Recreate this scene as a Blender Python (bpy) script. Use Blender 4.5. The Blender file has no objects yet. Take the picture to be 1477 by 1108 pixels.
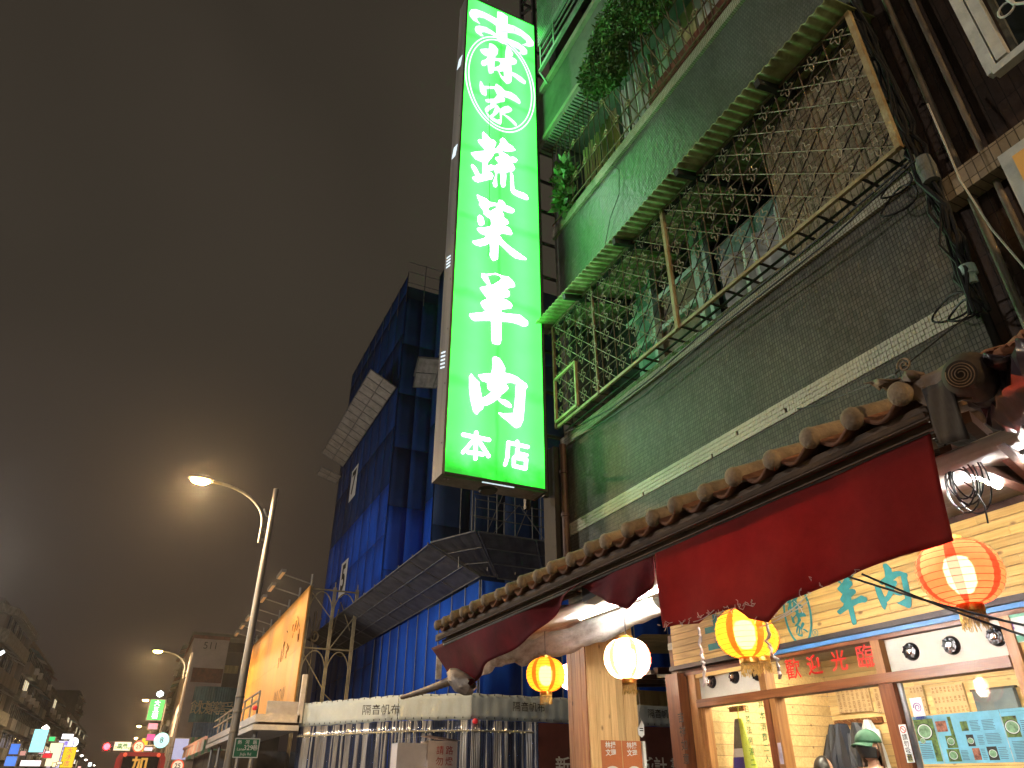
import bpy, bmesh, math, random
from mathutils import Vector, Matrix
from mathutils.geometry import tessellate_polygon
random.seed(7)
S = bpy.context.scene
COL = S.collection

# ---------------------------------------------------------------- camera
PITCH, HEAD, FPX, EYE = math.radians(29.5), math.radians(25.6), 1013.6, 1.5
cam_data = bpy.data.cameras.new('camera')
cam_data.sensor_width = 36.0
cam_data.lens = FPX / 1477 * 36
cam_data.clip_start, cam_data.clip_end = 0.05, 3000
cam = bpy.data.objects.new('camera', cam_data)
COL.objects.link(cam)
cam.location = (0, 0, EYE)
cam.rotation_euler = (math.pi / 2 + PITCH, 0, -HEAD)
S.camera = cam

# ---------------------------------------------------------------- night sky: cloud lit from below by the city
W = bpy.data.worlds.new('World'); S.world = W; W.use_nodes = True
wn, wl = W.node_tree.nodes, W.node_tree.links
bg = wn['Background']
wtc = wn.new('ShaderNodeTexCoord')
wmap = wn.new('ShaderNodeMapping'); wmap.inputs['Scale'].default_value = (1.0, 1.0, 1.2)
wno = wn.new('ShaderNodeTexNoise'); wno.inputs['Scale'].default_value = 1.6; wno.inputs['Detail'].default_value = 2
wno.inputs['Distortion'].default_value = 0.6
wr = wn.new('ShaderNodeValToRGB')
wr.color_ramp.elements[0].position = 0.32; wr.color_ramp.elements[0].color = (0.030, 0.0235, 0.0175, 1)
wr.color_ramp.elements[1].position = 0.68; wr.color_ramp.elements[1].color = (0.041, 0.0315, 0.0235, 1)
wsep = wn.new('ShaderNodeSeparateXYZ')
wr2 = wn.new('ShaderNodeValToRGB')
wr2.color_ramp.elements[0].position = 0.0; wr2.color_ramp.elements[0].color = (0.72, 0.62, 0.66, 1)
wr2.color_ramp.elements[1].position = 0.55; wr2.color_ramp.elements[1].color = (0.95, 0.98, 0.95, 1)
wmx = wn.new('ShaderNodeMix'); wmx.data_type = 'RGBA'; wmx.blend_type = 'MULTIPLY'; wmx.inputs[0].default_value = 1
wl.new(wtc.outputs['Generated'], wmap.inputs[0]); wl.new(wmap.outputs[0], wno.inputs['Vector'])
wl.new(wno.outputs[0], wr.inputs[0]); wl.new(wtc.outputs['Generated'], wsep.inputs[0]); wl.new(wsep.outputs[2], wr2.inputs[0])
wl.new(wr.outputs[0], wmx.inputs[6]); wl.new(wr2.outputs[0], wmx.inputs[7]); wl.new(wmx.outputs[2], bg.inputs[0])
bg.inputs[1].default_value = 1.15

# ---------------------------------------------------------------- exposure
S.view_settings.view_transform = 'Standard'; S.view_settings.look = 'None'
S.view_settings.exposure = 0.0; S.view_settings.gamma = 1.0; S.view_settings.use_curve_mapping = False
S.render.engine = 'CYCLES'
S.cycles.use_denoising = True
S.cycles.max_bounces = 6; S.cycles.diffuse_bounces = 3; S.cycles.glossy_bounces = 3
S.cycles.transmission_bounces = 4; S.cycles.transparent_max_bounces = 10
S.cycles.sample_clamp_indirect = 3.0
S.cycles.use_light_tree = True

# ---------------------------------------------------------------- pixel -> place (places are measured on the photograph)
_sp, _cp, _sh, _ch = math.sin(PITCH), math.cos(PITCH), math.sin(HEAD), math.cos(HEAD)
def ray(px, py):
    dx, dy = px - 738.5, 554 - py
    F = FPX * _cp - dy * _sp; U = FPX * _sp + dy * _cp
    return Vector((F * _sh + dx * _ch, F * _ch - dx * _sh, U))
def at_x(px, py, X):
    r = ray(px, py); k = X / r.x; return Vector((X, r.y * k, EYE + r.z * k))
def at_y(px, py, Y):
    r = ray(px, py); k = Y / r.y; return Vector((r.x * k, Y, EYE + r.z * k))
def at_z(px, py, Z):
    r = ray(px, py); k = (Z - EYE) / r.z; return Vector((r.x * k, r.y * k, Z))

# ---------------------------------------------------------------- materials
MATS = {}
def mat(name, col, rough=0.65, metal=0.0, var=0.25, vscale=3.0, bump=0.15, bscale=60, emit=0.0, ecol=None, streak=False, spec=0.4, rnd=0.0, stretch=None, dirt=None):
    m = bpy.data.materials.new(name); m.use_nodes = True; MATS[name] = m
    n, l = m.node_tree.nodes, m.node_tree.links
    p = n['Principled BSDF']
    p.inputs['Roughness'].default_value = rough; p.inputs['Metallic'].default_value = metal
    p.inputs['Specular IOR Level'].default_value = spec
    g = n.new('ShaderNodeNewGeometry')
    mp = n.new('ShaderNodeMapping'); l.new(g.outputs['Position'], mp.inputs[0])
    if streak: mp.inputs['Scale'].default_value = (1, 1, 0.12)
    if stretch: mp.inputs['Scale'].default_value = stretch
    no = n.new('ShaderNodeTexNoise'); no.inputs['Scale'].default_value = vscale; no.inputs['Detail'].default_value = 6
    no.inputs['Roughness'].default_value = 0.65
    l.new(mp.outputs[0], no.inputs['Vector'])
    r = n.new('ShaderNodeValToRGB'); l.new(no.outputs[0], r.inputs[0])
    d = dirt if dirt else tuple(c * (1 - var) ** 2 for c in col)
    r.color_ramp.elements[0].position = 0.3; r.color_ramp.elements[0].color = (*d, 1)
    r.color_ramp.elements[1].position = 0.7; r.color_ramp.elements[1].color = (*[min(1, c * (1 + var * 0.6)) for c in col], 1)
    out = r.outputs[0]
    if rnd:
        oi = n.new('ShaderNodeObjectInfo')
        mr = n.new('ShaderNodeMapRange'); mr.inputs[3].default_value = 1 - rnd; mr.inputs[4].default_value = 1 + rnd
        l.new(oi.outputs['Random'], mr.inputs[0])
        hv = n.new('ShaderNodeHueSaturation'); l.new(out, hv.inputs['Color']); l.new(mr.outputs[0], hv.inputs['Value'])
        out = hv.outputs[0]
    l.new(out, p.inputs['Base Color'])
    rr = n.new('ShaderNodeMapRange'); rr.inputs[3].default_value = max(0, rough - 0.12); rr.inputs[4].default_value = min(1, rough + 0.12)
    l.new(no.outputs[0], rr.inputs[0]); l.new(rr.outputs[0], p.inputs['Roughness'])
    if bump:
        nb = n.new('ShaderNodeTexNoise'); nb.inputs['Scale'].default_value = bscale; nb.inputs['Detail'].default_value = 4
        l.new(mp.outputs[0], nb.inputs['Vector'])
        b = n.new('ShaderNodeBump'); b.inputs['Strength'].default_value = bump; b.inputs['Distance'].default_value = 0.01
        l.new(nb.outputs[0], b.inputs['Height']); l.new(b.outputs[0], p.inputs['Normal'])
    if emit:
        p.inputs['Emission Color'].default_value = (*(ecol or col), 1); p.inputs['Emission Strength'].default_value = emit
    return m
def glow(name, col, s):
    m = bpy.data.materials.new(name); m.use_nodes = True; MATS[name] = m
    n, l = m.node_tree.nodes, m.node_tree.links
    p = n['Principled BSDF']; p.inputs['Base Color'].default_value = (*[c * 0.6 for c in col], 1); p.inputs['Roughness'].default_value = 0.4
    g = n.new('ShaderNodeNewGeometry'); no = n.new('ShaderNodeTexNoise'); no.inputs['Scale'].default_value = 2.5
    l.new(g.outputs['Position'], no.inputs['Vector'])
    mr = n.new('ShaderNodeMapRange'); mr.inputs[3].default_value = s * 0.8; mr.inputs[4].default_value = s * 1.15
    l.new(no.outputs[0], mr.inputs[0]); l.new(mr.outputs[0], p.inputs['Emission Strength'])
    p.inputs['Emission Color'].default_value = (*col, 1)
    return m
def wood(name, col, dark, axis, rough=0.45, rnd=0.16, knots=True):
    """planed boards: grain drawn out along one axis, knots, each board its own tone"""
    m = bpy.data.materials.new(name); m.use_nodes = True; MATS[name] = m
    n, l = m.node_tree.nodes, m.node_tree.links; p = n['Principled BSDF']
    g = n.new('ShaderNodeNewGeometry'); mp = n.new('ShaderNodeMapping')
    sc = [22, 22, 22]; sc[axis] = 1.3; mp.inputs['Scale'].default_value = sc
    l.new(g.outputs['Position'], mp.inputs[0])
    oi = n.new('ShaderNodeObjectInfo'); ad = n.new('ShaderNodeVectorMath'); ad.operation = 'ADD'
    mu = n.new('ShaderNodeMath'); mu.operation = 'MULTIPLY'; mu.inputs[1].default_value = 57
    l.new(oi.outputs['Random'], mu.inputs[0]); l.new(mp.outputs[0], ad.inputs[0]); l.new(mu.outputs[0], ad.inputs[1])
    no = n.new('ShaderNodeTexNoise'); no.inputs['Scale'].default_value = 1.6; no.inputs['Detail'].default_value = 7; no.inputs['Distortion'].default_value = 0.8
    l.new(ad.outputs[0], no.inputs['Vector'])
    r = n.new('ShaderNodeValToRGB'); l.new(no.outputs[0], r.inputs[0])
    r.color_ramp.elements[0].position = 0.3; r.color_ramp.elements[0].color = (*dark, 1)
    r.color_ramp.elements[1].position = 0.66; r.color_ramp.elements[1].color = (*col, 1)
    out = r.outputs[0]
    if knots:
        k = n.new('ShaderNodeTexVoronoi'); k.inputs['Scale'].default_value = 0.9
        mk = n.new('ShaderNodeMapping'); s2 = [9, 9, 9]; s2[axis] = 5; mk.inputs['Scale'].default_value = s2
        l.new(g.outputs['Position'], mk.inputs[0]); l.new(mk.outputs[0], k.inputs['Vector'])
        kr = n.new('ShaderNodeValToRGB'); kr.color_ramp.elements[0].position = 0.06; kr.color_ramp.elements[0].color = (0.25, 0.15, 0.1, 1)
        kr.color_ramp.elements[1].position = 0.14; kr.color_ramp.elements[1].color = (1, 1, 1, 1)
        l.new(k.outputs['Distance'], kr.inputs[0])
        mx = n.new('ShaderNodeMix'); mx.data_type = 'RGBA'; mx.blend_type = 'MULTIPLY'; mx.inputs[0].default_value = 0.8
        l.new(out, mx.inputs[6]); l.new(kr.outputs[0], mx.inputs[7]); out = mx.outputs[2]
    mr = n.new('ShaderNodeMapRange'); mr.inputs[3].default_value = 1 - rnd; mr.inputs[4].default_value = 1 + rnd
    l.new(oi.outputs['Random'], mr.inputs[0])
    hv = n.new('ShaderNodeHueSaturation'); l.new(out, hv.inputs['Color']); l.new(mr.outputs[0], hv.inputs['Value'])
    l.new(hv.outputs[0], p.inputs['Base Color']); p.inputs['Roughness'].default_value = rough
    b = n.new('ShaderNodeBump'); b.inputs['Strength'].default_value = 0.25; b.inputs['Distance'].default_value = 0.004
    l.new(no.outputs[0], b.inputs['Height']); l.new(b.outputs[0], p.inputs['Normal'])
    return m
def tile(name, col, grout, tw, th, rough=0.55, offset=0.0, var=0.35, bump=1.0, spec=0.25):
    """small mosaic on a wall that faces -X (read along Y and Z) with grime over it"""
    m = bpy.data.materials.new(name); m.use_nodes = True; MATS[name] = m
    n, l = m.node_tree.nodes, m.node_tree.links; p = n['Principled BSDF']
    g = n.new('ShaderNodeNewGeometry'); s = n.new('ShaderNodeSeparateXYZ'); c = n.new('ShaderNodeCombineXYZ')
    l.new(g.outputs['Position'], s.inputs[0]); l.new(s.outputs[1], c.inputs[0]); l.new(s.outputs[2], c.inputs[1])
    b = n.new('ShaderNodeTexBrick'); l.new(c.outputs[0], b.inputs['Vector'])
    b.offset = offset; b.inputs['Scale'].default_value = 1; b.inputs['Brick Width'].default_value = tw; b.inputs['Row Height'].default_value = th
    b.inputs['Mortar Size'].default_value = 0.0028; b.inputs['Mortar Smooth'].default_value = 0.3; b.inputs['Bias'].default_value = 0
    b.inputs['Color1'].default_value = (*col, 1); b.inputs['Color2'].default_value = (*[x * (1 - var) for x in col], 1); b.inputs['Mortar'].default_value = (*grout, 1)
    no = n.new('ShaderNodeTexNoise'); no.inputs['Scale'].default_value = 1.1; no.inputs['Detail'].default_value = 7; no.inputs['Roughness'].default_value = 0.7
    mp = n.new('ShaderNodeMapping'); mp.inputs['Scale'].default_value = (1, 1, 0.5); l.new(g.outputs['Position'], mp.inputs[0]); l.new(mp.outputs[0], no.inputs['Vector'])
    r = n.new('ShaderNodeValToRGB'); r.color_ramp.elements[0].position = 0.3; r.color_ramp.elements[0].color = (0.45, 0.42, 0.38, 1)
    r.color_ramp.elements[1].position = 0.62; r.color_ramp.elements[1].color = (1, 1, 1, 1); l.new(no.outputs[0], r.inputs[0])
    mx = n.new('ShaderNodeMix'); mx.data_type = 'RGBA'; mx.blend_type = 'MULTIPLY'; mx.inputs[0].default_value = 1
    l.new(b.outputs['Color'], mx.inputs[6]); l.new(r.outputs[0], mx.inputs[7]); l.new(mx.outputs[2], p.inputs['Base Color'])
    p.inputs['Roughness'].default_value = rough; p.inputs['Specular IOR Level'].default_value = spec
    nb = n.new('ShaderNodeTexNoise'); nb.inputs['Scale'].default_value = 14; l.new(g.outputs['Position'], nb.inputs['Vector'])
    iv = n.new('ShaderNodeMath'); iv.operation = 'MULTIPLY_ADD'; iv.inputs[1].default_value = -1; l.new(b.outputs['Fac'], iv.inputs[0]); l.new(nb.outputs[0], iv.inputs[2])
    bp = n.new('ShaderNodeBump'); bp.inputs['Strength'].default_value = bump; bp.inputs['Distance'].default_value = 0.006
    l.new(iv.outputs[0], bp.inputs['Height']); l.new(bp.outputs[0], p.inputs['Normal'])
    return m

# ---------------------------------------------------------------- mesh helpers
class MB:
    def __init__(s): s.v = []; s.f = []; s.mi = []; s.cur = 0
    def add(s, vs, fs):
        o = len(s.v); s.v += [Vector(v) for v in vs]
        for f in fs: s.f.append([i + o for i in f]); s.mi.append(s.cur)
        return s
    def box(s, x0, x1, y0, y1, z0, z1):
        return s.add([(x0,y0,z0),(x1,y0,z0),(x1,y1,z0),(x0,y1,z0),(x0,y0,z1),(x1,y0,z1),(x1,y1,z1),(x0,y1,z1)],
                     [(3,2,1,0),(4,5,6,7),(0,1,5,4),(1,2,6,5),(2,3,7,6),(3,0,4,7)])
    def beam(s, p, q, w, h=None, up=(0, 0, 1)):
        p, q = Vector(p), Vector(q); d = (q - p).normalized(); up = Vector(up)
        if abs(d.dot(up)) > 0.98: up = Vector((1, 0, 0))
        a = d.cross(up).normalized() * (w / 2); b = d.cross(a).normalized() * ((h or w) / 2)
        vs = [p-a-b, p+a-b, p+a+b, p-a+b, q-a-b, q+a-b, q+a+b, q-a+b]
        return s.add(vs, [(3,2,1,0),(4,5,6,7),(0,1,5,4),(1,2,6,5),(2,3,7,6),(3,0,4,7)])
    def tube(s, pts, r, n=6, closed=False):
        pts = [Vector(p) for p in pts]; N = len(pts); vs = []; prev = None
        for i, p in enumerate(pts):
            if closed: d = pts[(i+1) % N] - pts[i-1]
            else: d = pts[min(i+1, N-1)] - pts[max(i-1, 0)]
            d = d.normalized() if d.length > 1e-9 else Vector((0,0,1))
            if prev is None: a = d.orthogonal().normalized()
            else:
                a = prev - d * prev.dot(d); a = a.normalized() if a.length > 1e-6 else d.orthogonal().normalized()
            prev = a; b = d.cross(a); rr = r[i] if isinstance(r, (list, tuple)) else r
            for k in range(n):
                t = 2*math.pi*k/n; vs.append(p + a*(rr*math.cos(t)) + b*(rr*math.sin(t)))
        fs = []
        for i in range(N if closed else N-1):
            j = (i+1) % N
            for k in range(n): fs.append((i*n+k, i*n+(k+1) % n, j*n+(k+1) % n, j*n+k))
        if not closed: fs += [tuple(range(n))[::-1], tuple((N-1)*n+k for k in range(n))]
        return s.add(vs, fs)
    def lathe(s, c, prof, n=24, axis=(0, 0, 1)):
        c = Vector(c); ax = Vector(axis).normalized(); a = ax.orthogonal().normalized(); b = ax.cross(a); vs = []
        for r, h in prof:
            for k in range(n):
                t = 2*math.pi*k/n; vs.append(c + ax*h + a*(r*math.cos(t)) + b*(r*math.sin(t)))
        fs = [(i*n+k, i*n+(k+1) % n, (i+1)*n+(k+1) % n, (i+1)*n+k) for i in range(len(prof)-1) for k in range(n)]
        if prof[0][0] > 1e-4: fs.append(tuple(range(n))[::-1])
        if prof[-1][0] > 1e-4: fs.append(tuple((len(prof)-1)*n+k for k in range(n)))
        return s.add(vs, fs)
    def grid(s, rows):
        n = len(rows[0])
        return s.add([p for r in rows for p in r], [(i*n+k, i*n+k+1, (i+1)*n+k+1, (i+1)*n+k) for i in range(len(rows)-1) for k in range(n-1)])
    def prism(s, loops, off):
        """loops[0] outline, the rest holes (3D points in one plane); off = thickness vector"""
        loops = [[Vector(p) for p in lp] for lp in loops]; off = Vector(off)
        flat = [p for lp in loops for p in lp]; n = len(flat)
        tris = tessellate_polygon(loops)
        s.add(flat + [p + off for p in flat], [tuple(t) for t in tris] + [tuple(i + n for i in t[::-1]) for t in tris])
        o = len(s.v) - 2*n; b = 0
        for lp in loops:
            m = len(lp)
            for i in range(m): s.f.append([o+b+i, o+b+(i+1) % m, o+n+b+(i+1) % m, o+n+b+i]); s.mi.append(s.cur)
            b += m
        return s
    def build(s, name, material, parent=None, smooth=False, recalc=True):
        me = bpy.data.meshes.new(name)
        base = parent['_w'] if parent is not None else None
        org = Vector(base) if base is not None else Vector((0, 0, 0))
        me.from_pydata([v - org for v in s.v], [], s.f)
        ms = material if isinstance(material, (list, tuple)) else [material]
        for m in ms: me.materials.append(MATS[m] if isinstance(m, str) else m)
        if len(ms) > 1: me.polygons.foreach_set('material_index', s.mi)
        if recalc:
            bm = bmesh.new(); bm.from_mesh(me); bmesh.ops.recalc_face_normals(bm, faces=bm.faces); bm.to_mesh(me); bm.free()
        if smooth:
            me.polygons.foreach_set('use_smooth', [True] * len(me.polygons))
            me.set_sharp_from_angle(angle=math.radians(42))
        o = bpy.data.objects.new(name, me); COL.objects.link(o)
        if parent is not None: o.parent = parent
        o['_w'] = tuple(org)
        return o
def B(x0, x1, y0, y1, z0, z1): return MB().box(min(x0,x1), max(x0,x1), min(y0,y1), max(y0,y1), min(z0,z1), max(z0,z1))
def thing(name, label, cat, loc, group=None):
    o = bpy.data.objects.new(name, None); COL.objects.link(o); o.location = loc; o['_w'] = tuple(loc)
    o.empty_display_size = 0.1
    o['label'] = label; o['category'] = cat
    if group: o['group'] = group
    return o
def tag(o, label=None, cat=None, group=None, kind=None):
    for k, v in (('label', label), ('category', cat), ('group', group), ('kind', kind)):
        if v: o[k] = v
    return o
KIDS = {}
def kids(o): return [c for c in bpy.data.objects if c.parent == o]
def copy_tree(o, parent=None):
    c = o.copy(); COL.objects.link(c)
    if parent is not None: c.parent = parent
    for ch in kids(o): copy_tree(ch, c)
    return c
def share(o, dv, parent=None):
    """another piece with the same mesh, moved by dv"""
    c = o.copy(); COL.objects.link(c); c.location = o.location + Vector(dv)
    if parent is not None: c.parent = parent
    return c
def solid(o, t, off=0.0):
    m = o.modifiers.new('thick', 'SOLIDIFY'); m.thickness = t; m.offset = off; return o
_txt = {}
def text_pts(body, bold=0.0):
    key = (body, bold)
    if key not in _txt:
        c = bpy.data.curves.new('t', 'FONT'); c.body = body; c.size = 1; c.offset = bold; c.resolution_u = 3
        c.align_x = 'CENTER'; c.align_y = 'CENTER'
        o = bpy.data.objects.new('t', c); COL.objects.link(o)
        dg = bpy.context.evaluated_depsgraph_get(); m = o.evaluated_get(dg).to_mesh()
        _txt[key] = ([v.co.copy() for v in m.vertices], [tuple(p.vertices) for p in m.polygons])
        bpy.data.objects.remove(o)
    return _txt[key]
def text(mb, body, c, u, v, size, bold=0.0):
    """flat lettering centred on c; u = reading direction, v = up of the letters"""
    vs, fs = text_pts(body, bold); c, u, v = Vector(c), Vector(u), Vector(v)
    return mb.add([c + u*(p.x*size) + v*(p.y*size) for p in vs], fs)
def vtext(mb, body, top, u, v, size, pitch, bold=0.0):
    for i, chx in enumerate(body):
        if chx != ' ': text(mb, chx, Vector(top) - Vector(v)*(pitch*(i+0.5)), u, v, size, bold)
    return mb
def sag(p, q, d, n=10):
    p, q = Vector(p), Vector(q); out = []
    for i in range(n+1):
        t = i/n; w = p.lerp(q, t); w.z -= d*4*t*(1-t); out.append(w)
    return out

# ================================================================ MATERIALS
tile('tile_dark', (0.17, 0.15, 0.125), (0.05, 0.045, 0.04), 0.024, 0.038)
tile('tile_grey', (0.165, 0.17, 0.16), (0.06, 0.06, 0.055), 0.027, 0.042, offset=0.5, var=0.3, rough=0.38, spec=0.5, bump=1.6)
tile('tile_sill', (0.58, 0.54, 0.43), (0.16, 0.13, 0.08), 0.024, 0.034, var=0.2)
tile('tile_tan', (0.42, 0.34, 0.23), (0.1, 0.08, 0.05), 0.05, 0.1, var=0.3)
tile('tile_brown', (0.075, 0.045, 0.032), (0.03, 0.02, 0.016), 0.06, 0.22, var=0.35, rough=0.5)
mat('tile_cream', (0.62, 0.57, 0.44), 0.4, var=0.2, vscale=1.5, bump=0.1, rnd=0.0)
mat('grout', (0.09, 0.075, 0.05), 0.9)
mat('concrete', (0.15, 0.16, 0.145), 0.85, var=0.35, vscale=1.4, bump=0.4, bscale=45)
mat('concrete_dark', (0.1, 0.1, 0.1), 0.9, var=0.4, vscale=1.0, bump=0.4, bscale=30)
mat('trim_pale', (0.32, 0.31, 0.25), 0.7, var=0.3, vscale=3)
mat('rust_bar', (0.17, 0.125, 0.085), 0.7, 0.2, var=0.5, vscale=9, bump=0.4, dirt=(0.1, 0.045, 0.02))
mat('grille_bar', (0.36, 0.33, 0.26), 0.6, 0.2, var=0.4, vscale=9, bump=0.3, dirt=(0.14, 0.09, 0.05))
mat('yellow_bar', (0.36, 0.31, 0.18), 0.6, 0.1, var=0.4, vscale=7, bump=0.3, dirt=(0.25, 0.15, 0.06))
mat('dark_iron', (0.035, 0.033, 0.03), 0.6, 0.3, var=0.4, vscale=6)
mat('awning_green', (0.44, 0.52, 0.24), 0.5, var=0.4, vscale=5, bump=0.2, dirt=(0.14, 0.15, 0.05))
mat('soffit', (0.27, 0.29, 0.26), 0.6, var=0.2)
mat('alum', (0.34, 0.35, 0.36), 0.35, 0.5, var=0.2, vscale=5)
mat('teal_panel', (0.16, 0.27, 0.24), 0.5, var=0.3, vscale=2)
mat('teal_frame', (0.38, 0.52, 0.46), 0.5, var=0.25, vscale=4)
mat('brown_panel', (0.16, 0.12, 0.08), 0.6, var=0.3, vscale=2)
mat('cloth_white', (0.62, 0.62, 0.6), 0.85, var=0.2, vscale=3, bump=0.1)
mat('cloth_yellow', (0.52, 0.45, 0.22), 0.7, var=0.4, vscale=4, streak=True)
mat('red_brown', (0.2, 0.06, 0.04), 0.6, var=0.4)
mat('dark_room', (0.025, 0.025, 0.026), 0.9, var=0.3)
mat('cable_black', (0.012, 0.012, 0.012), 0.5, var=0.2)
mat('cable_white', (0.5, 0.46, 0.38), 0.6, var=0.2)
mat('pipe_tan', (0.17, 0.135, 0.1), 0.55, var=0.3, vscale=4)
mat('white_frame', (0.55, 0.55, 0.52), 0.5, var=0.2, vscale=5)
mat('leaf_a', (0.08, 0.19, 0.045), 0.5, var=0.5, vscale=7)
mat('leaf_b', (0.12, 0.24, 0.05), 0.5, var=0.5, vscale=7)
mat('twig', (0.16, 0.11, 0.06), 0.8)
mat('asphalt', (0.05, 0.05, 0.052), 0.7, var=0.35, vscale=2, bump=0.5, bscale=120)
mat('paving', (0.2, 0.19, 0.18), 0.7, var=0.3, vscale=2, bump=0.3)
mat('road_paint', (0.7, 0.7, 0.68), 0.6)
def glass_mat(name, tint=(1, 1, 1), refl=0.1):
    m = bpy.data.materials.new(name); m.use_nodes = True; MATS[name] = m
    n, l = m.node_tree.nodes, m.node_tree.links; o = n['Material Output']; n.remove(n['Principled BSDF'])
    t = n.new('ShaderNodeBsdfTransparent'); t.inputs[0].default_value = (*tint, 1)
    g = n.new('ShaderNodeBsdfGlossy'); g.inputs['Roughness'].default_value = 0.03
    f = n.new('ShaderNodeValue'); f.outputs[0].default_value = refl
    x = n.new('ShaderNodeMixShader'); l.new(f.outputs[0], x.inputs[0]); l.new(t.outputs[0], x.inputs[1]); l.new(g.outputs[0], x.inputs[2])
    l.new(x.outputs[0], o.inputs[0]); return m
glass_mat('glass', (0.97, 0.98, 0.97), 0.045)

# ================================================================ GROUND
g = B(-220, 260, -60, 700, -0.5, 0.0).build('ground', 'asphalt'); tag(g, kind='structure')
g = B(-9.6, 2.4, -60, 650, 0.0, 0.004).build('road', 'asphalt'); tag(g, kind='structure')
mk = MB()
for i in range(60): mk.box(-3.7, -3.55, -50 + i*10, -46 + i*10, 0.004, 0.008)
mk.box(2.1, 2.22, -60, 600, 0.004, 0.008)
tag(mk.build('road_marking', 'road_paint'), kind='structure')
tag(B(2.5, 9.0, -8, 7.2, 0.0, 0.15).build('pavement', 'paving'), kind='structure')
tag(B(-14, -9.7, -60, 600, 0.0, 0.13).build('pavement', 'paving'), kind='structure')
tag(B(2.5, 3.3, 7.2, 400, 0.0, 0.13).build('kerb', 'paving'), kind='structure')

# ================================================================ APARTMENT BUILDING ABOVE THE SHOP
FX, YN, YF = 3.8, 1.8, 6.55            # facade plane, near end, far end
apt = thing('apartment_building', 'old tiled apartment block rising above the lamb restaurant with barred balconies', 'building', (FX, 4.2, 0))
B(FX, FX+0.22, YN, YF, 3.2, 3.82).build('wall', 'tile_dark', apt)
B(FX+0.004, FX+0.22, YN, YF, 3.82, 3.965).build('band_backing', 'grout', apt)
tb = MB()                               # the pale mosaic band, tile by tile
ty = YN + 0.012
while ty < YF - 0.03:
    for r in range(4):
        j = random.uniform(-0.0015, 0.0015)
        x0 = FX - 0.006 + j; z0 = 3.823 + r*0.0355
        if random.random() > 0.006: tb.box(x0, FX+0.004, ty, ty+0.0205, z0, z0+0.031)
    ty += 0.0245
tag(tb.build('band_tile', 'tile_cream', apt), kind='stuff')
B(FX, FX+0.22, YN, YF, 3.965, 4.88).build('wall', 'tile_dark', apt)
B(FX-0.03, FX+0.3, YN, YF, 4.88, 5.01).build('sill', 'tile_sill', apt)
B(FX, FX+0.2, YN, 2.92, 5.01, 6.55).build('wall', 'tile_tan', apt)
B(FX, FX+0.22, YN, YF, 6.6, 8.07).build('wall', 'tile_grey', apt)
B(FX-0.04, FX+0.3, YN, YF, 8.07, 8.21).build('sill', 'tile_sill', apt)
B(3.56, 3.8, YN, YF, 9.8, 10.72).build('wall', 'concrete', apt)
B(3.53, 3.85, YN, YF, 9.72, 9.8).build('trim', 'trim_pale', apt)
B(3.5, 3.85, YN, YF, 10.72, 10.84).build('trim', 'trim_pale', apt)
B(FX, FX+0.22, YN, YF, 13.6, 17.5).build('wall', 'tile_grey', apt)
B(FX+0.02, 12, YF-0.22, YF-0.004, 3.2, 17.5).build('side_wall', 'concrete_dark', apt)
B(FX+0.02, 12, YN+0.004, YN+0.2, 3.2, 17.5).build('side_wall', 'concrete_dark', apt)
B(FX-0.1, 12, YN, YF, 17.5, 17.7).build('roof', 'concrete_dark', apt)
for z0 in (3.9, 6.85, 10.3, 13.4): B(FX+0.24, 12, YN+0.21, YF-0.23, z0, z0+0.12).build('floor_slab', 'concrete_dark', apt)
# second storey: loggia behind the grille
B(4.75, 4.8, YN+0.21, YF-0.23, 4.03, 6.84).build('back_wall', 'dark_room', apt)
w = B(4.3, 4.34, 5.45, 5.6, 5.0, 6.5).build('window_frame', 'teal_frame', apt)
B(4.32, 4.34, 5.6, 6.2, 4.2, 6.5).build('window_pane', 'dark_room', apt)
B(4.24, 4.3, 5.06, 5.45, 4.1, 6.55).build('panel', 'teal_panel', apt)
B(4.22, 4.27, 4.3, 5.05, 4.1, 6.2).build('panel', 'brown_panel', apt)
for y0, yw in ((5.02, 0.05), (4.25, 0.07), (4.12, 0.05)): B(4.12, 4.2, y0, y0+yw, 4.1, 6.6).build('window_frame', 'teal_frame', apt)
for z0 in (5.75, 6.15): MB().beam((4.2, 5.6, z0), (4.2, 4.2, z0), 0.06).build('window_frame', 'teal_frame', apt)
B(4.24, 4.29, 3.25, 4.1, 4.1, 6.2).build('panel', 'teal_panel', apt)
c = MB().grid([[(4.1 + 0.03*math.sin(k*1.9) + 0.01*math.sin(k*.7+i), 3.05 + k*0.045, 5.02 + i*0.16 - (0.02*k if i == 6 else 0)) for k in range(20)] for i in range(7)]).build('hung_sheet', 'cloth_white', apt, True)
solid(c, 0.006)
B(3.98, 4.02, 2.9, 3.0, 5.01, 6.5).build('door_frame', 'dark_iron', apt)
# third storey behind the bars
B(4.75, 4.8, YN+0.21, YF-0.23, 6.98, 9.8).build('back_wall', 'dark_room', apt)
for k in range(6):
    c = MB().grid([[(4.02 + 0.018*math.sin(q*2.1), 5.15 + k*0.15 + q*0.019, 8.2 + i*0.3) for q in range(8)] for i in range(5)]).build('blind_strip', 'cloth_yellow', apt, True); solid(c, 0.006)
for k in range(5):
    c = MB().grid([[(4.05 + 0.02*math.sin(q*1.7+k), 4.3 + k*0.16 + q*0.0205, 8.3 + i*0.32) for q in range(8)] for i in range(5)]).build('curtain', 'cloth_white', apt, True); solid(c, 0.006)
for k in range(9):
    B(4.0, 4.03, 2.1 + k*0.24, 2.31 + k*0.24, 8.3, 9.4).build('screen_board', 'cloth_white' if k % 3 else 'cloth_yellow', apt)
B(3.92, 3.99, 1.95, 4.4, 8.52, 8.72).build('window_rail', 'red_brown', apt)
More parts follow.
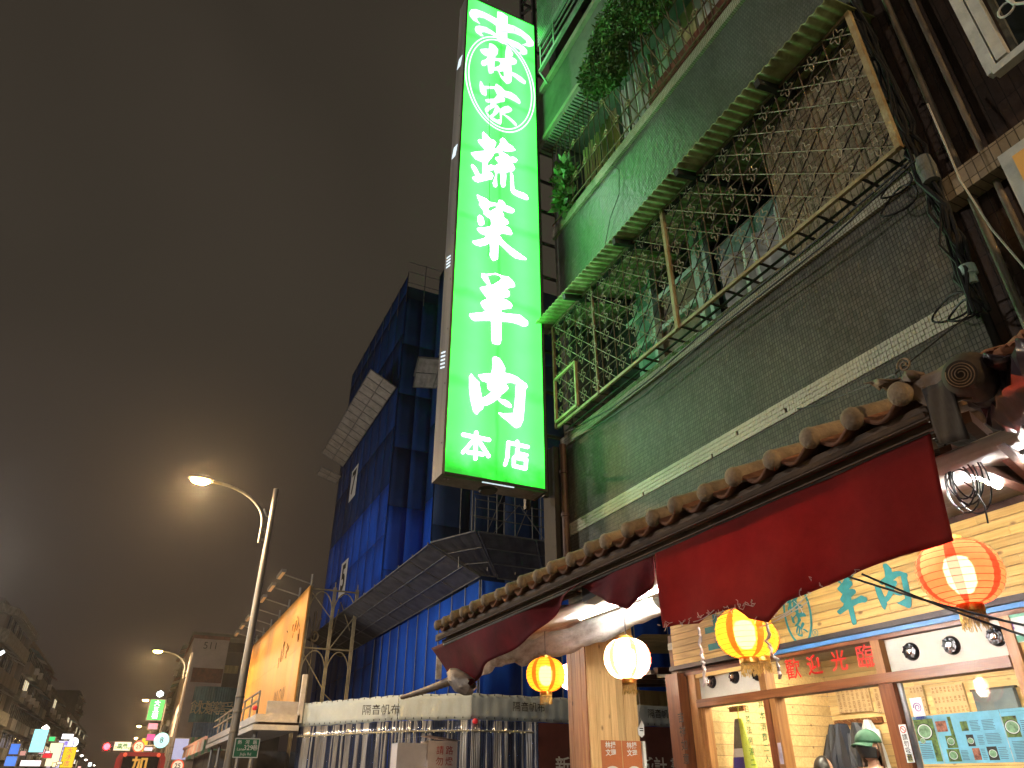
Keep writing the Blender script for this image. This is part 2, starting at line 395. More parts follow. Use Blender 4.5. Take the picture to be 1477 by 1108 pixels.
# ribbed soffit over the third storey
rib = MB()
y = YN
while y < YF - 0.05:
    rib.box(3.58, 3.96, y, y+0.032, 9.69, 9.73); y += 0.055
tag(rib.build('soffit_rib', 'soffit', apt), kind='stuff')
B(3.58, 4.7, YN, YF, 9.735, 9.79).build('soffit', 'soffit', apt)
# corrugated awning over the second-storey loggia
aw = thing('corrugated_awning', 'green corrugated plastic awning sloping out under the third storey parapet', 'awning', (3.4, 4.2, 6.45))
rows = []
for i in range(7):
    t = i/6; x = 3.36 + t*1.25; z = 6.42 + t*0.26
    rows.append([(x, 1.75 + k*0.0127, z + 0.010*math.sin(k*0.0127/0.078*2*math.pi) + 0.006*math.sin(k*0.021)) for k in range(int(4.85/0.0127))])
solid(MB().grid(rows).build('corrugated_sheet', 'awning_green', aw, True), 0.004)
for y in (2.5, 3.55, 4.6, 5.65): MB().beam((3.37, y, 6.365), (4.55, y, 6.625), 0.05, 0.06).build('batten', 'dark_iron', aw)
MB().beam((3.62, 1.78, 6.40), (3.62, 6.45, 6.40), 0.035).build('purlin', 'dark_iron', aw)

# ---- the ornamental grille of the second storey
gr = thing('balcony_grille', 'large rusty balcony grille with quatrefoil ornaments above the tiled wall', 'window grille', (3.62, 4.0, 5.0))
GX, gy0, gy1, gz0, gz1 = 3.6, 1.78, 6.31, 5.03, 6.42
cw, chh = 0.2515, 0.232
nc = 18; nr = 6
first = None
for i in range(nc+1):
    y = gy0 + i*cw
    if i in (0, nc): continue
    if first is None: first = MB().tube([(GX, y, gz0), (GX, y, gz1)], 0.0055, 5).build('upright_bar', 'rust_bar', gr)
    else: share(first, (0, y - (gy0+cw), 0), gr)
hb = MB().tube([(GX+0.012, gy0, gz0+chh), (GX+0.012, gy1, gz0+chh)], 0.005, 5).build('cross_bar', 'rust_bar', gr)
for j in range(2, nr): share(hb, (0, 0, (j-1)*chh), gr)
for d in range(-nr, nc):                       # slanting bars falling towards the near end
    y0, z0 = gy0 + d*cw, gz0
    a = max(0, -d); b_ = min(nr, nc - d)
    if b_ <= a: continue
    MB().tube([(GX-0.012, y0 + a*cw, gz0 + a*chh), (GX-0.012, y0 + b_*cw, gz0 + b_*chh)], 0.0042, 5).build('slanting_bar', 'grille_bar', gr)
for d in range(0, nc + nr):                    # darker bars behind, falling the other way
    a = max(0, d - nc); b_ = min(nr, d)
    if b_ <= a: continue
    MB().tube([(GX+0.03, gy0 + (d-a)*cw, gz0 + a*chh), (GX+0.03, gy0 + (d-b_)*cw, gz0 + b_*chh)], 0.0055, 5).build('slanting_bar', 'dark_iron', gr)
q = None
for i in range(nc):
    for j in range(nr):
        c = Vector((GX-0.02, gy0 + (i+0.5)*cw, gz0 + (j+0.5)*chh))
        if q is None:
            pts = []
            for t in range(40):
                a = 2*math.pi*t/40 + math.pi/4; r = 0.052 + 0.022*math.cos(4*(a - math.pi/4))
                pts.append(c + Vector((0, r*math.cos(a - math.pi/4)*0.8, r*math.sin(a - math.pi/4)*1.1)))
            q = MB().tube(pts, 0.0038, 5, True).build('quatrefoil', 'grille_bar', gr, True); q0 = c
        else:
            o = share(q, c - q0, gr)
fr = MB(); fr.beam((GX, gy0, gz0), (GX, gy1, gz0), 0.028, 0.03); fr.build('bottom_rail', 'yellow_bar', gr)
MB().beam((GX, gy0, gz1), (GX, gy1, gz1), 0.03).build('top_rail', 'rust_bar', gr)
for y, mt, wd in ((gy1, 'rust_bar', 0.035), (4.06, 'yellow_bar', 0.04), (gy0, 'yellow_bar', 0.038), (5.4, 'rust_bar', 0.022)):
    MB().beam((GX-0.01, y, gz0-0.02), (GX-0.01, y, gz1), wd).build('post', mt, gr)
# small hinged hatch at the far end
ht = MB(); hy0, hy1, hz0, hz1 = 5.8, 6.27, 5.07, 5.62
for a, b_ in (((hy0, hz0), (hy0, hz1)), ((hy0, hz1), (hy1, hz1)), ((hy1, hz1), (hy1, hz0)), ((hy1, hz0), (hy0, hz0))):
    ht.beam((GX-0.035, a[0], a[1]), (GX-0.035, b_[0], b_[1]), 0.028)
ht.build('hatch_frame', 'yellow_bar', gr)
# floor rungs of the grille
rg = MB().beam((GX, gy0+0.1, gz0-0.01), (4.15, gy0+0.1, gz0-0.01), 0.016).build('floor_rung', 'dark_iron', gr)
for k in range(1, 23): share(rg, (0, k*0.195, 0), gr)
for x in (3.7, 3.92): MB().beam((x, gy0, gz0-0.025), (x, gy1, gz0-0.025), 0.016).build('floor_bar', 'dark_iron', gr)
for y in (gy0,):                                 # near return of the cage
    for z in (5.05, 5.5, 5.95, 6.38): MB().beam((GX, y, z), (FX, y, z), 0.02).build('return_bar', 'dark_iron', gr)
    MB().beam((GX+0.1, y, gz0), (GX+0.1, y, gz1+0.6), 0.012).build('return_bar', 'rust_bar', gr)

# ---- scrolled bars of the third storey
g3 = thing('window_grille', 'rusty window bars with small scrolls under the ribbed soffit', 'window grille', (3.72, 4.2, 8.2))
by = 2.0; b0 = s0 = None; k = 0
while by < 6.4:
    if b0 is None: b0 = MB().tube([(3.72, by, 8.2), (3.70, by, 8.9), (3.72, by, 9.7)], 0.0065, 5).build('upright_bar', 'rust_bar', g3); b0y = by
    else: share(b0, (0, by - b0y, 0), g3)
    if k % 2 == 0:
        for z in (8.55, 9.15):
            if s0 is None:
                pts = [Vector((3.69, by + 0.062*(1-t/16)*math.cos(t*0.75), z + 0.062*(1-t/16)*math.sin(t*0.75))) for t in range(14)]
                s0 = MB().tube(pts, 0.006, 5).build('scroll', 'yellow_bar', g3, True); s0p = (by, z)
            else: share(s0, (0, by - s0p[0], z - s0p[1]), g3)
    by += 0.125; k += 1
for z in (8.22, 8.55, 9.15, 9.66): MB().beam((3.715, 1.95, z), (3.715, 6.45, z), 0.014).build('cross_bar', 'rust_bar', g3)

# ---- aluminium cage of the fourth storey
g4 = thing('window_cage', 'white aluminium window cage with louvred screen at the top of the facade', 'window grille', (3.4, 4.8, 11))
for k in range(24):
    z = 11.55 + k*0.075
    if k == 0: lv = MB().beam((3.37, 4.0, z), (3.37, 6.08, z), 0.02, 0.05).build('louvre', 'alum', g4); lz = z
    else: share(lv, (0, 0, z-lz), g4)
for z in (11.0, 11.18, 11.36): MB().beam((3.4, 3.2, z), (3.4, 6.08, z), 0.02).build('bar', 'alum', g4)
for y in (3.4, 4.0, 4.85, 5.65, 6.06): MB().beam((3.4, y, 10.9), (3.4, y, 13.4), 0.03).build('upright', 'alum', g4)
for z in (10.9, 11.5, 13.4): MB().beam((3.39, 3.2, z), (3.39, 6.09, z), 0.045).build('rail', 'alum', g4)
for y in (4.2, 6.1): MB().beam((3.39, y, 10.9), (3.52, y, 10.7), 0.025).build('bracket', 'alum', g4)
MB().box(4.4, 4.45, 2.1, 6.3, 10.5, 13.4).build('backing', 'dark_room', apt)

# ---- plants
def leaf_cloud(centres, n, size, seed, droop=0.0):
    rnd = random.Random(seed); mb = MB()
    for _ in range(n):
        c, rx, ry, rz = rnd.choice(centres)
        while True:
            p = Vector((rnd.uniform(-1,1), rnd.uniform(-1,1), rnd.uniform(-1,1)))
            if 0.15 < p.length < 1: break
        p = Vector(c) + Vector((p.x*rx, p.y*ry, p.z*rz))
        d = Vector((rnd.gauss(0,1), rnd.gauss(0,1), rnd.gauss(0,.7) - droop)).normalized(); a = d.orthogonal().normalized()
        a = (a*math.cos(1.3) + d.cross(a)*rnd.uniform(-1,1)).normalized()
        L = size*rnd.uniform(0.6, 1.5); w = L*rnd.uniform(0.16, 0.3)
        mb.add([p, p + d*L*0.5 + a*w, p + d*L, p + d*L*0.5 - a*w], [(0,1,2), (0,2,3)])
    return mb
pl = thing('hanging_plant', 'big feathery green plant spilling out of the third storey window bars', 'plant', (3.6, 3.9, 8.9))
cs = [((3.5, 4.5, 9.55), .22, .4, .35), ((3.42, 4.1, 9.45), .25, .45, .4), ((3.5, 3.6, 9.3), .2, .5, .4), ((3.45, 4.75, 9.2), .2, .25, .3), ((3.42, 3.2, 9.5), .2, .5, .35), ((3.4, 2.7, 9.7), .2, .5, .3), ((3.45, 4.45, 8.95), .15, .25, .22)]
leaf_cloud(cs, 9000, 0.05, 3, 0.5).build('leaf_sprays', 'leaf_a', pl, recalc=False); leaf_cloud(cs, 8000, 0.055, 4, 0.6).build('leaf_sprays', 'leaf_b', pl, recalc=False)
st = MB()
for k in range(16):
    y = 3.0 + k*0.12; st.tube([(3.8, y, 8.3), (3.6, y+random.uniform(-.2,.2), 8.8), (3.45, y+random.uniform(-.3,.4), 9.5)], 0.008, 4)
st.build('stems', 'twig', pl)
pl = thing('balcony_plant', 'small broad-leaved plant behind the bars at the far corner of the third storey', 'plant', (3.75, 6.05, 8.2))
cs = [((3.68, 6.0, 8.75), .12, .2, .28), ((3.7, 6.1, 8.4), .1, .14, .2)]
leaf_cloud(cs, 260, 0.11, 8).build('leaf_sprays', 'leaf_b', pl, recalc=False); leaf_cloud(cs, 200, 0.11, 9).build('leaf_sprays', 'leaf_a', pl, recalc=False)
MB().tube([(3.85, 6.05, 8.2), (3.75, 6.05, 8.6), (3.7, 6.0, 9.0)], 0.01, 5).build('stems', 'twig', pl)

# ================================================================ BROWN NEIGHBOUR ON THE RIGHT
nb = thing('brown_building', 'dark brown tiled neighbouring house at the right edge with drain pipes', 'building', (4.0, 0, 0))
B(FX+0.08, 12, -6, YN-0.01, 3.0, 17).build('wall', 'tile_brown', nb)
for (y, r) in ((1.62, 0.022), (1.47, 0.018)):
    MB().tube([(FX+0.03, y, 3.1), (FX+0.03, y, 9.5)], r, 10).build('drain_pipe', 'pipe_tan', nb, True)
B(FX-0.06, FX+0.07, -6, 1.75, 4.55, 4.72).build('ledge', 'tile_tan', nb)
# ---- white framed window with bent-wire bars
wn_ = thing('white_window', 'white framed window with bent wire bars on the brown house', 'window', (3.6, 0.6, 5.0))
for (a, b_) in (((1.17, 5.02), (1.17, 7.4)), ((1.17, 5.02), (-1.2, 5.02)), ((1.10, 5.07), (1.10, 7.4))):
    MB().beam((3.62, a[0], a[1]), (3.62, b_[0], b_[1]), 0.06, 0.05).build('frame', 'white_frame', wn_)
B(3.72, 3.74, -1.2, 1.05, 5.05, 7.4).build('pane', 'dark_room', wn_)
for k in range(3):
    yy = 1.0 - k*0.36
    MB().tube([(3.6, yy-0.3, 5.05), (3.6, yy-0.06, 5.33), (3.6, yy+0.0, 5.62), (3.6, yy-0.1, 5.9), (3.6, yy-0.34, 6.1)], 0.009, 6).build('wire_bar', 'white_frame', wn_, True)
    MB().tube([(3.6, yy-0.02+0.045*math.cos(t), 5.34+0.045*math.sin(t)) for t in [i*0.52 for i in range(12)]], 0.007, 5, True).build('ring', 'white_frame', wn_, True)
for k in range(6): MB().beam((3.67, 1.05 - k*0.22, 5.1), (3.67, 1.0 - k*0.2, 7.2), 0.03).build('slat', 'concrete', wn_)
# ---- orange sign box
ob = thing('orange_sign_box', 'flat orange sign box in a pale metal frame under the white window', 'sign', (3.45, 0.5, 3.9))
B(3.44, 3.62, -0.8, 1.27, 3.2, 4.36).build('frame', 'white_frame', ob)
mat('orange_board', (0.62, 0.33, 0.09), 0.5, var=0.15, vscale=1, emit=0.10, ecol=(0.85, 0.42, 0.09))
B(3.425, 3.44, -0.8, 1.205, 3.26, 4.295).build('board', 'orange_board', ob)

# ---- cables
def wire(name, pts, r, m, label, group=None, n=6):
    o = MB().tube(pts, r, n).build(name, m, None, True); tag(o, label, 'cable', group); return o
bundle = thing('cable_bundle', 'thick tangle of black cables running down the joint of the two houses', 'cables', (3.72, 1.78, 4.5))
rnd = random.Random(5)
for k in range(9):
    pts = [(3.70 + rnd.uniform(-.05,.05), 1.76 + rnd.uniform(-.05,.05) , 6.6 - i*0.45) for i in range(4)] + [(3.70 + rnd.uniform(-.06,.04), 1.74 + rnd.uniform(-.06,.06), 5.0 - i*0.25) for i in range(6)]
    MB().tube(pts, rnd.choice((0.008, 0.012, 0.016)), 6).build('cable', 'cable_black', bundle, True)
for c, r in (((3.68, 1.93, 4.86), .11), ((3.68, 1.95, 4.74), .13), ((3.69, 1.88, 3.86), .12), ((3.68, 1.82, 3.8), .09)):
    MB().tube([(c[0] + 0.02*math.sin(t*2), c[1] + r*math.cos(t), c[2] + r*0.6*math.sin(t)) for t in [i*2*math.pi/20 for i in range(20)]], 0.007, 5, True).build('cable_loop', 'cable_black', bundle, True)
MB().lathe((3.68, 1.72, 4.7), [(0.0, 0), (0.05, 0), (0.055, 0.12), (0.045, 0.2), (0, 0.2)], 14).build('sleeve', 'concrete', bundle, True)
MB().lathe((3.68, 1.72, 3.92), [(0.0, 0), (0.03, 0), (0.032, 0.05), (0.045, 0.06), (0.045, 0.12), (0, 0.12)], 14).build('insulator', 'teal_frame', bundle, True)
wire('white_cable', [at_x(1338, 150, 3.66), at_x(1362, 205, 3.62), at_x(1385, 260, 3.62), at_x(1430, 330, 3.6), at_x(1500, 412, 3.6)], 0.0055, 'cable_white', 'taut off-white cable slanting down across the cable tangle')
wire('facade_cable', [at_x(1310, 235, 3.56), at_x(1180, 345, 3.6), at_x(1100, 410, 3.62), at_x(1005, 488, 3.66), at_x(940, 545, 3.68), at_x(880, 590, 3.7), at_x(822, 622, 3.72)], 0.008, 'cable_black', 'black cable strung along the sill under the balcony grille')
wire('facade_cable', [at_x(1320, 232, 3.56), at_x(1190, 352, 3.6), at_x(1040, 470, 3.64), at_x(985, 520, 3.66), at_x(930, 570, 3.68), at_x(865, 612, 3.7), at_x(826, 634, 3.74)], 0.0075, 'cable_black', 'lower black cable drooping across the tiled wall to the far corner')
wire('hanging_wire', [at_x(868, 228, 3.76), at_x(893, 245, 3.77), at_x(893, 280, 3.77), at_x(880, 315, 3.77), at_x(873, 352, 3.77)], 0.004, 'cable_black', 'thin wire hanging down the third storey parapet')
wire('eave_wire', [at_x(1150, 590, 2.9), at_x(1180, 585, 2.9), at_x(1290, 540, 2.7), at_x(1400, 452, 3.66)], 0.004, 'cable_black', 'thin wire rising from the tiled eave to the insulator')

# ================================================================ THE GREEN LIGHT-BOX SIGN
SY = 6.35
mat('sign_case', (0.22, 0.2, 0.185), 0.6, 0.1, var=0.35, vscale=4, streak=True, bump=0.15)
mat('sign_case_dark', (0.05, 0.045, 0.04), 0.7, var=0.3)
glow('letter_white', (0.86, 0.98, 1.0), 9.0); glow('emblem_white', (0.86, 1.0, 0.98), 1.8)
def sign_face_mat():
    """translucent green acrylic lit by tubes behind it: brighter along the tubes, dim at panel joints, mould at the foot"""
    m = bpy.data.materials.new('sign_green'); m.use_nodes = True; MATS['sign_green'] = m
    n, l = m.node_tree.nodes, m.node_tree.links; p = n['Principled BSDF']; p.inputs['Roughness'].default_value = 0.3
    g = n.new('ShaderNodeNewGeometry'); s = n.new('ShaderNodeSeparateXYZ'); l.new(g.outputs['Position'], s.inputs[0])
    def M(op, a, b=None, c=None):
        o = n.new('ShaderNodeMath'); o.operation = op
        for i, x in enumerate((a, b, c)):
            if x is None: continue
            if isinstance(x, (int, float)): o.inputs[i].default_value = x
            else: l.new(x, o.inputs[i])
        return o.outputs[0]
    u = M('DIVIDE', M('SUBTRACT', s.outputs[0], 2.26), 1.2)
    tubes = M('POWER', M('ABSOLUTE', M('SINE', M('MULTIPLY', u, math.pi*2))), 3.0)
    no = n.new('ShaderNodeTexNoise'); no.inputs['Scale'].default_value = 2.2; no.inputs['Detail'].default_value = 4; l.new(g.outputs['Position'], no.inputs['Vector'])
    joint = M('ABSOLUTE', M('SUBTRACT', M('FRACT', M('DIVIDE', M('ADD', s.outputs[2], M('MULTIPLY', no.outputs[0], 0.25)), 1.22)), 0.5))
    jd = n.new('ShaderNodeMapRange'); jd.inputs[1].default_value = 0.0; jd.inputs[2].default_value = 0.09; jd.inputs[3].default_value = 0.72; jd.inputs[4].default_value = 1.0; jd.interpolation_type = 'SMOOTHSTEP'; l.new(joint, jd.inputs[0])
    seam = n.new('ShaderNodeMapRange'); seam.inputs[1].default_value = 0.0; seam.inputs[2].default_value = 0.03; seam.inputs[3].default_value = 0.6; seam.inputs[4].default_value = 1.0; l.new(M('ABSOLUTE', M('SUBTRACT', u, M('ADD', 0.475, M('MULTIPLY', no.outputs[0], 0.05)))), seam.inputs[0])
    foot = n.new('ShaderNodeMapRange'); foot.inputs[1].default_value = 4.22; foot.inputs[2].default_value = 4.62; foot.inputs[3].default_value = 0.12; foot.inputs[4].default_value = 1.0; foot.interpolation_type = 'SMOOTHSTEP'
    nb = n.new('ShaderNodeTexNoise'); nb.inputs['Scale'].default_value = 5; nb.inputs['Detail'].default_value = 6; l.new(g.outputs['Position'], nb.inputs['Vector'])
    l.new(M('ADD', s.outputs[2], M('MULTIPLY', M('SUBTRACT', nb.outputs[0], 0.5), 0.45)), foot.inputs[0])
    st = M('MULTIPLY', M('MULTIPLY', M('MULTIPLY', jd.outputs[0], seam.outputs[0]), foot.outputs[0]), M('ADD', 6.0, M('MULTIPLY', no.outputs[0], 3.4)))
    mx = n.new('ShaderNodeMix'); mx.data_type = 'RGBA'; l.new(M('MULTIPLY', tubes, 0.5), mx.inputs[0])
    mx.inputs[6].default_value = (0.021, 0.56, 0.030, 1); mx.inputs[7].default_value = (0.042, 0.68, 0.070, 1)
    p.inputs['Base Color'].default_value = (0.05, 0.3, 0.06, 1)
    l.new(mx.outputs[2], p.inputs['Emission Color']); l.new(st, p.inputs['Emission Strength'])
sign_face_mat()
sg = thing('shop_sign', 'tall glowing green light-box sign with white brush characters standing out from the facade', 'sign', (2.9, 6.5, 4.2))
sx0, sx1, sz0, sz1 = 2.255, 3.46, 4.235, 12.42
B(sx0+0.02, sx1-0.02, SY, SY+0.03, sz0+0.03, sz1-0.03).build('face', 'sign_green', sg)
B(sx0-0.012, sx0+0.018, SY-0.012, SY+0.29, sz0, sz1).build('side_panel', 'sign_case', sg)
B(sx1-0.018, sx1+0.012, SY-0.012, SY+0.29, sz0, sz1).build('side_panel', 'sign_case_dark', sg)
B(sx0+0.02, sx1-0.02, SY+0.03, SY+0.29, sz0, sz0+0.028).build('bottom_panel', 'sign_case', sg)
B(sx0+0.02, sx1-0.02, SY-0.012, SY+0.29, sz1-0.028, sz1).build('top_panel', 'sign_case', sg)
B(sx0+0.02, sx1-0.02, SY+0.262, SY+0.29, sz0+0.03, sz1-0.03).build('back_panel', 'sign_case', sg)
B(sx0+0.02, sx1-0.02, SY-0.014, SY-0.002, sz0, sz0+0.028).build('bottom_edge', 'sign_case_dark', sg)
glow('slot_light', (0.75, 0.9, 1.0), 1.0)
for (z, n_) in ((10.9, 1), (9.0, 1), (7.0, 4), (5.55, 5)):
    for k in range(n_): MB().beam((sx0-0.014, SY+0.08, z+k*0.05), (sx0-0.014, SY+0.22, z+0.06+k*0.05), 0.006, 0.17 if n_ == 1 else 0.018).build('vent_slot', 'slot_light', sg)
MB().beam((sx0+0.45, SY+0.02, sz0-0.003), (sx0+0.82, SY+0.02, sz0-0.003), 0.02, 0.006).build('light_gap', 'slot_light', sg)
MB().lathe((2.85, SY+0.2, sz0-0.03), [(0.0, 0), (0.09, 0), (0.11, 0.03), (0, 0.03)], 12).build('cap_plate', 'sign_case_dark', sg)
for x in (sx0+0.06, sx1-0.1, sx0+0.1): MB().lathe((x, SY+0.1, sz0-0.008), [(0, 0), (0.012, 0), (0.012, 0.01), (0, 0.01)], 8).build('screw', 'alum', sg)
for z in [4.6+i*0.72 for i in range(11)]: MB().lathe((sx0-0.016, SY+0.04, z), [(0, 0), (0.009, 0), (0.009, 0.006), (0, 0.006)], 6, (1,0,0)).build('rivet', 'sign_case_dark', sg)
br = MB()
for (x, y) in ((3.6, 6.64), (3.6, 7.1)): br.beam((x, y, 4.3), (x, y, 15.0), 0.06)
for k in range(18):
    z = 4.5 + k*0.6; br.beam((3.6, 6.64, z), (3.6, 7.1, z + (0.35 if k % 2 else 0)), 0.045); br.beam((3.44, 6.7, z), (4.0, 6.7, z), 0.035)
br.build('bracket_frame', 'dark_iron', sg)

# brush characters, outlines measured on the sign
def crop(o, s, pts): return [(o[0] + x/s, o[1] + y/s) for x, y in pts]
c2, s2 = (650, 50), 7.386; c3, s3 = (650, 180), 9.236; c4, s4 = (650, 270), 9.236; c5, s5 = (640, 380), 8.525; c6, s6 = (640, 500), 8.525; c1, s1 = (640, 0), 8.206
GLY = {
 'lin': [[crop(c2, s2, [(405,90),(440,95),(480,120),(512,165),(505,215),(470,245),(490,250),(575,250),(578,170),(590,120),(610,120),(640,155),(672,205),(668,230),(650,240),(690,258),(712,285),(705,315),(680,325),(650,325),(655,400),(690,410),(760,455),(805,500),(803,530),(785,533),(730,500),(655,435),(655,505),(635,525),(600,530),(580,515),(530,460),(505,400),(495,385),(465,388),(462,412),(435,422),(405,415),(392,370),(392,320),(370,340),(335,335),(315,300),(325,275),(365,262),(395,235),(360,225),(325,195),(305,160),(320,150),(370,145),(400,150),(402,120)]),
          crop(c2, s2, [(472,282),(510,285),(530,300),(510,330),(467,350)]), crop(c2, s2, [(520,400),(563,392),(566,450),(545,440)])]],
 'jia': [[crop(c2, s2, [(310,490),(335,505),(355,545),(465,550),(475,520),(495,525),(545,560),(575,595),(640,610),(700,650),(745,705),(750,735),(735,745),(680,715),(610,680),(560,665),(585,690),(580,720),(530,728),(480,740),(510,765),(525,790),(560,765),(610,755),(650,785),(662,810),(645,830),(590,845),(560,850),(620,870),(680,920),(712,960),(708,980),(690,980),(640,930),(575,870),(550,850),(550,940),(540,965),(515,960),(450,925),(395,880),(365,820),(355,790),(375,765),(430,735),(375,720),(360,690),(390,682),(455,680),(490,640),(470,600),(462,580),(385,582),(390,650),(380,662),(330,640),(305,600),(300,530)]),
          crop(c2, s2, [(390,835),(440,795),(478,768),(440,840),(415,860)]), crop(c2, s2, [(452,885),(500,850),(520,818),(522,898),(490,905)])]],
 'shu': [[crop(c3, s3, [(430,90),(480,130),(540,195),(580,205),(610,240),(605,280),(570,325),(600,315),(635,270),(655,235),(650,195),(685,170),(715,185),(770,250),(830,290),(868,345),(840,355),(765,362),(700,352),(660,352),(740,390),(790,430),(830,425),(880,455),(895,480),(875,505),(815,515),(850,550),(862,595),(845,620),(740,640),(745,700),(735,820),(710,840),(680,830),(662,790),(664,645),(622,645),(620,720),(625,825),(600,840),(570,820),(553,770),(580,700),(592,645),(575,600),(550,615),(490,622),(540,634),(575,680),(560,730),(480,745),(370,772),(320,755),(278,705),(300,685),(335,680),(290,600),(262,545),(275,520),(320,545),(360,600),(385,660),(420,655),(425,500),(395,490),(330,460),(285,410),(262,370),(280,365),(360,352),(470,348),(430,305),(370,240),(355,205),(375,190),(420,200),(415,110)]),
          crop(c3, s3, [(488,555),(530,525),(575,550),(610,530),(638,512),(585,440),(600,430),(652,425),(640,375),(620,365),(572,395),(572,420),(528,474),(492,522)])],
         [crop(c3, s3, [(790,635),(825,645),(842,700),(850,860),(900,885),(970,905),(1020,940),(1045,990),(1030,1008),(990,1000),(900,965),(830,925),(795,880),(790,760)])]],
 'cai': [[crop(c4, s4, [(345,95),(400,120),(470,150),(520,195),(620,215),(635,168),(680,172),(710,195),(740,240),(800,265),(850,300),(858,330),(830,352),(780,348),(710,320),(680,320),(715,370),(712,405),(760,440),(778,485),(760,505),(700,515),(770,530),(810,575),(828,625),(815,645),(740,630),(690,622),(650,640),(700,710),(790,790),(880,855),(960,910),(1015,955),(1010,975),(940,972),(860,950),(790,900),(700,810),(635,745),(638,900),(635,965),(570,990),(540,960),(512,900),(522,840),(522,750),(470,780),(400,795),(330,775),(280,735),(282,715),(350,700),(430,680),(480,650),(420,632),(365,595),(342,555),(350,540),(430,535),(520,520),(535,490),(530,430),(480,395),(430,350),(440,330),(410,285),(368,225),(380,200),(350,140)]),
          crop(c4, s4, [(500,295),(540,260),(600,250),(615,268),(570,290),(520,323)])],
         [crop(c4, s4, [(375,365),(415,380),(445,425),(460,495),(410,525),(370,500),(350,440),(355,380)])]],
 'yang': [[crop(c5, s5, [(460,120),(490,118),(510,128),(580,122),(650,128),(720,150),(790,158),(840,200),(880,255),(880,295),(840,300),(770,318),(815,350),(818,400),(805,418),(715,430),(780,450),(835,490),(850,525),(835,560),(715,572),(715,605),(800,615),(930,625),(990,670),(1040,715),(1042,760),(1020,780),(970,780),(920,755),(830,730),(715,720),(712,960),(700,1000),(670,1010),(600,990),(582,950),(580,710),(480,712),(380,715),(340,690),(303,635),(315,612),(380,605),(480,595),(510,580),(470,540),(445,490),(455,465),(530,430),(480,370),(435,300),(450,288),(510,275),(540,268),(490,215),(455,160)]),
           crop(c5, s5, [(540,160),(640,134),(680,150),(706,182),(670,215),(600,260),(577,266),(570,225)])]],
 'rou': [[crop(c6, s6, [(600,125),(640,118),(690,140),(730,200),(762,265),(755,320),(830,335),(900,365),(970,420),(1025,460),(1035,505),(1010,540),(1003,700),(985,910),(950,990),(900,1012),(860,995),(790,930),(710,870),(662,815),(670,805),(730,815),(850,812),(865,700),(885,460),(830,450),(740,455),(790,480),(803,520),(770,560),(715,600),(680,640),(760,650),(810,680),(840,720),(845,750),(820,762),(770,745),(700,700),(660,655),(620,690),(540,730),(490,735),(490,770),(440,810),(415,843),(380,830),(350,780),(320,650),(303,500),(305,365),(333,325),(380,375),(445,440),(455,520),(472,630),(520,600),(585,550),(545,535),(528,500),(530,445),(470,430),(430,380),(415,345),(490,328),(580,322),(597,220),(590,150)])]],
}
def thin(lp, d):
    """pull an outline in by d (brush strokes bleed a little when lit)"""
    n = len(lp); A = sum(lp[i].x*lp[(i+1) % n].z - lp[(i+1) % n].x*lp[i].z for i in range(n)); s_ = 1 if A > 0 else -1; out = []
    for i in range(n):
        e1 = lp[i]-lp[i-1]; e2 = lp[(i+1) % n]-lp[i]; e1.y = e2.y = 0; e1.normalize(); e2.normalize()
        t_ = e1+e2
        if t_.length < .3: out.append(lp[i].copy()); continue
        t_.normalize(); out.append(lp[i] + Vector((-t_.z, 0, t_.x))*(d*s_))
    return out
def g3d(key):
    raw = [[[at_y(x, y, SY-0.004) for x, y in lp] for lp in piece] for piece in GLY[key]]
    return [[thin(lp, 0.012 if k == 0 else -0.011) for k, lp in enumerate(piece)] for piece in raw]
    return [[[at_y(x, y, SY-0.004) for x, y in lp] for lp in piece] for piece in GLY[key]]
for key in GLY:
    mb = MB()
    for piece in g3d(key): mb.prism(piece, (0, -0.006, 0))
    mb.build('character', 'emblem_white' if key in ('lin', 'jia') else 'letter_white', sg)
# curled rope horns above the oval
horn = MB()
for k, pts in enumerate(([(635,140),(685,150),(755,200),(755,290),(750,420),(755,510),(700,520),(650,490),(625,440),(620,310),(632,240)],
            [(630,228),(560,190),(470,145),(380,112),(325,115),(302,150),(310,190),(350,240),(430,285),(400,250),(390,215),(420,203),(480,215),(560,260),(622,305)],
            [(622,408),(580,375),(500,325),(420,308),(378,315),(368,345),(385,385),(440,425),(470,430),(450,405),(440,385),(480,378),(560,405),(622,442)],
            [(758,290),(830,310),(920,360),(1010,430),(1065,505),(1060,545),(1010,553),(930,530),(985,515),(975,480),(920,430),(840,395),(758,385)],
            [(758,460),(800,475),(880,510),(950,560),(985,600),(985,640),(940,650),(880,625),(915,620),(900,590),(840,555),(758,512)])):
    horn.prism([[at_y(x, y, SY-0.004) for x, y in crop(c1, s1, pts)]], (0, -0.006, 0))
horn.build('rope_emblem', 'emblem_white', sg)
lines = MB()
mat('ink_line', (0.05, 0.12, 0.12), 0.6)
for a, b_ in (((380,118),(385,165)),((470,145),(480,190)),((555,190),(560,240)),((840,325),(835,380)),((920,365),(905,415)),((1000,430),(985,460)),((1010,500),(1055,505)),((635,245),(750,295)),((640,330),(750,350)),((655,370),(750,375)),((640,430),(748,450)),((470,320),(465,360)),((530,345),(525,375)),((860,505),(850,545)),((930,550),(920,590))):
    (p1, p2) = crop(c1, s1, [a, b_]); lines.beam(at_y(*p1, SY-0.0115), at_y(*p2, SY-0.0115), 0.008, 0.002, up=(0,1,0))
lines.build('emblem_line', 'ink_line', sg)
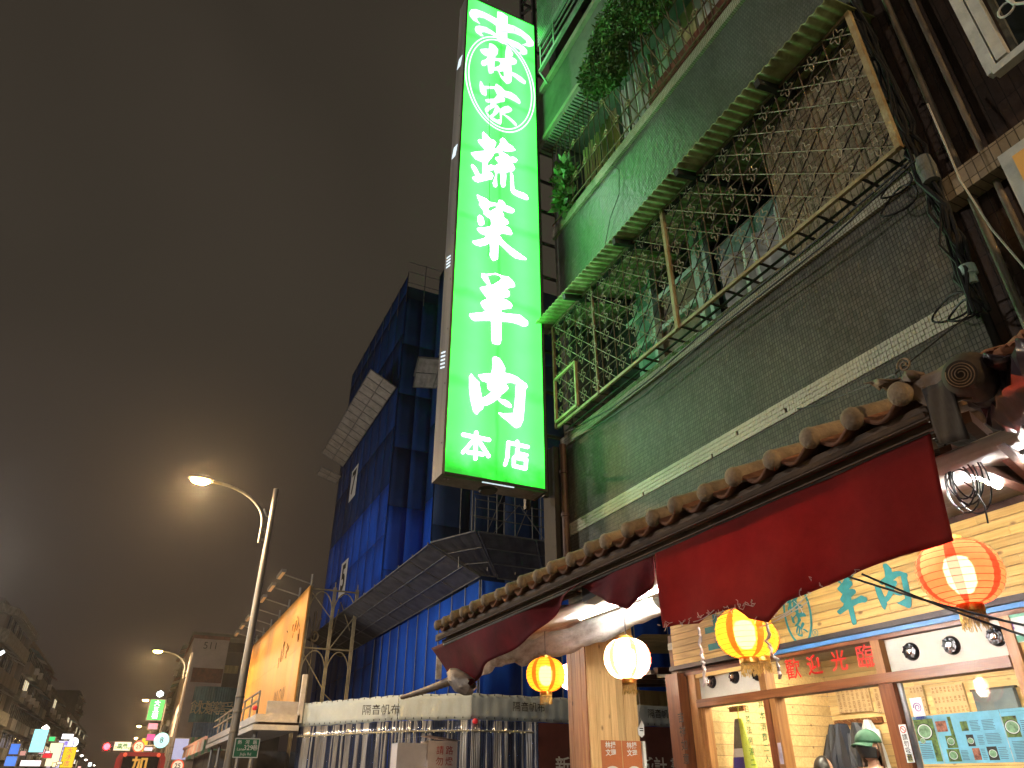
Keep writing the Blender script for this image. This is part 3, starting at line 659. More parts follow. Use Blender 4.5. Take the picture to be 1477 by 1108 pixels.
# double oval
el, er, et, eb = at_y(670.5, 103, SY), at_y(771.5, 142, SY), at_y(712, 52, SY), at_y(733, 193.5, SY)
ec = Vector(((el.x+er.x)/2, SY-0.004, (et.z+eb.z)/2)); ea, eh = (er.x-el.x)/2, (et.z-eb.z)/2
def oval(mb, c, u, v, a, h, w, off, n=72, half=None):
    o1 = [c + u*(a*math.cos(t)) + v*(h*math.sin(t)) for t in [2*math.pi*i/n for i in range(n)]]
    o2 = [c + u*((a-w)*math.cos(t)) + v*((h-w)*math.sin(t)) for t in [2*math.pi*i/n for i in range(n)]]
    return mb.prism([o1, o2], off)
ux, uz = Vector((1,0,0)), Vector((0,0,1))
for k in (0, 1): oval(MB(), ec, ux, uz, ea - k*0.05, eh - k*0.06, 0.016, Vector((0,-0.006,0))).build('oval_ring', 'emblem_white', sg)
def strokes(mb, pts_px, w_px, o, s, off=-0.006):
    for k, (a, b_) in enumerate(pts_px):
        a = Vector(a); b_ = Vector(b_); d = (b_-a).normalized(); nrm = Vector((-d.y, d.x))
        lp = []
        for i in range(7): t = math.pi/2 + math.pi*i/6; lp.append(a + d*(w_px/2*math.cos(t)) + nrm*(w_px/2*math.sin(t)))
        for i in range(7): t = -math.pi/2 + math.pi*i/6; lp.append(b_ + d*(w_px/2*math.cos(t)) + nrm*(w_px/2*math.sin(t)))
        mb.prism([[at_y(x, y, SY-0.004-0.0003*k) for x, y in crop(o, s, [(p.x, p.y) for p in lp])]], (0, off, 0))
    return mb
c7, s7 = (610, 600), 6.714
strokes(MB(), [((390,182),(640,233)),((515,162),(508,415)),((500,225),(388,352)),((530,225),(635,390)),((440,352),(580,373))], 33, c7, s7).build('character', 'letter_white', sg)
strokes(MB(), [((912,250),(915,275)),((825,258),(1015,302)),((826,265),(818,400)),((818,400),(795,472)),((915,320),(908,385)),((930,366),(1003,382)),((880,405),(880,480)),((880,484),(992,512)),((1000,425),(994,510)),((885,402),(1000,424))], 30, c7, s7).build('character', 'letter_white', sg)
wp = [(706, 120), (706, 193), (706.5, 230), (706, 300), (704, 370)]
MB().tube([at_y(x, y, SY-0.02) for x, y in wp], 0.004, 4).build('stay_wire', 'dark_iron', sg)

# ================================================================ TILED EAVE AND AWNING CLOTHS
mat('clay', (0.30, 0.23, 0.15), 0.8, var=0.35, vscale=8, bump=0.5, bscale=80, rnd=0.15, dirt=(0.13, 0.09, 0.06))
mat('clay_red', (0.3, 0.13, 0.07), 0.85, var=0.45, vscale=7, bump=0.4)
mat('eave_wood', (0.15, 0.085, 0.045), 0.7, var=0.45, vscale=5, stretch=(6, 1, 6))
mat('cloth_red', (0.37, 0.05, 0.046), 0.8, var=0.22, vscale=1.6, bump=0.25, bscale=220, spec=0.15)
mat('cloth_maroon', (0.2, 0.016, 0.026), 0.75, var=0.35, vscale=2.5, bump=0.2, bscale=200, spec=0.2)
def let_through(name, amount):
    m = MATS[name]; n, l = m.node_tree.nodes, m.node_tree.links; pb = n['Principled BSDF']; o = n['Material Output']
    t = n.new('ShaderNodeBsdfTranslucent'); x = n.new('ShaderNodeMixShader'); x.inputs[0].default_value = amount
    src = pb.inputs['Base Color'].links[0].from_socket; l.new(src, t.inputs[0]); l.new(pb.outputs[0], x.inputs[1]); l.new(t.outputs[0], x.inputs[2]); l.new(x.outputs[0], o.inputs[0])
let_through('cloth_red', 0.6); let_through('cloth_maroon', 0.25)
mat('tarp_white', (0.84, 0.82, 0.78), 0.55, var=0.35, vscale=3.5, bump=0.25, bscale=25, stretch=(2, 0.7, 2), dirt=(0.25, 0.2, 0.16))
let_through('tarp_white', 0.5)
mat('tarp_soiled', (0.3, 0.24, 0.2), 0.6, var=0.4, vscale=6, bump=0.5, bscale=14)
mat('thread', (0.75, 0.62, 0.58), 0.9)
mat('steel_brown', (0.1, 0.05, 0.035), 0.5, 0.3, var=0.4, vscale=5)
mat('steel_grey', (0.3, 0.29, 0.28), 0.5, 0.4, var=0.3, vscale=5)
mat('black_sheet', (0.03, 0.022, 0.018), 0.8, var=0.4, vscale=4, bump=0.3, bscale=12)
mat('purple_tarp', (0.055, 0.032, 0.04), 0.3, var=0.4, vscale=3, bump=0.6, bscale=9)
mat('roll_brown', (0.2, 0.13, 0.08), 0.6, var=0.35, vscale=5)
EX, EZ = 2.25, 2.735                       # lip of the eave
ev = thing('tiled_eave', 'clay tiled eave with a row of round end tiles above the red cloth', 'roof', (3.0, 3.9, 2.7))
y0e, y1e, pitch = 1.42, 6.3, 0.2215
rows = []
for i in range(9):
    t = i/8; x = EX+0.02 + t*1.52; z = EZ-0.035 + t*0.62
    rows.append([(x, y0e + k*pitch/10, z + 0.028*math.cos(2*math.pi*k/10) + (0.006*math.sin(i*2.2))) for k in range(int((y1e-y0e)/pitch*10)+1)])
solid(MB().grid(rows).build('channel_tiles', 'clay_red', ev, True), 0.015)
rl = None; nroll = int((y1e-y0e)/pitch) + 1
for k in range(nroll):
    y = y0e + k*pitch
    jz, jy = random.uniform(-.006, .006), random.uniform(-.012, .012)
    if rl is None:
        mb = MB(); prof = []
        for i in range(6):
            t0 = i/6
            prof += [(0.036, t0*1.6), (0.042, t0*1.6 + 0.01), (0.04, t0*1.6+0.25)]
        mb.lathe((EX, y, EZ), prof, 10, Vector((1.52, 0, 0.62)).normalized())
        rl = mb.build('roll_tile', 'clay', ev, True); ry = y
        cap = MB().lathe((EX, y, EZ), [(0, -0.022), (0.03, -0.02), (0.041, -0.012), (0.046, 0.0), (0.046, 0.016), (0.036, 0.03)], 18, Vector((1, 0, 0.12)).normalized()).build('end_cap', 'clay', rl, True)
    else:
        o = share(rl, (random.uniform(-.01,.01), y - ry + jy, jz), ev); share(cap, (0, 0, 0), o)
MB().box(EX+0.03, 3.78, y0e-0.05, y1e+0.05, -0.01, 0.0)
deck = MB().add([(EX+0.04, y0e-.04, EZ-.095), (3.79, y0e-.04, EZ+.52), (3.79, y1e+.06, EZ+.52), (EX+0.04, y1e+.06, EZ-.095)], [(0,1,2,3)]).build('roof_deck', 'eave_wood', ev); solid(deck, 0.02)
MB().beam((EX+0.06, y0e-.05, EZ-0.085), (EX+0.06, y1e+0.13, EZ-0.085), 0.025, 0.055).build('fascia_board', 'eave_wood', ev)
MB().beam((EX+0.10, y0e-.05, EZ-0.125), (EX+0.10, y1e+0.05, EZ-0.125), 0.03, 0.03).build('fascia_board', 'eave_wood', ev)
for k in range(9):
    y = 1.7 + k*0.57; MB().beam((EX+0.1, y, EZ-0.10), (3.75, y, EZ+0.44), 0.05, 0.06).build('rafter', 'eave_wood', ev)
rod = MB().tube([(EX+0.105, 1.40, 2.60), (EX+0.105, 6.35, 2.585)], 0.011, 8).build('curtain_rod', 'steel_grey', ev, True)

def drape(name, top, bot, X, label, m, nu=60, nv=12, amp=0.02, seed=0, cat='awning cloth', lift=None):
    """cloth hung from a rod: top and bottom outlines as (Y,Z) runs, folds across"""
    rnd = random.Random(seed); ph = [rnd.uniform(0, 6.28) for _ in range(4)]
    def along(pl, t):
        L = [0]
        for a, b_ in zip(pl, pl[1:]): L.append(L[-1] + math.dist(a, b_))
        d = t*L[-1]
        for i in range(len(pl)-1):
            if d <= L[i+1] or i == len(pl)-2:
                f = (d-L[i])/max(1e-6, L[i+1]-L[i]); return (pl[i][0]+(pl[i+1][0]-pl[i][0])*f, pl[i][1]+(pl[i+1][1]-pl[i][1])*f)
    rows = []
    for j in range(nv+1):
        v = j/nv; r = []
        for i in range(nu+1):
            u = i/nu; a, b_ = along(top, u), along(bot, u)
            y, z = a[0]+(b_[0]-a[0])*v, a[1]+(b_[1]-a[1])*v
            x = X + amp*v*(math.sin(9*u+ph[0]) + 0.6*math.sin(21*u+ph[1]+v) + 0.5*math.sin(5*u+3*v+ph[2])) + (lift(u, v) if lift else 0)
            r.append((x, y, z))
        rows.append(r)
    o = solid(MB().grid(rows).build(name, m, None, True), 0.004); tag(o, label, cat); return o
def yz(X, pts): return [(at_x(x, y, X).y, at_x(x, y, X).z) for x, y in pts]
VX = EX + 0.1
drape('awning_valance', yz(VX, [(945,789),(1100,713),(1200,663),(1335,592)]), yz(VX, [(950,905),(968,900),(1005,899),(1020,889),(1060,876),(1085,893),(1118,899),(1142,868),(1185,846),(1240,823),(1300,801),(1374,780)]), VX,
      'broad dark red cloth valance with torn lower hem hung under the tiled eave', 'cloth_red', 90, 20, 0.022, 1)
drape('awning_valance', yz(VX+.01, [(835,842),(890,816),(944,791)]), yz(VX+.01, [(838,846),(872,866),(905,879),(938,840)]), VX+.01,
      'small ragged maroon flap of cloth beside the broad red valance', 'cloth_maroon', 24, 8, 0.02, 2)
drape('awning_valance', yz(VX, [(622,935),(700,902),(770,870),(842,838)]), yz(VX, [(650,1000),(664,985),(700,955),(745,925),(800,872),(846,842)]), VX,
      'twisted maroon cloth gathered at the far end of the eave', 'cloth_maroon', 50, 12, 0.04, 3, lift=lambda u, v: 0.10*v*(1-u))
# torn threads along the hem
th = MB(); rnd = random.Random(12)
for (x, y) in [(952+i*9, 902-i*2.2) for i in range(12)] + [(1060+i*4, 872) for i in range(8)] + [(1090+i*11, 892-i*5) for i in range(8)] + [(1185, 846), (1170, 835), (1240, 822)]:
    p = at_x(x, y, VX-0.02); pts = [p]
    for _ in range(4): pts.append(pts[-1] + Vector((rnd.uniform(-.008,.004), rnd.uniform(-.022,.022), rnd.uniform(-.022,.016))))
    th.tube(pts, 0.0016, 4)
for a, b_ in (((1095,905),(1165,868)), ((1100,896),(1150,873)), ((1030,888),(1060,876)), ((1000,897),(1030,880)), ((1110,900), (1165, 858))):
    th.tube(sag(at_x(*a, VX-0.02), at_x(*b_, VX-0.02), 0.01, 5), 0.0022, 4)
tag(th.build('torn_thread', 'thread'), 'white torn threads fraying along the hem of the red valance', 'threads', None, 'stuff')
def rope(pts, X, label):
    mb = MB(); P = [at_x(x, y, X) for x, y in pts]; w = []
    for a, b_ in zip(P, P[1:]):
        for i in range(5):
            q = a.lerp(b_, i/5); w.append(q + Vector((random.uniform(-.006,.006), random.uniform(-.008,.008), random.uniform(-.004,.004))))
    mb.tube(w, [0.004 + 0.004*abs(math.sin(i*1.1)) for i in range(len(w))], 5)
    mb.tube([p + Vector((0.004, 0.008*math.sin(i*1.3), 0)) for i, p in enumerate(w)], 0.003, 5)
    tag(mb.build('knotted_cord', 'thread', None, True), label, 'cord')
rope([(1008,905),(1010,930),(1013,955),(1018,968),(1014,995)], VX, 'pale knotted cord dangling left of the brightest yellow lantern')
rope([(1103,880),(1106,900),(1108,925),(1112,940),(1122,955),(1126,985)], VX, 'pale knotted cord dangling just right of the brightest yellow lantern')
# sagging rolled tarpaulin and the sheet that leads up from it to the eave
rpx = [(956,862,3.5),(900,889,3.5),(850,910,3.45),(800,926,3.36),(750,942,3.2),(705,957,2.9),(672,972,2.6)]
rp = [at_x(*q) for q in rpx]; path = []
for a_, b_ in zip(rp, rp[1:]):
    for i in range(8): path.append(a_.lerp(b_, i/8))
path.append(rp[-1]); NP = len(path); rows = []; top = []
for i, c_ in enumerate(path):
    t = i/(NP-1); rr = 0.102 + 0.03*math.sin(math.pi*t) - 0.03*t*t + 0.01*math.sin(t*31) + 0.006*math.sin(t*77); row = []
    d_ = (path[min(i+1, NP-1)] - path[max(i-1, 0)]).normalized(); n1_ = Vector((1,0,0)); n2_ = d_.cross(n1_).normalized()
    for q in range(21):
        a_ = 2*math.pi*q/20; e = 1 + .05*math.sin(3*a_+t*6) + .035*math.sin(7*a_-t*14)
        row.append(c_ + n1_*(rr*e*math.cos(a_)) + n2_*(rr*e*math.sin(a_)))
    rows.append(row); top.append(c_)
tp = thing('folded_tarpaulin', 'dirty white tarpaulin sagging in a long roll behind the maroon cloth', 'tarpaulin', tuple(rp[3]))
MB().grid(rows).build('rolled_part', 'tarp_white', tp, True)
rows = []
for j in range(8):
    v = j/7; row = []
    for i in range(0, NP, 2):
        c_ = top[i] + Vector((-.02, 0, .075)); e_ = Vector((2.40 + .05*v, c_.y*1.0 - .05, 2.60)); pnt = c_.lerp(e_, v) + Vector((0.02*math.sin(i*.5+v*3), 0, -.03*math.sin(math.pi*v) + .012*math.sin(i*.9+v*5)))
        row.append(pnt)
    rows.append(row)
solid(MB().grid(rows).build('slack_sheet', 'tarp_white', tp, True), .004)
bl = MB()
cen = at_x(668, 985, 2.42)
vs = []
for i in range(9):
    t = i/8; r = 0.03 + 0.085*math.sin(math.pi*min(1, t*0.75+0.2))
    vs.append([(cen.x + r*math.cos(k*2*math.pi/14)*0.8 + 0.012*math.sin(k*3+i), cen.y + 0.22 - t*0.42 + r*0.6*math.sin(k*2*math.pi/14), cen.z + 0.07 - 0.16*t*(1-t*0.4) + r*math.sin(k*2*math.pi/14)) for k in range(15)])
o = MB().grid(vs).build('cloth_bundle', 'tarp_soiled', None, True); tag(o, 'soiled bundled cloth hanging at the far tip of the eave', 'cloth bundle')
o = MB().tube([at_x(657, 968, 2.40), at_x(660, 975, 2.40), at_x(667, 985, 2.40), at_x(668, 1002, 2.40)], 0.006, 6).build('red_strap', 'clay_red', None, True); tag(o, 'thin red strap tied round the bundled cloth', 'strap')
hp = [at_x(x, y, 2.45) for x, y in ((580, 1006), (600, 1000), (622, 993), (645, 984), (672, 972))]
mb = MB(); seg = []
for a, b_ in zip(hp, hp[1:]):
    for i in range(8): seg.append(a.lerp(b_, i/8))
mb.tube(seg, [(0.022 + 0.02*i/len(seg)) * (1.1 if i % 2 else 0.92) for i in range(len(seg))], 12)
o = mb.build('ridged_hose', 'roll_brown', None, True); tag(o, 'brown ridged flexible hose poking out below the far end of the eave', 'hose')
o = B(2.33, 2.40, 0, 0.01, 0, 0.01)
p = at_x(633, 960, 2.4); o = MB().beam(p + Vector((0, 0, 0.13)), p + Vector((0,0,-0.12)), 0.03, 0.05).build('eave_bracket', 'tarp_white'); tag(o, 'narrow pale bracket post holding up the far corner of the eave', 'bracket')
p = at_x(860, 857, 2.42)
bx = thing('junction_box', 'dark junction box clipped between two pieces of maroon cloth', 'box', p)
MB().beam(p + Vector((0, .1, .03)), p + Vector((0, -.1, .05)), 0.09, 0.15).build('casing', 'black_sheet', bx)
MB().lathe(p + Vector((-.05, .12, .06)), [(0, 0), (0.025, 0), (0.025, 0.03), (0, 0.03)], 10, (1,0,0)).build('knob', 'steel_grey', bx)

dp = thing('downpipe', 'dark rusty downpipe and added shading box at the far corner of the tiled facade', 'pipe', (3.7, 6.5, 3.2))
B(3.62, 3.79, 6.46, 6.72, 3.25, 4.86).build('shade_box', 'black_sheet', dp)  # dark box added to throw shade on the wall beside it
MB().tube([(3.7, 6.38, 3.3), (3.7, 6.38, 4.86)], 0.04, 10).build('pipe', 'steel_brown', dp, True)
for z in (3.5, 4.0, 4.5): MB().lathe((3.7, 6.38, z), [(0.042, 0), (0.05, 0.005), (0.05, 0.035), (0.042, 0.04)], 12).build('pipe_clip', 'steel_brown', dp)
# ---- ceiling of the arcade, beams, tubes
mat('ceiling_white', (0.66, 0.66, 0.64), 0.6, var=0.2, vscale=2.2, bump=0.3, bscale=14, stretch=(2.5, .6, 1), dirt=(0.4, 0.37, 0.32))
ce = MB().grid([[(2.5 + 2.47*i/8, -1.0 + 6.9*k/10, 2.56 + 0.60*i/8 - 0.03*math.sin(math.pi*i/8*2) + 0.01*math.sin(k*2.3+i)) for k in range(11)] for i in range(9)]).build('arcade_ceiling', 'ceiling_white', None, True)
tag(solid(ce, 0.008), kind='structure')
def bm_(name, p, q, w, h, m, label, cat='beam'):
    o = MB().beam(p, q, w, h).build(name, m); tag(o, label, cat); return o
bm_('steel_beam', at_x(1366, 655, 2.7), at_x(1500, 705, 3.35), 0.05, 0.07, 'steel_brown', 'brown steel beam crossing under the arcade ceiling below the roll')
bm_('steel_brace', at_x(1392, 603, 2.6), at_x(1490, 690, 3.2), 0.04, 0.05, 'steel_brown', 'brown steel brace slanting from the dark flap to the beam')
bm_('steel_brace', at_x(1435, 630, 2.6), at_x(1500, 690, 3.2), 0.03, 0.035, 'steel_brown', 'second thinner brown brace right beside the bright tube')
glow('tube_light', (1.0, 0.95, 0.88), 500)
for (p, q, lb) in ((at_x(1388, 676, 3.2), at_x(1440, 700, 3.05), 'glowing white tube lamp under the arcade ceiling behind the lower beam'), (at_x(1452, 640, 2.9), at_x(1490, 668, 2.9), 'glowing white tube lamp between the two brown braces')):
    t_ = thing('tube_lamp', lb, 'lamp', p)
    d = (q-p)
    MB().tube([p, q], 0.016, 8).build('tube', 'tube_light', t_, True)
    MB().beam(p + Vector((0,0,.035)), q + Vector((0,0,.035)), 0.05, 0.03).build('housing', 'alum', t_)
# tube lamps added to brighten the fascia, the tarpaulin and the cloths
t0 = thing('tube_lamp', 'added white tube lamp hidden behind the broad red valance', 'lamp', (2.8, 2.6, 2.62))
MB().tube([(2.8, 1.9, 2.59), (2.8, 2.95, 2.59)], 0.016, 8).build('tube', 'tube_light', t0, True)
MB().beam((2.8, 1.85, 2.625), (2.8, 3.0, 2.625), 0.06, 0.03).build('housing', 'alum', t0)
t1 = copy_tree(t0); t1.location += Vector((0.2, 2.05, 0.05)); t1['label'] = 'white tube lamp added to brighten the sagging tarpaulin'
# coil of wire at the beam
mb = MB()
for k in range(6):
    c = at_x(1385, 695, 2.75) + Vector((0, random.uniform(-.02,.02), random.uniform(-.02,.02)))
    mb.tube([c + Vector((0.01*k, (0.045+.006*k)*math.cos(t), (0.085+.005*k)*math.sin(t) + .02*math.cos(t+k))) for t in [i*2*math.pi/22 for i in range(22)]], 0.0035, 5, True)
mb.tube([at_x(x, y, 2.75) for x, y in ((1363,615),(1364,660),(1372,700),(1385,722),(1398,730))], 0.005, 5)
mb.tube([at_x(x, y, 2.75) for x, y in ((1390,695),(1405,705),(1420,730),(1425,755))], 0.0035, 5)
tag(mb.build('wire_coil', 'cable_black', None, True), 'loose coil of black wire hanging from the brown beam', 'wire')
# rolled awning at the right: roll, flap, tarp
rc = at_x(1386, 540, 2.15)
ra = thing('awning_roll', 'thick rolled-up awning seen end on beside the last roof tile', 'awning roll', rc)
ax = (ray(1400, 572).normalized() + Vector((0.12, -0.1, -0.05))).normalized(); a1 = ax.orthogonal().normalized(); a2 = ax.cross(a1)
mb = MB(); mb.lathe(rc, [(0.040, 0.0), (0.046, 0.0), (0.062, 0.05), (0.085, 0.16), (0.09, 0.4), (0.0, 0.42)], 26, ax); mb.build('roll', 'black_sheet', ra, True)
mb = MB(); pts = []
for i in range(90):
    t = i*0.28; r = 0.008 + 0.0014*t; pts.append(rc - ax*0.006 + a1*(r*math.cos(t)) + a2*(r*math.sin(t)))
mb.tube(pts, 0.0017, 4); mb.build('spiral_edge', 'roll_brown', ra, True)
MB().lathe(rc + ax*0.012, [(0, 0), (0.039, 0), (0.039, 0.01), (0, 0.01)], 24, ax).build('roll_core', 'black_sheet', ra)
def quad(name, pts, m, label, cat, X=None, parent=None, thick=0.006, wav=0.015):
    P = [at_x(x, y, xx) for x, y, xx in pts]; rows = []
    for j in range(9):
        v = j/8; rows.append([P[0].lerp(P[1], i/10).lerp(P[3].lerp(P[2], i/10), v) + Vector((wav*math.sin(i*1.3+j*.8), 0, wav*0.5*math.sin(j*1.7+i))) for i in range(11)])
    o = solid(MB().grid(rows).build(name, m, parent, True), thick)
    if label: tag(o, label, cat)
    return o
quad('hanging_flap', [(1330,562,2.25),(1368,545,2.2),(1398,632,2.25),(1356,642,2.3)], 'black_sheet', 'black rubbery flap hanging beside the end of the roll', 'flap', wav=0.004)
quad('shiny_tarp', [(1400,520,2.3),(1500,492,2.1),(1500,650,2.5),(1402,592,2.5)], 'purple_tarp', 'shiny dark purple tarpaulin bulging at the right edge below the roll', 'tarpaulin', wav=0.035)
quad('shiny_tarp', [(1395,520,2.3),(1500,470,2.3),(1500,492,2.3),(1400,528,2.3)], 'clay_red', 'strip of red tarpaulin along the top of the purple tarpaulin', 'tarpaulin')
quad('brown_sheet', [(1290,560,2.28),(1395,512,2.24),(1402,575,2.26),(1345,590,2.28)], 'roll_brown', 'dull brown canvas sheet stretched from the last tile to the roll', 'sheet', wav=0.006)
quad('ribbed_duct', [(1245,553,2.25),(1330,535,2.25),(1340,575,2.3),(1300,570,2.3)], 'roll_brown', 'curled brown sheet end lying on the eave beside the last tile', 'sheet', wav=0.02)
mb = MB(); c = at_x(1304, 527, 2.25)
mb.tube([c + Vector((0, 0.03*(1-t/22)*math.cos(t*.6), 0.03*(1-t/22)*math.sin(t*.6))) for t in range(18)], 0.004, 5)
tag(mb.build('curled_edge', 'clay', None, True), 'small curled paper end on top of the eave tiles', 'scrap')
# black cables to the right
for a, b_, lb in (((1224,832),(1490,905),'upper black cable slanting down in front of the wooden fascia'), ((1243,828),(1490,921),'lower black cable slanting down in front of the wooden fascia')):
    wire('fascia_cable', sag(at_x(*a, 2.5), at_x(*b_, 2.7), 0.01), 0.0045, 'cable_black', lb)

# ================================================================ LANTERNS
def shell(name, col, mixt):
    m = bpy.data.materials.new(name); m.use_nodes = True; MATS[name] = m
    n, l = m.node_tree.nodes, m.node_tree.links; o = n['Material Output']; n.remove(n['Principled BSDF'])
    g = n.new('ShaderNodeNewGeometry'); no = n.new('ShaderNodeTexNoise'); no.inputs['Scale'].default_value = 30; l.new(g.outputs['Position'], no.inputs['Vector'])
    mp = n.new('ShaderNodeMapRange'); mp.inputs[3].default_value = 0.85; mp.inputs[4].default_value = 1.1; l.new(no.outputs[0], mp.inputs[0])
    cm = n.new('ShaderNodeMix'); cm.data_type = 'RGBA'; cm.blend_type = 'MULTIPLY'; cm.inputs[0].default_value = 1; cm.inputs[6].default_value = (*col, 1); l.new(mp.outputs[0], cm.inputs[7])
    tl = n.new('ShaderNodeBsdfTranslucent'); df = n.new('ShaderNodeBsdfDiffuse'); tp = n.new('ShaderNodeBsdfTransparent')
    l.new(cm.outputs[2], tl.inputs[0]); l.new(cm.outputs[2], df.inputs[0]); tp.inputs[0].default_value = (*[0.5+0.5*c for c in col], 1)
    a = n.new('ShaderNodeMixShader'); a.inputs[0].default_value = 0.3; l.new(tl.outputs[0], a.inputs[1]); l.new(df.outputs[0], a.inputs[2])
    b = n.new('ShaderNodeMixShader'); b.inputs[0].default_value = mixt; l.new(a.outputs[0], b.inputs[1]); l.new(tp.outputs[0], b.inputs[2])
    l.new(b.outputs[0], o.inputs[0]); return m
shell('paper_yellow', (0.95, 0.55, 0.07), 0.22); shell('paper_orange', (0.95, 0.13, 0.02), 0.10)
shell('paper_salmon', (0.95, 0.17, 0.075), 0.13); shell('paper_red', (0.85, 0.04, 0.018), 0.08)
shell('paper_pale', (0.98, 0.80, 0.62), 0.3)
mat('gold', (0.65, 0.36, 0.07), 0.35, 0.7, var=0.3, vscale=40); mat('gold_thread', (0.7, 0.42, 0.1), 0.5, 0.3, var=0.3, vscale=60)
glow('bulb_warm', (1.0, 0.58, 0.2), 26); glow('bulb_pale', (1.0, 0.80, 0.56), 300); glow('bulb_rose', (1.0, 0.50, 0.30), 42)
def lantern(c, label, base, stripe, bulb, R=0.165, H=0.135, tass='gold', rot=0.0):
    t = thing('paper_lantern', label, 'lantern', c, 'paper lanterns under the eave'); c = Vector(c)
    n = 48; prof = []
    for i in range(27):
        a = -math.pi/2*0.9 + math.pi*0.9*i/26; rr = R*(math.cos(a)**0.75) if math.cos(a) > 0 else 0
        prof.append((max(rr, 0.05) + (0.0022 if i % 2 else -0.0012), H*math.sin(a)/math.sin(math.pi/2*0.9)))
    mb = MB(); vs = []
    for r, h in prof:
        for k in range(n): q = 2*math.pi*k/n + rot; vs.append(c + Vector((r*math.cos(q), r*math.sin(q), h)))
    mb.v = vs
    for i in range(len(prof)-1):
        for k in range(n): mb.f.append([i*n+k, i*n+(k+1) % n, (i+1)*n+(k+1) % n, (i+1)*n+k]); mb.mi.append(1 if k % 8 in (0, 1) else 0)
    mb.build('shade', [base, stripe], t, True)
    rb = MB()
    for i in range(2, 26, 2):
        r, h = prof[i]; rb.tube([c + Vector(((r+.001)*math.cos(q), (r+.001)*math.sin(q), h)) for q in [2*math.pi*k/32 for k in range(32)]], 0.0011, 4, True)
    rb.build('wire_rib', stripe, t)
    MB().lathe(c, [(0.0, -0.09), (0.03, -0.085), (0.056, -0.045), (0.06, 0.02), (0.045, 0.06), (0.0, 0.075)], 12).build('bulb', bulb, t, True)
    MB().lathe(c + Vector((0,0,-H)), [(0.05, 0.004), (0.052, 0.0), (0.052, -0.03), (0.048, -0.034)], 24).build('collar', tass, t, True)
    MB().lathe(c + Vector((0,0,H)), [(0.05, 0.0), (0.05, 0.018), (0.03, 0.02)], 24).build('top_cap', tass, t, True)
    fr = MB(); rnd = random.Random(int(c.y*1000))
    for k in range(54):
        q = 2*math.pi*k/54; p = c + Vector((0.048*math.cos(q), 0.048*math.sin(q), -H-0.03)); L = rnd.uniform(0.055, 0.075)
        fr.tube([p, p + Vector((rnd.uniform(-.004,.004), rnd.uniform(-.004,.004), -L/2)), p + Vector((rnd.uniform(-.008,.008), rnd.uniform(-.008,.008), -L))], 0.0018, 3)
    fr.build('tassel_fringe', 'gold_thread', t)
    MB().tube([c + Vector((0,0,H)), c + Vector((0.0,0,H+0.22))], 0.003, 4).build('hook_wire', 'cable_black', t)
    return t
def lat(px, py, X): return at_x(px, py, X)
lantern(lat(1384, 826, 3.06), 'large red-orange paper lantern nearest the camera with red stripes', 'paper_salmon', 'paper_red', 'bulb_rose', rot=0.35)
lantern(lat(1074, 913, 3.06), 'bright yellow paper lantern hanging below the torn hem of the broad red valance', 'paper_yellow', 'paper_orange', 'bulb_warm', rot=0.2)
lantern(lat(905, 950, 3.06), 'white-hot paper lantern in front of the pale planked pillar face', 'paper_pale', 'paper_red', 'bulb_pale', rot=0.1)
lantern(lat(787, 973, 3.06), 'yellow-orange paper lantern left of the wooden pillar', 'paper_yellow', 'paper_orange', 'bulb_warm', rot=0.3)
lantern(lat(1094, 921, 3.5), 'yellow paper lantern mostly hidden behind the bright yellow one', 'paper_yellow', 'paper_orange', 'bulb_warm', R=0.125, H=0.11)
lantern(lat(826, 976, 4.1), 'pinkish paper lantern mostly hidden behind the wooden pillar', 'paper_pale', 'paper_red', 'bulb_pale', R=0.15)

# ================================================================ WOODEN PILLAR
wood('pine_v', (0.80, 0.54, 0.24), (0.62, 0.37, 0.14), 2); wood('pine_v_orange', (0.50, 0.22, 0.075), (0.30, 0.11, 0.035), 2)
wood('pine_h', (0.76, 0.50, 0.16), (0.56, 0.32, 0.085), 1); wood('pine_in', (0.68, 0.46, 0.21), (0.52, 0.32, 0.13), 1, knots=True)
wood('oak_frame_v', (0.24, 0.085, 0.03), (0.12, 0.035, 0.014), 2, 0.3, knots=False); wood('oak_frame_h', (0.26, 0.10, 0.035), (0.13, 0.04, 0.016), 1, 0.3, knots=False)
wood('oak_light_v', (0.44, 0.21, 0.07), (0.28, 0.12, 0.04), 2, 0.35, knots=False)
PY = 6.25
pil = thing('wooden_pillar', 'square pillar clad in vertical pine planks, orange on its street side', 'pillar', (4.05, 6.4, 0))
B(3.83, 4.33, PY+0.02, PY+0.36, 0.15, 3.3).build('core', 'grout', pil)
pw = 0.55/7
for k in range(7): B(3.80+k*pw+0.0015, 3.80+(k+1)*pw-0.0015, PY-0.002*(k % 2), PY+0.02, 0.15, 2.95).build('plank', 'pine_v', pil)
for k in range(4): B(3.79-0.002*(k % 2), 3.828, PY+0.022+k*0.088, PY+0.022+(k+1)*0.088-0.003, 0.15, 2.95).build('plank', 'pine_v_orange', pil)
for k in range(4): B(4.33, 4.352, PY+0.022+k*0.088, PY+0.022+(k+1)*0.088-0.003, 0.15, 2.95).build('plank', 'pine_v', pil)
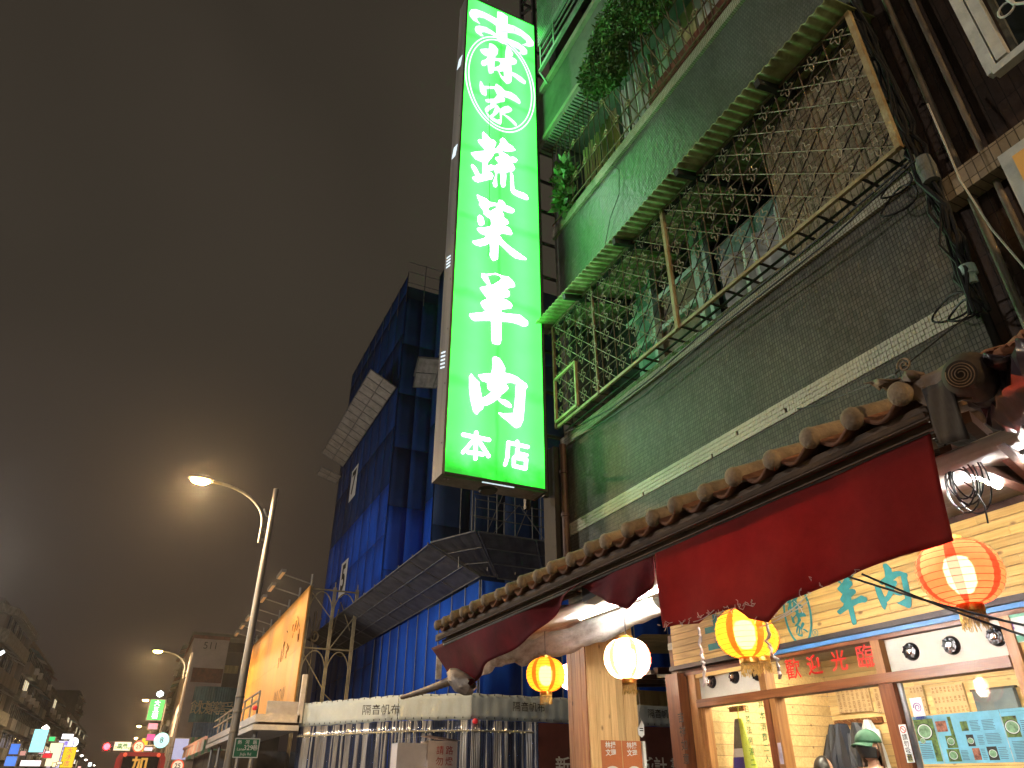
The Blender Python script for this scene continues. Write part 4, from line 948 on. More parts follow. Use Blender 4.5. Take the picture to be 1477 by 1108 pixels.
# posters: two orange sheets side by side
mat('poster_orange', (0.62, 0.20, 0.07), 0.5, var=0.1); mat('paper_white', (0.8, 0.8, 0.78), 0.6, var=0.06); mat('print_green', (0.05, 0.25, 0.09), 0.6); mat('print_black', (0.02, 0.02, 0.02), 0.6); mat('print_red', (0.55, 0.03, 0.025), 0.6); mat('print_blue', (0.04, 0.06, 0.4), 0.6)
U, V = Vector((1,0,0)), Vector((0,0,1))
pz = at_y(880, 1068, PY-0.006).z
for k, lb in enumerate(('orange poster on the pillar face, left one of the pair', 'orange poster on the pillar face, right one of the pair')):
    x0 = at_y(866 + k*30.5, 1075, PY).x; x1 = at_y(865.5 + (k+1)*30.5, 1075, PY).x
    ps = thing('poster', lb, 'poster', (x0, PY, pz-0.5), 'orange posters on the pillar')
    B(x0+0.003, x1-0.003, PY-0.007, PY-0.0045, pz-0.5, pz).build('sheet', 'poster_orange', ps)
    mb = MB(); text(mb, '林揚', ((x0+x1)/2-0.01, PY-0.009, pz-0.042), U, V, 0.058, 0.02); text(mb, '文理', ((x0+x1)/2-0.01, PY-0.009, pz-0.105), U, V, 0.058, 0.02)
    mb.build('print', 'paper_white', ps)
    mb = MB(); c = Vector(((x0+x1)/2, PY-0.009, pz-0.24))
    mb.prism([[c + Vector((0.085*math.cos(t), 0, 0.06*math.sin(t) - 0.03)) for t in [i*2*math.pi/20 for i in range(20)]]], (0,-0.001,0)); mb.build('print', 'paper_white', ps)
    mb = MB(); mb.prism([[c + Vector(p) for p in ((0.02,-.002,-.06),(0.07,-.002,-.05),(0.085,-.002,-.1),(0.03,-.002,-.09))]], (0,-0.001,0)); mb.build('print', 'print_green', ps)
tg = thing('hanging_tag', 'small white tag hanging on a cord at the right edge of the pillar', 'tag', at_y(925, 1050, PY-0.02))
cx = [at_y(x, y, PY-0.02) for x, y in ((923,1044),(926,1040),(929,1046),(929.5,1060),(926,1064),(921,1060),(920,1050))]
MB().prism([cx], (0, 0.006, 0)).build('tag_plate', 'paper_white', tg)
mb = MB(); c = at_y(925, 1051, PY-0.022)
for k in range(2): mb.beam(c + Vector((-.02, -.001, -.0-.018*k)), c + Vector((.02, -.001, -.018*k)), 0.008, 0.001, up=(0,1,0))
mb.build('print', 'print_black', tg)
MB().tube([at_y(x, y, PY-0.015) for x, y in ((921,1000),(923,1015),(920,1030),(925,1042))], 0.003, 4).build('cord', 'cable_white', tg)
sw = at_y(929, 1090, PY-0.02); o = MB().beam(sw + Vector((0,0,.12)), sw - Vector((0,0,.12)), 0.03, 0.03).build('cable_cover', 'paper_white'); tag(o, 'white cable cover fixed low on the right edge of the pillar', 'cable cover')

# ================================================================ SHOP FRONT
SX = 5.0
sf = thing('restaurant_front', 'wooden restaurant front with pine fascia, glazed panels and open doorway', 'shop front', (SX, 4.7, 0.15))
fz0, fz1 = 2.552, 3.12; nrow = 9; fh = (fz1-fz0)/nrow
for r in range(nrow):
    ys = [1.2] + sorted(random.uniform(1.8, 5.8) for _ in range(2)) + [6.42]
    for a, b_ in zip(ys, ys[1:]):
        d = random.uniform(0, 0.004)
        B(SX-0.02-d, SX+0.01, a+0.001, b_-0.001, fz0+r*fh+0.0025, fz0+(r+1)*fh-0.0025).build('plank', 'pine_h', sf)
B(SX+0.012, SX+0.1, 1.2, 6.42, 2.47, 3.3).build('backing', 'steel_brown', sf)
mat('blue_strip', (0.10, 0.28, 0.62), 0.35, var=0.12, vscale=2); mat('dark_rail', (0.06, 0.05, 0.048), 0.4, 0.3, var=0.3)
B(SX-0.09, SX-0.005, 1.2, 6.42, 2.508, 2.549).build('shutter_rail', 'dark_rail', sf)
B(SX-0.065, SX-0.0, 1.2, 5.2, 2.474, 2.506).build('blue_strip', 'blue_strip', sf)
B(SX-0.05, SX+0.05, 1.2, 6.42, 2.442, 2.472).build('shutter_rail', 'oak_frame_h', sf)
# frame
def post(y0, y1, z0, z1, m='oak_frame_v', x0=SX-0.06, x1=SX+0.05): return B(x0, x1, y0, y1, z0, z1).build('post', m, sf)
TZ0, TZ1, LZ = 2.205, 2.44, 2.135
post(6.24, 6.44, 0.15, 2.47, 'oak_frame_v', SX-0.14, SX+0.05); post(6.185, 6.235, 0.15, 2.44, 'cable_black', SX-0.02, SX+0.04); post(6.07, 6.18, 0.15, 2.44, 'oak_light_v'); post(6.0, 6.066, 0.15, 2.134, 'oak_light_v', SX-0.03)
post(5.1, 5.17, 0.15, LZ-0.002); post(5.03, 5.098, 0.15, LZ-0.002, 'oak_light_v', SX-0.055, SX+0.06)
post(3.83, 3.955, 0.15, LZ-0.002); post(2.86, 2.93, 0.15, 2.44, 'oak_light_v')
post(5.1, 5.18, TZ0+0.001, TZ1, 'oak_light_v'); post(3.86, 3.94, TZ0+0.001, TZ1, 'oak_light_v')
B(SX-0.07, SX+0.055, 2.933, 6.068, LZ, TZ0).build('transom_rail', 'oak_frame_h', sf)
B(SX-0.045, SX+0.05, 5.182, 6.068, 2.405, TZ1).build('head_rail', 'pine_h', sf)
mat('board_white', (0.66, 0.62, 0.52), 0.5, var=0.1)
B(SX, SX+0.03, 5.182, 6.068, TZ0+0.002, 2.403).build('transom_board', 'board_white', sf); B(SX, SX+0.03, 2.933, 3.858, TZ0+0.002, TZ1).build('transom_board', 'board_white', sf)
mat('chrome_black', (0.03, 0.03, 0.033), 0.15, 0.6, var=0.2); mat('chrome', (0.7, 0.7, 0.72), 0.12, 1.0, var=0.1)
def spot(y, z):
    s_ = MB().lathe((SX-0.001, y, z), [(0.0, 0.03), (0.05, 0.028), (0.062, 0.012), (0.064, 0.0)], 22, (-1, 0, 0)).build('round_vent', 'chrome_black', sf, True)
    MB().lathe((SX-0.026, y, z), [(0.0, 0.016), (0.02, 0.014), (0.03, 0.0)], 8, (-1, 0, 0)).build('hub', 'chrome', s_, True)
    for k in range(8):
        a = k*math.pi/4; MB().beam((SX-0.034, y+0.028*math.cos(a), z+0.028*math.sin(a)), (SX-0.031, y+0.054*math.cos(a), z+0.054*math.sin(a)), 0.012, 0.004, up=(1,0,0)).build('blade', 'chrome_black', s_)
for px_, py_ in ((1027,983),(1060,976),(1093,972)): p = at_x(px_, py_, SX); spot(p.y, p.z)
for px_, py_ in ((1315,940),(1373,931),(1438,918)): p = at_x(px_, py_, SX); spot(p.y, p.z)
# welcome glass
B(SX+0.01, SX+0.016, 3.942, 5.098, TZ0+0.002, TZ1-0.002).build('transom_glass', 'glass', sf)
NU = Vector((0,-1,0))
def ch_at(mb, ch, px_, py_, size, X, bold): text(mb, ch, at_x(px_, py_, X), NU, V, size, bold)
mb = MB()
for ch, px_, py_, s_ in (('歡', 1144, 967, .175), ('迎', 1175, 961, .165), ('光', 1210, 955, .165), ('臨', 1249, 949, .185)): ch_at(mb, ch, px_, py_, s_, SX+0.006, 0.008 if ch in '歡臨' else 0.016)
mat('red_vinyl_glow', (0.72, 0.025, 0.02), 0.4, emit=0.25); mb.build('lettering', 'red_vinyl_glow', sf)  # vinyl letters given a faint glow of their own to brighten them
# glazed side panels
B(SX+0.01, SX+0.016, 5.172, 5.998, 0.2, LZ-0.003).build('window_pane', 'glass', sf); B(SX+0.01, SX+0.016, 2.933, 3.828, 0.2, LZ-0.003).build('window_pane', 'glass', sf)
B(SX-0.02, SX+0.0, 3.79, 3.826, 0.2, LZ-0.003).build('pane_edge', 'alum', sf)
mat('green_vinyl', (0.02, 0.20, 0.07), 0.5)
mb = MB()
for i, ch in enumerate('基本消費二人一'): ch_at(mb, ch, 1097.5 + i*1.9 + i*0.0, 1018 + i*15.5, 0.07, SX+0.006, 0.006)
for i, ch in enumerate('自菜法蘭湯二'): ch_at(mb, ch, 1077 + i*1.9, 1023 + i*15.5, 0.065, SX+0.006, 0.004)
mb.build('lettering', 'green_vinyl', sf)
# carved words on the far post
mb = MB()
for i, ch in enumerate('吉祥如意'): p = at_x(982 + i*2.6, 1036 + i*20, SX-0.143); text(mb, ch, p, NU, V, 0.10, 0.012)
mb.build('lettering', 'print_black', sf)
# fascia lettering in teal
mat('teal_paint', (0.035, 0.30, 0.31), 0.55, var=0.15, vscale=12)
def brush(mb, key, px_, py_, size, X):
    c = at_x(px_, py_, X); pcs = g3d(key); al = [p for pc in pcs for lp in pc for p in lp]
    x0, x1 = min(p.x for p in al), max(p.x for p in al); z0, z1 = min(p.z for p in al), max(p.z for p in al); k = size/max(x1-x0, z1-z0)
    for pc in pcs: mb.prism([[c + NU*((p.x-(x0+x1)/2)*k) + V*((p.z-(z0+z1)/2)*k) for p in lp] for lp in pc], (-0.002, 0, 0))
FXS = SX-0.0265
mb = MB(); brush(mb, 'yang', 1226, 862, 0.42, FXS); brush(mb, 'rou', 1287, 846, 0.36, FXS); brush(mb, 'jia', 1154, 900, 0.21, FXS); brush(mb, 'lin', 1145, 868, 0.21, FXS)
text(mb, '士', at_x(1034, 916, FXS), NU, V, 0.34, 0.05); text(mb, 'R', at_x(1176, 913, FXS), NU, V, 0.04, 0.0)
oval(mb, at_x(1150, 884, FXS), NU, V, 0.155, 0.27, 0.022, Vector((-0.002,0,0)))
rc_ = at_x(1176, 913, FXS); oval(mb, rc_, NU, V, 0.03, 0.03, 0.004, Vector((-0.002,0,0)), 20)
mb.build('lettering', 'teal_paint', sf)
# right-hand wall of vertical boards
for k in range(16):
    y1_ = 2.855 - k*0.115; B(SX-0.035-0.003*(k % 2), SX+0.02, y1_-0.112, y1_, 0.15, 2.42).build('plank', 'pine_v', sf)
p = at_x(1463, 903, SX-0.045)
st_ = B(SX-0.044, SX-0.0405, p.y-0.12, p.y+0.06, p.z-0.1, p.z+0.07).build('notice', 'paper_white'); tag(st_, 'small square notice with green border and purple flower on the vertical boards', 'notice')
mat('mint', (0.25, 0.6, 0.42), 0.5); mat('lilac', (0.35, 0.12, 0.5), 0.5)
mb = MB()
for k in range(5):
    a = k*2*math.pi/5; c = p + Vector((-0.001, 0.03+0.018*math.cos(a), 0.018*math.sin(a))); mb.prism([[c + Vector((0, 0.013*math.cos(t), 0.013*math.sin(t))) for t in [i*.7 for i in range(9)]]], (-0.0005-.0002*k, 0, 0))
mb.build('flower_print', 'lilac', st_).matrix_parent_inverse.identity()
mb = MB(); mb.box(SX-0.0462, SX-0.0445, p.y-0.118, p.y+0.058, p.z-0.098, p.z-0.06); mb.box(SX-0.0462, SX-0.0445, p.y-0.118, p.y+0.058, p.z+0.05, p.z+0.068); mb.build('border', 'mint', st_)

# ---- things stuck on the glass
mat('news_blue', (0.17, 0.50, 0.66), 0.5, var=0.12, vscale=9); mat('photo_dark', (0.03, 0.04, 0.03), 0.5, var=0.6, vscale=30); mat('photo_green', (0.12, 0.22, 0.05), 0.5, var=0.7, vscale=26); mat('photo_red', (0.35, 0.14, 0.08), 0.5, var=0.7, vscale=30); mat('soup_green', (0.22, 0.42, 0.22), 0.5, var=0.4, vscale=35); mat('bowl_white', (0.7, 0.75, 0.7), 0.5); mat('text_blue', (0.1, 0.2, 0.28), 0.6)
GXs = SX+0.004
def rect(mb, px0, py0, px1, py1, X, off=0.0):
    a, b_ = at_x(px0, py0, X), at_x(px1, py1, X); return mb.box(X-0.001-off, X-off, min(a.y,b_.y), max(a.y,b_.y), min(a.z,b_.z), max(a.z,b_.z))
def disc(mb, px_, py_, r, X, off): c = at_x(px_, py_, X); return mb.prism([[c + Vector((-off, r*math.cos(t), r*math.sin(t))) for t in [i*2*math.pi/22 for i in range(22)]]], (-0.0006, 0, 0))
za, zb = at_x(1400, 1030, GXs).z, at_x(1400, 1101, GXs).z
def paper(name, y0, y1, z0, z1, m, label, group=None):
    t = thing(name, label, 'poster', (GXs, (y0+y1)/2, z0), group); B(GXs-0.0015, GXs, y0, y1, z0, z1).build('sheet', m, t); return t
yA, yB = at_x(1322, 1060, GXs).y, 2.95
W3 = (yA - yB)
n1 = paper('newspaper_poster', yA-W3*0.19, yA, zb, za+0.01, 'news_blue', 'blue newspaper page with a big bowl of green soup, leftmost on the right window', 'newspaper pages on the glass')
n2 = paper('newspaper_poster', yA-W3*0.76, yA-W3*0.194, zb, za+0.012, 'news_blue', 'wide blue newspaper page with many small food photos on the right window', 'newspaper pages on the glass')
n3 = paper('newspaper_poster', yB, yA-W3*0.764, zb, za+0.014, 'news_blue', 'blue newspaper page with one clay bowl and blue headline at the right edge', 'newspaper pages on the glass')
def ph(par, u0, u1, v0, v1, m, off=0.002):   # u from left of the three pages, v from their top
    B(GXs-0.0015-off-0.001, GXs-0.0015-off, yA-W3*u1, yA-W3*u0, za-(za-zb)*v1, za-(za-zb)*v0).build('photo', m, par)
def bowl(par, u, v, r):
    c = Vector((GXs-0.0045, yA-W3*u, za-(za-zb)*v))
    for k, (rr, m) in enumerate(((r, 'photo_dark'), (r*0.9, 'bowl_white'), (r*0.78, 'soup_green'))):
        MB().prism([[c + Vector((-0.0007*k, rr*math.cos(t), rr*0.85*math.sin(t))) for t in [i*2*math.pi/22 for i in range(22)]]], (-0.0005,0,0)).build('bowl_print', m, par)
def lines_(par, u0, u1, v0, v1, n):
    mb = MB()
    for k in range(n):
        v = v0 + (v1-v0)*k/n; e = u1 - random.uniform(0, .012)
        mb.box(GXs-0.0032, GXs-0.0026, yA-W3*e, yA-W3*u0, za-(za-zb)*(v+ (v1-v0)/n*0.45), za-(za-zb)*v)
    mb.build('print', 'text_blue', par)
ph(n1, .005, .185, .03, .5, 'photo_green'); bowl(n1, .09, .3, .06); bowl(n1, .05, .5, .022); ph(n1, .13, .185, .5, .95, 'photo_green'); lines_(n1, .01, .12, .55, .9, 9)
ph(n2, .205, .3, .1, .33, 'photo_red'); ph(n2, .32, .35, .02, .5, 'photo_green'); ph(n2, .26, .35, .42, .68, 'photo_green'); bowl(n2, .3, .54, .03); ph(n2, .24, .35, .7, .96, 'photo_green'); bowl(n2, .29, .83, .034)
ph(n2, .42, .48, .14, .34, 'photo_green'); ph(n2, .44, .5, .42, .66, 'photo_dark'); bowl(n2, .47, .55, .024); ph(n2, .46, .52, .7, .94, 'photo_red'); ph(n2, .58, .66, .68, .95, 'photo_dark'); bowl(n2, .62, .82, .03)
lines_(n2, .31, .315, .1, .3, 3); lines_(n2, .5, .58, .14, .36, 7); lines_(n2, .6, .7, .14, .36, 7); lines_(n2, .53, .58, .45, .65, 6); lines_(n2, .6, .72, .42, .64, 7); lines_(n2, .36, .42, .74, .95, 7); lines_(n2, .53, .57, .72, .95, 7); lines_(n2, .67, .74, .7, .95, 7)
ph(n3, .77, .88, .1, .52, 'photo_green'); bowl(n3, .83, .32, .05); lines_(n3, .79, .98, .6, .95, 12); lines_(n3, .9, .98, .2, .5, 8); lines_(n3, .775, .98, .01, .02, 1)
p = at_x(1324, 1023, SX-0.0)
n4 = paper('window_sticker', p.y-0.045, p.y+0.05, p.z-0.09, p.z+0.075, 'paper_white', 'white sticker with a swirl emblem at the top corner of the right window')
mb = MB(); c = Vector((GXs-0.003, p.y, p.z+0.01)); mb.tube([c + Vector((0, (.034-.0012*i)*math.cos(i*.5), (.034-.0012*i)*math.sin(i*.5))) for i in range(22)], 0.003, 4); mb.build('emblem', 'lilac', n4)
mb = MB()
for k in range(2): mb.box(GXs-0.003, GXs-0.002, p.y-0.03, p.y+0.03, p.z-0.055-.015*k, p.z-0.048-.015*k)
mb.build('print', 'print_blue', n4)
# no-smoking strip on the right door post
p = at_x(1307, 1070, SX-0.064)
ns = thing('no_smoking_sign', 'narrow white no-smoking strip on the brown post', 'sign', p)
B(SX-0.065, SX-0.0625, p.y-0.03, p.y+0.03, p.z-0.13, p.z+0.11).build('plate', 'paper_white', ns)
mb = MB(); oval(mb, Vector((SX-0.0655, p.y, p.z+0.078)), NU, V, .023, .023, .005, Vector((-.001,0,0)), 24); mb.beam((SX-.066, p.y+.015, p.z+.093), (SX-.066, p.y-.015, p.z+.063), .005, .001, up=(1,0,0)); mb.build('symbol', 'print_red', ns)
mb = MB(); vtext(mb, '請勿吸菸', (SX-0.0658, p.y, p.z+0.048), NU, V, 0.042, 0.042, 0.01); mb.build('lettering', 'print_black', ns)
p = at_x(1313, 1094, SX-0.064); mat('sticker_yellow', (0.75, 0.6, 0.03), 0.5); o = B(SX-0.065, SX-0.0625, p.y-.02, p.y+.02, p.z-.022, p.z+.022).build('small_sticker', 'sticker_yellow'); tag(o, 'tiny yellow square sticker under the no-smoking strip', 'sticker')
p = at_x(1125, 1083, SX-0.064); mat('label_lilac', (0.7, 0.62, 0.75), 0.5); o = B(SX-0.0575, SX-0.055, p.y-.02, p.y+.02, p.z-.10, p.z+.06).build('strip_label', 'label_lilac'); o.location.x -= 0.006; tag(o, 'narrow lilac label on the left door post', 'label')

# ================================================================ INSIDE THE RESTAURANT
RX = 7.2
fl = B(SX+0.06, RX+0.2, 0.5, 6.6, 0.0, 0.15).build('floor', 'paving'); tag(fl, kind='structure')
wl_ = thing('plank_wall', 'inner restaurant wall of pale horizontal pine planks', 'wall', (RX, 3.6, 0.15))
B(RX+0.02, RX+0.1, 0.5, 6.5, 0.15, 2.9).build('backing', 'steel_brown', wl_)
for k in range(26):
    z = 0.16 + k*0.105; ys = [0.5, random.uniform(1.5, 5.5), 6.48]
    for a, b_ in zip(ys, ys[1:]): B(RX-random.uniform(0, .003), RX+0.02, a+.001, b_-.001, z+.002, z+.103).build('plank', 'pine_in', wl_)
iw = thing('side_wall', 'far inner side wall of pale pine planks seen through the left window', 'wall', (6.1, 6.5, 0.15))
for k in range(26): B(SX+0.07, RX, 6.48+random.uniform(0,.003), 6.5, 0.162+k*0.105, 0.162+k*0.105+.101).build('plank', 'pine_in', iw)
B(SX+0.07, RX, 6.502, 6.6, 0.15, 2.9).build('backing', 'steel_brown', iw)
cl = B(SX+0.06, RX+0.2, 0.5, 6.6, 2.75, 2.82).build('inner_ceiling', 'ceiling_white'); tag(cl, kind='structure')
glow('room_light', (1.0, 0.90, 0.66), 150)
r0 = None
for k, y in enumerate((1.6, 3.2, 4.6, 5.8)):
    if r0 is None:
        r0 = thing('ceiling_lamp', 'first ceiling lamp inside the restaurant, behind the vertical boards', 'lamp', (6.0, y, 2.7), 'ceiling lamps inside the restaurant')
        B(5.6, 6.4, y-0.08, y+0.08, 2.70, 2.715).build('diffuser', 'room_light', r0); B(5.58, 6.42, y-0.1, y+0.1, 2.716, 2.748).build('housing', 'alum', r0); ry0 = y
    else: c_ = copy_tree(r0); c_.location.y += y-ry0; c_['label'] = ('', 'second ceiling lamp into the restaurant, behind the newspaper pages', 'third ceiling lamp in the restaurant, above the doorway', 'farthest ceiling lamp in the restaurant, behind the left window')[k]
# menu boards
mat('menu_board', (0.55, 0.38, 0.2), 0.5, var=0.12); mat('menu_ink', (0.28, 0.14, 0.06), 0.6)
def menu(y0, y1, z0, z1, label, cols, rows_):
    t = thing('menu_board', label, 'menu board', (RX-.03, (y0+y1)/2, z0), 'menu boards on the plank wall'); B(RX-0.03, RX-0.006, y0, y1, z0, z1).build('board', 'menu_board', t)
    mb = MB(); src = '羊肉炒飯湯麵菜心豆腐高麗空白水蓮金針'
    for i in range(cols):
        for j in range(rows_):
            yy = y1 - (i+0.6)*(y1-y0)/cols; zz = z1 - (j+0.3)*(z1-z0)/rows_
            h = min((y1-y0)/cols*0.62, 0.07)
            for q in range(2): text(mb, src[(i*5+j*3+q) % len(src)], (RX-0.032, yy, zz - q*h*1.05), NU, V, h, 0.015)
    mb.build('lettering', 'menu_ink', t)
a, b_ = at_x(1207, 1010, RX-.03), at_x(1259, 1025, RX-.03); menu(b_.y, a.y, b_.z-.0, a.z+.1, 'large wooden menu board seen through the doorway', 7, 3)
a, b_ = at_x(1261, 1008, RX-.03), at_x(1285, 1027, RX-.03); menu(b_.y-.04, a.y, b_.z, a.z+.1, 'narrow wooden menu board beside the large one in the doorway', 3, 3)
a, b_ = at_x(1312, 1000, RX-.03), at_x(1340, 1030, RX-.03); menu(b_.y, a.y, b_.z, a.z+.06, 'menu board partly behind the swirl sticker in the right window', 4, 3)
a, b_ = at_x(1343, 1000, RX-.03), at_x(1400, 1030, RX-.03); menu(b_.y, a.y, b_.z, a.z+.06, 'widest menu board above the newspaper pages in the right window', 8, 3)
mat('screen_grey', (0.17, 0.21, 0.25), 0.25, var=0.3, vscale=2)
a, b_ = at_x(1404, 1003, RX-.05), at_x(1472, 1026, RX-.05)
tv = thing('wall_screen', 'grey flat screen on the wall above the newspaper pages', 'screen', (RX-.05, (a.y+b_.y)/2, b_.z)); B(RX-.06, RX-.01, b_.y, a.y, b_.z, a.z+.03).build('panel', 'screen_grey', tv); B(RX-.055, RX-.012, b_.y-.02, a.y+.02, a.z+.031, a.z+.05).build('edge', 'cable_black', tv)
# coat rack with jackets
mat('jacket_navy', (0.016, 0.02, 0.036), 0.6, var=0.4, vscale=5); mat('jacket_grey', (0.035, 0.038, 0.05), 0.6, var=0.4, vscale=5); mat('jacket_white', (0.6, 0.62, 0.66), 0.7, var=0.15)
hz = at_x(1225, 1041, RX-.1).z; hy = at_x(1228, 1041, RX-.1).y
ck = thing('coat_rack', 'wooden wall rail with pegs holding the jackets beside the capped woman', 'coat rack', (RX-.03, hy, hz))
B(RX-.03, RX-.004, hy-.34, hy+.30, hz-.03, hz+.03).build('rail', 'oak_frame_h', ck)
for k in range(7): MB().tube([(RX-.03, hy-.3+k*.09, hz), (RX-.09, hy-.3+k*.09, hz+.02)], .008, 6).build('peg', 'chrome', ck)
def jacket(y, z, h, w, m, label, seed, d=0.10):
    rnd = random.Random(seed); rows = []
    for j in range(15):
        v = j/14; ww = w*(0.22 + 0.78*min(1, (v*3.2)**0.7)) * (1+.12*v); r = []
        for k in range(25):
            a = 2*math.pi*k/24; f = 1 + .16*math.sin(5*a+seed+v*2) + .09*math.sin(11*a+seed*2)
            r.append((RX-.05-d + d*math.cos(a)*f*(.5+.5*min(1,v*3)), y + ww/2*math.sin(a)*f + .02*math.sin(v*6+seed), z - h*v))
        rows.append(r)
    t = thing('jacket', label, 'jacket', (RX-.1, y, z), 'jackets hanging on the coat rack')
    MB().grid(rows).build('coat_body', m, t, True)
    for s_ in (-1, 1):
        MB().tube([(RX-.05-d, y+s_*w*.3, z-.12*h), (RX-.06-d*1.6, y+s_*w*.48, z-.35*h), (RX-.07-d*1.5, y+s_*w*.46, z-.72*h)], [.05, .055, .04], 8).build('sleeve', m, t, True)
jacket(hy+.20, hz-.02, .95, .24, 'jacket_grey', 'dark grey jacket at the left end of the coat rack', 1)
jacket(hy+.05, hz-.02, 1.0, .26, 'jacket_navy', 'navy jacket in the middle of the coat rack', 2, .13)
jacket(hy-.10, hz-.02, .95, .26, 'jacket_grey', 'grey jacket just left of the white one on the coat rack', 4, .12)
jacket(hy-.24, hz-.0, .9, .24, 'jacket_white', 'white and navy jacket behind the capped woman', 6, .09)
# bag behind the left window
p = at_x(1065, 1037, 5.55); mat('bag_grey', (0.16, 0.16, 0.155), 0.6, var=0.4, vscale=6); mat('bag_lime', (0.5, 0.55, 0.06), 0.5, var=0.25); mat('bag_blue', (0.05, 0.04, 0.38), 0.5)
bgt = thing('hanging_bag', 'grey bag with white top, blue printed band and lime edge hanging behind the left window', 'bag', p)
rows = []; col = []
for j in range(17):
    v = j/16; w_ = .05 + .13*v**.8
    rows.append([(p.x - .07*math.cos(a) *(0.4+v), p.y + w_*math.sin(a)*(1+.08*math.sin(4*a+v*3)), p.z - .62*v) for a in [2*math.pi*k/24 for k in range(25)]])
mb = MB(); mb.grid(rows); mb.mi = [(2 if 9 <= i//24 <= 11 else 1 if 7 <= i//24 <= 13 else 0) if i % 24 < 15 or i % 24 > 21 else 3 for i in range(len(mb.f))]
mb.build('bag_body', ['bag_grey', 'paper_white', 'bag_blue', 'bag_lime'], bgt, True)
MB().tube([p, p + Vector((.02, 0, .12))], .006, 5).build('strap', 'bag_lime', bgt)
hk = thing('hook_rail', 'short hook rail above the grey bag', 'hook rail', p + Vector((.1, .1, .1)))
MB().beam(p + Vector((.05, .16, .1)), p + Vector((.05, -.06, .1)), .03, .05).build('rail', 'oak_frame_h', hk)
for k in range(6): MB().tube([p + Vector((.03, .14-.035*k, .1)), p + Vector((-.01, .14-.035*k, .115))], .005, 5).build('peg', 'chrome', hk)

# ================================================================ PEOPLE
mat('skin', (0.48, 0.27, 0.19), 0.5, var=0.08, spec=0.3); mat('hair_brown', (0.075, 0.04, 0.022), 0.45, var=0.4, vscale=30, stretch=(6, 6, .6)); mat('hair_black', (0.012, 0.01, 0.01), 0.4, var=0.3)
mat('cap_green', (0.016, 0.075, 0.042), 0.7, var=0.12, vscale=20); mat('mask_black', (0.012, 0.012, 0.014), 0.6, var=0.1); mat('stripe_shirt', (0.6, 0.6, 0.62), 0.8, var=0.08); mat('trousers', (0.03, 0.035, 0.05), 0.8); mat('eye_dark', (0.01, 0.008, 0.008), 0.2)
def skin_body(name, nodes, edges, m, parent, root=0):
    """nodes: [(pos, rx, ry)], one continuous skin"""
    me = bpy.data.meshes.new(name); org = Vector(parent['_w'])
    me.from_pydata([Vector(p)-org for p, *_ in nodes], edges, []); o = bpy.data.objects.new(name, me); COL.objects.link(o)
    sm = o.modifiers.new('skin', 'SKIN'); sm.use_smooth_shade = True
    ls = me.skin_vertices[0].data if me.skin_vertices else None
    if ls is None:
        bm = bmesh.new(); bm.from_mesh(me); bm.verts.layers.skin.verify(); bm.to_mesh(me); bm.free(); ls = me.skin_vertices[0].data
    for i, (p, rx, ry) in enumerate(nodes): ls[i].radius = (rx, ry); ls[i].use_root = (i == root)
    o.modifiers.new('sub', 'SUBSURF').render_levels = 2; o.modifiers['sub'].levels = 2
    dg = bpy.context.evaluated_depsgraph_get(); m2 = bpy.data.meshes.new_from_object(o.evaluated_get(dg)); m2.name = name
    bpy.data.objects.remove(o)
    m2.materials.clear(); [m2.materials.append(MATS[x]) for x in (m if isinstance(m, list) else [m])]
    o = bpy.data.objects.new(name, m2); COL.objects.link(o); o.parent = parent; o['_w'] = tuple(org)
    m2.polygons.foreach_set('use_smooth', [True]*len(m2.polygons)); return o
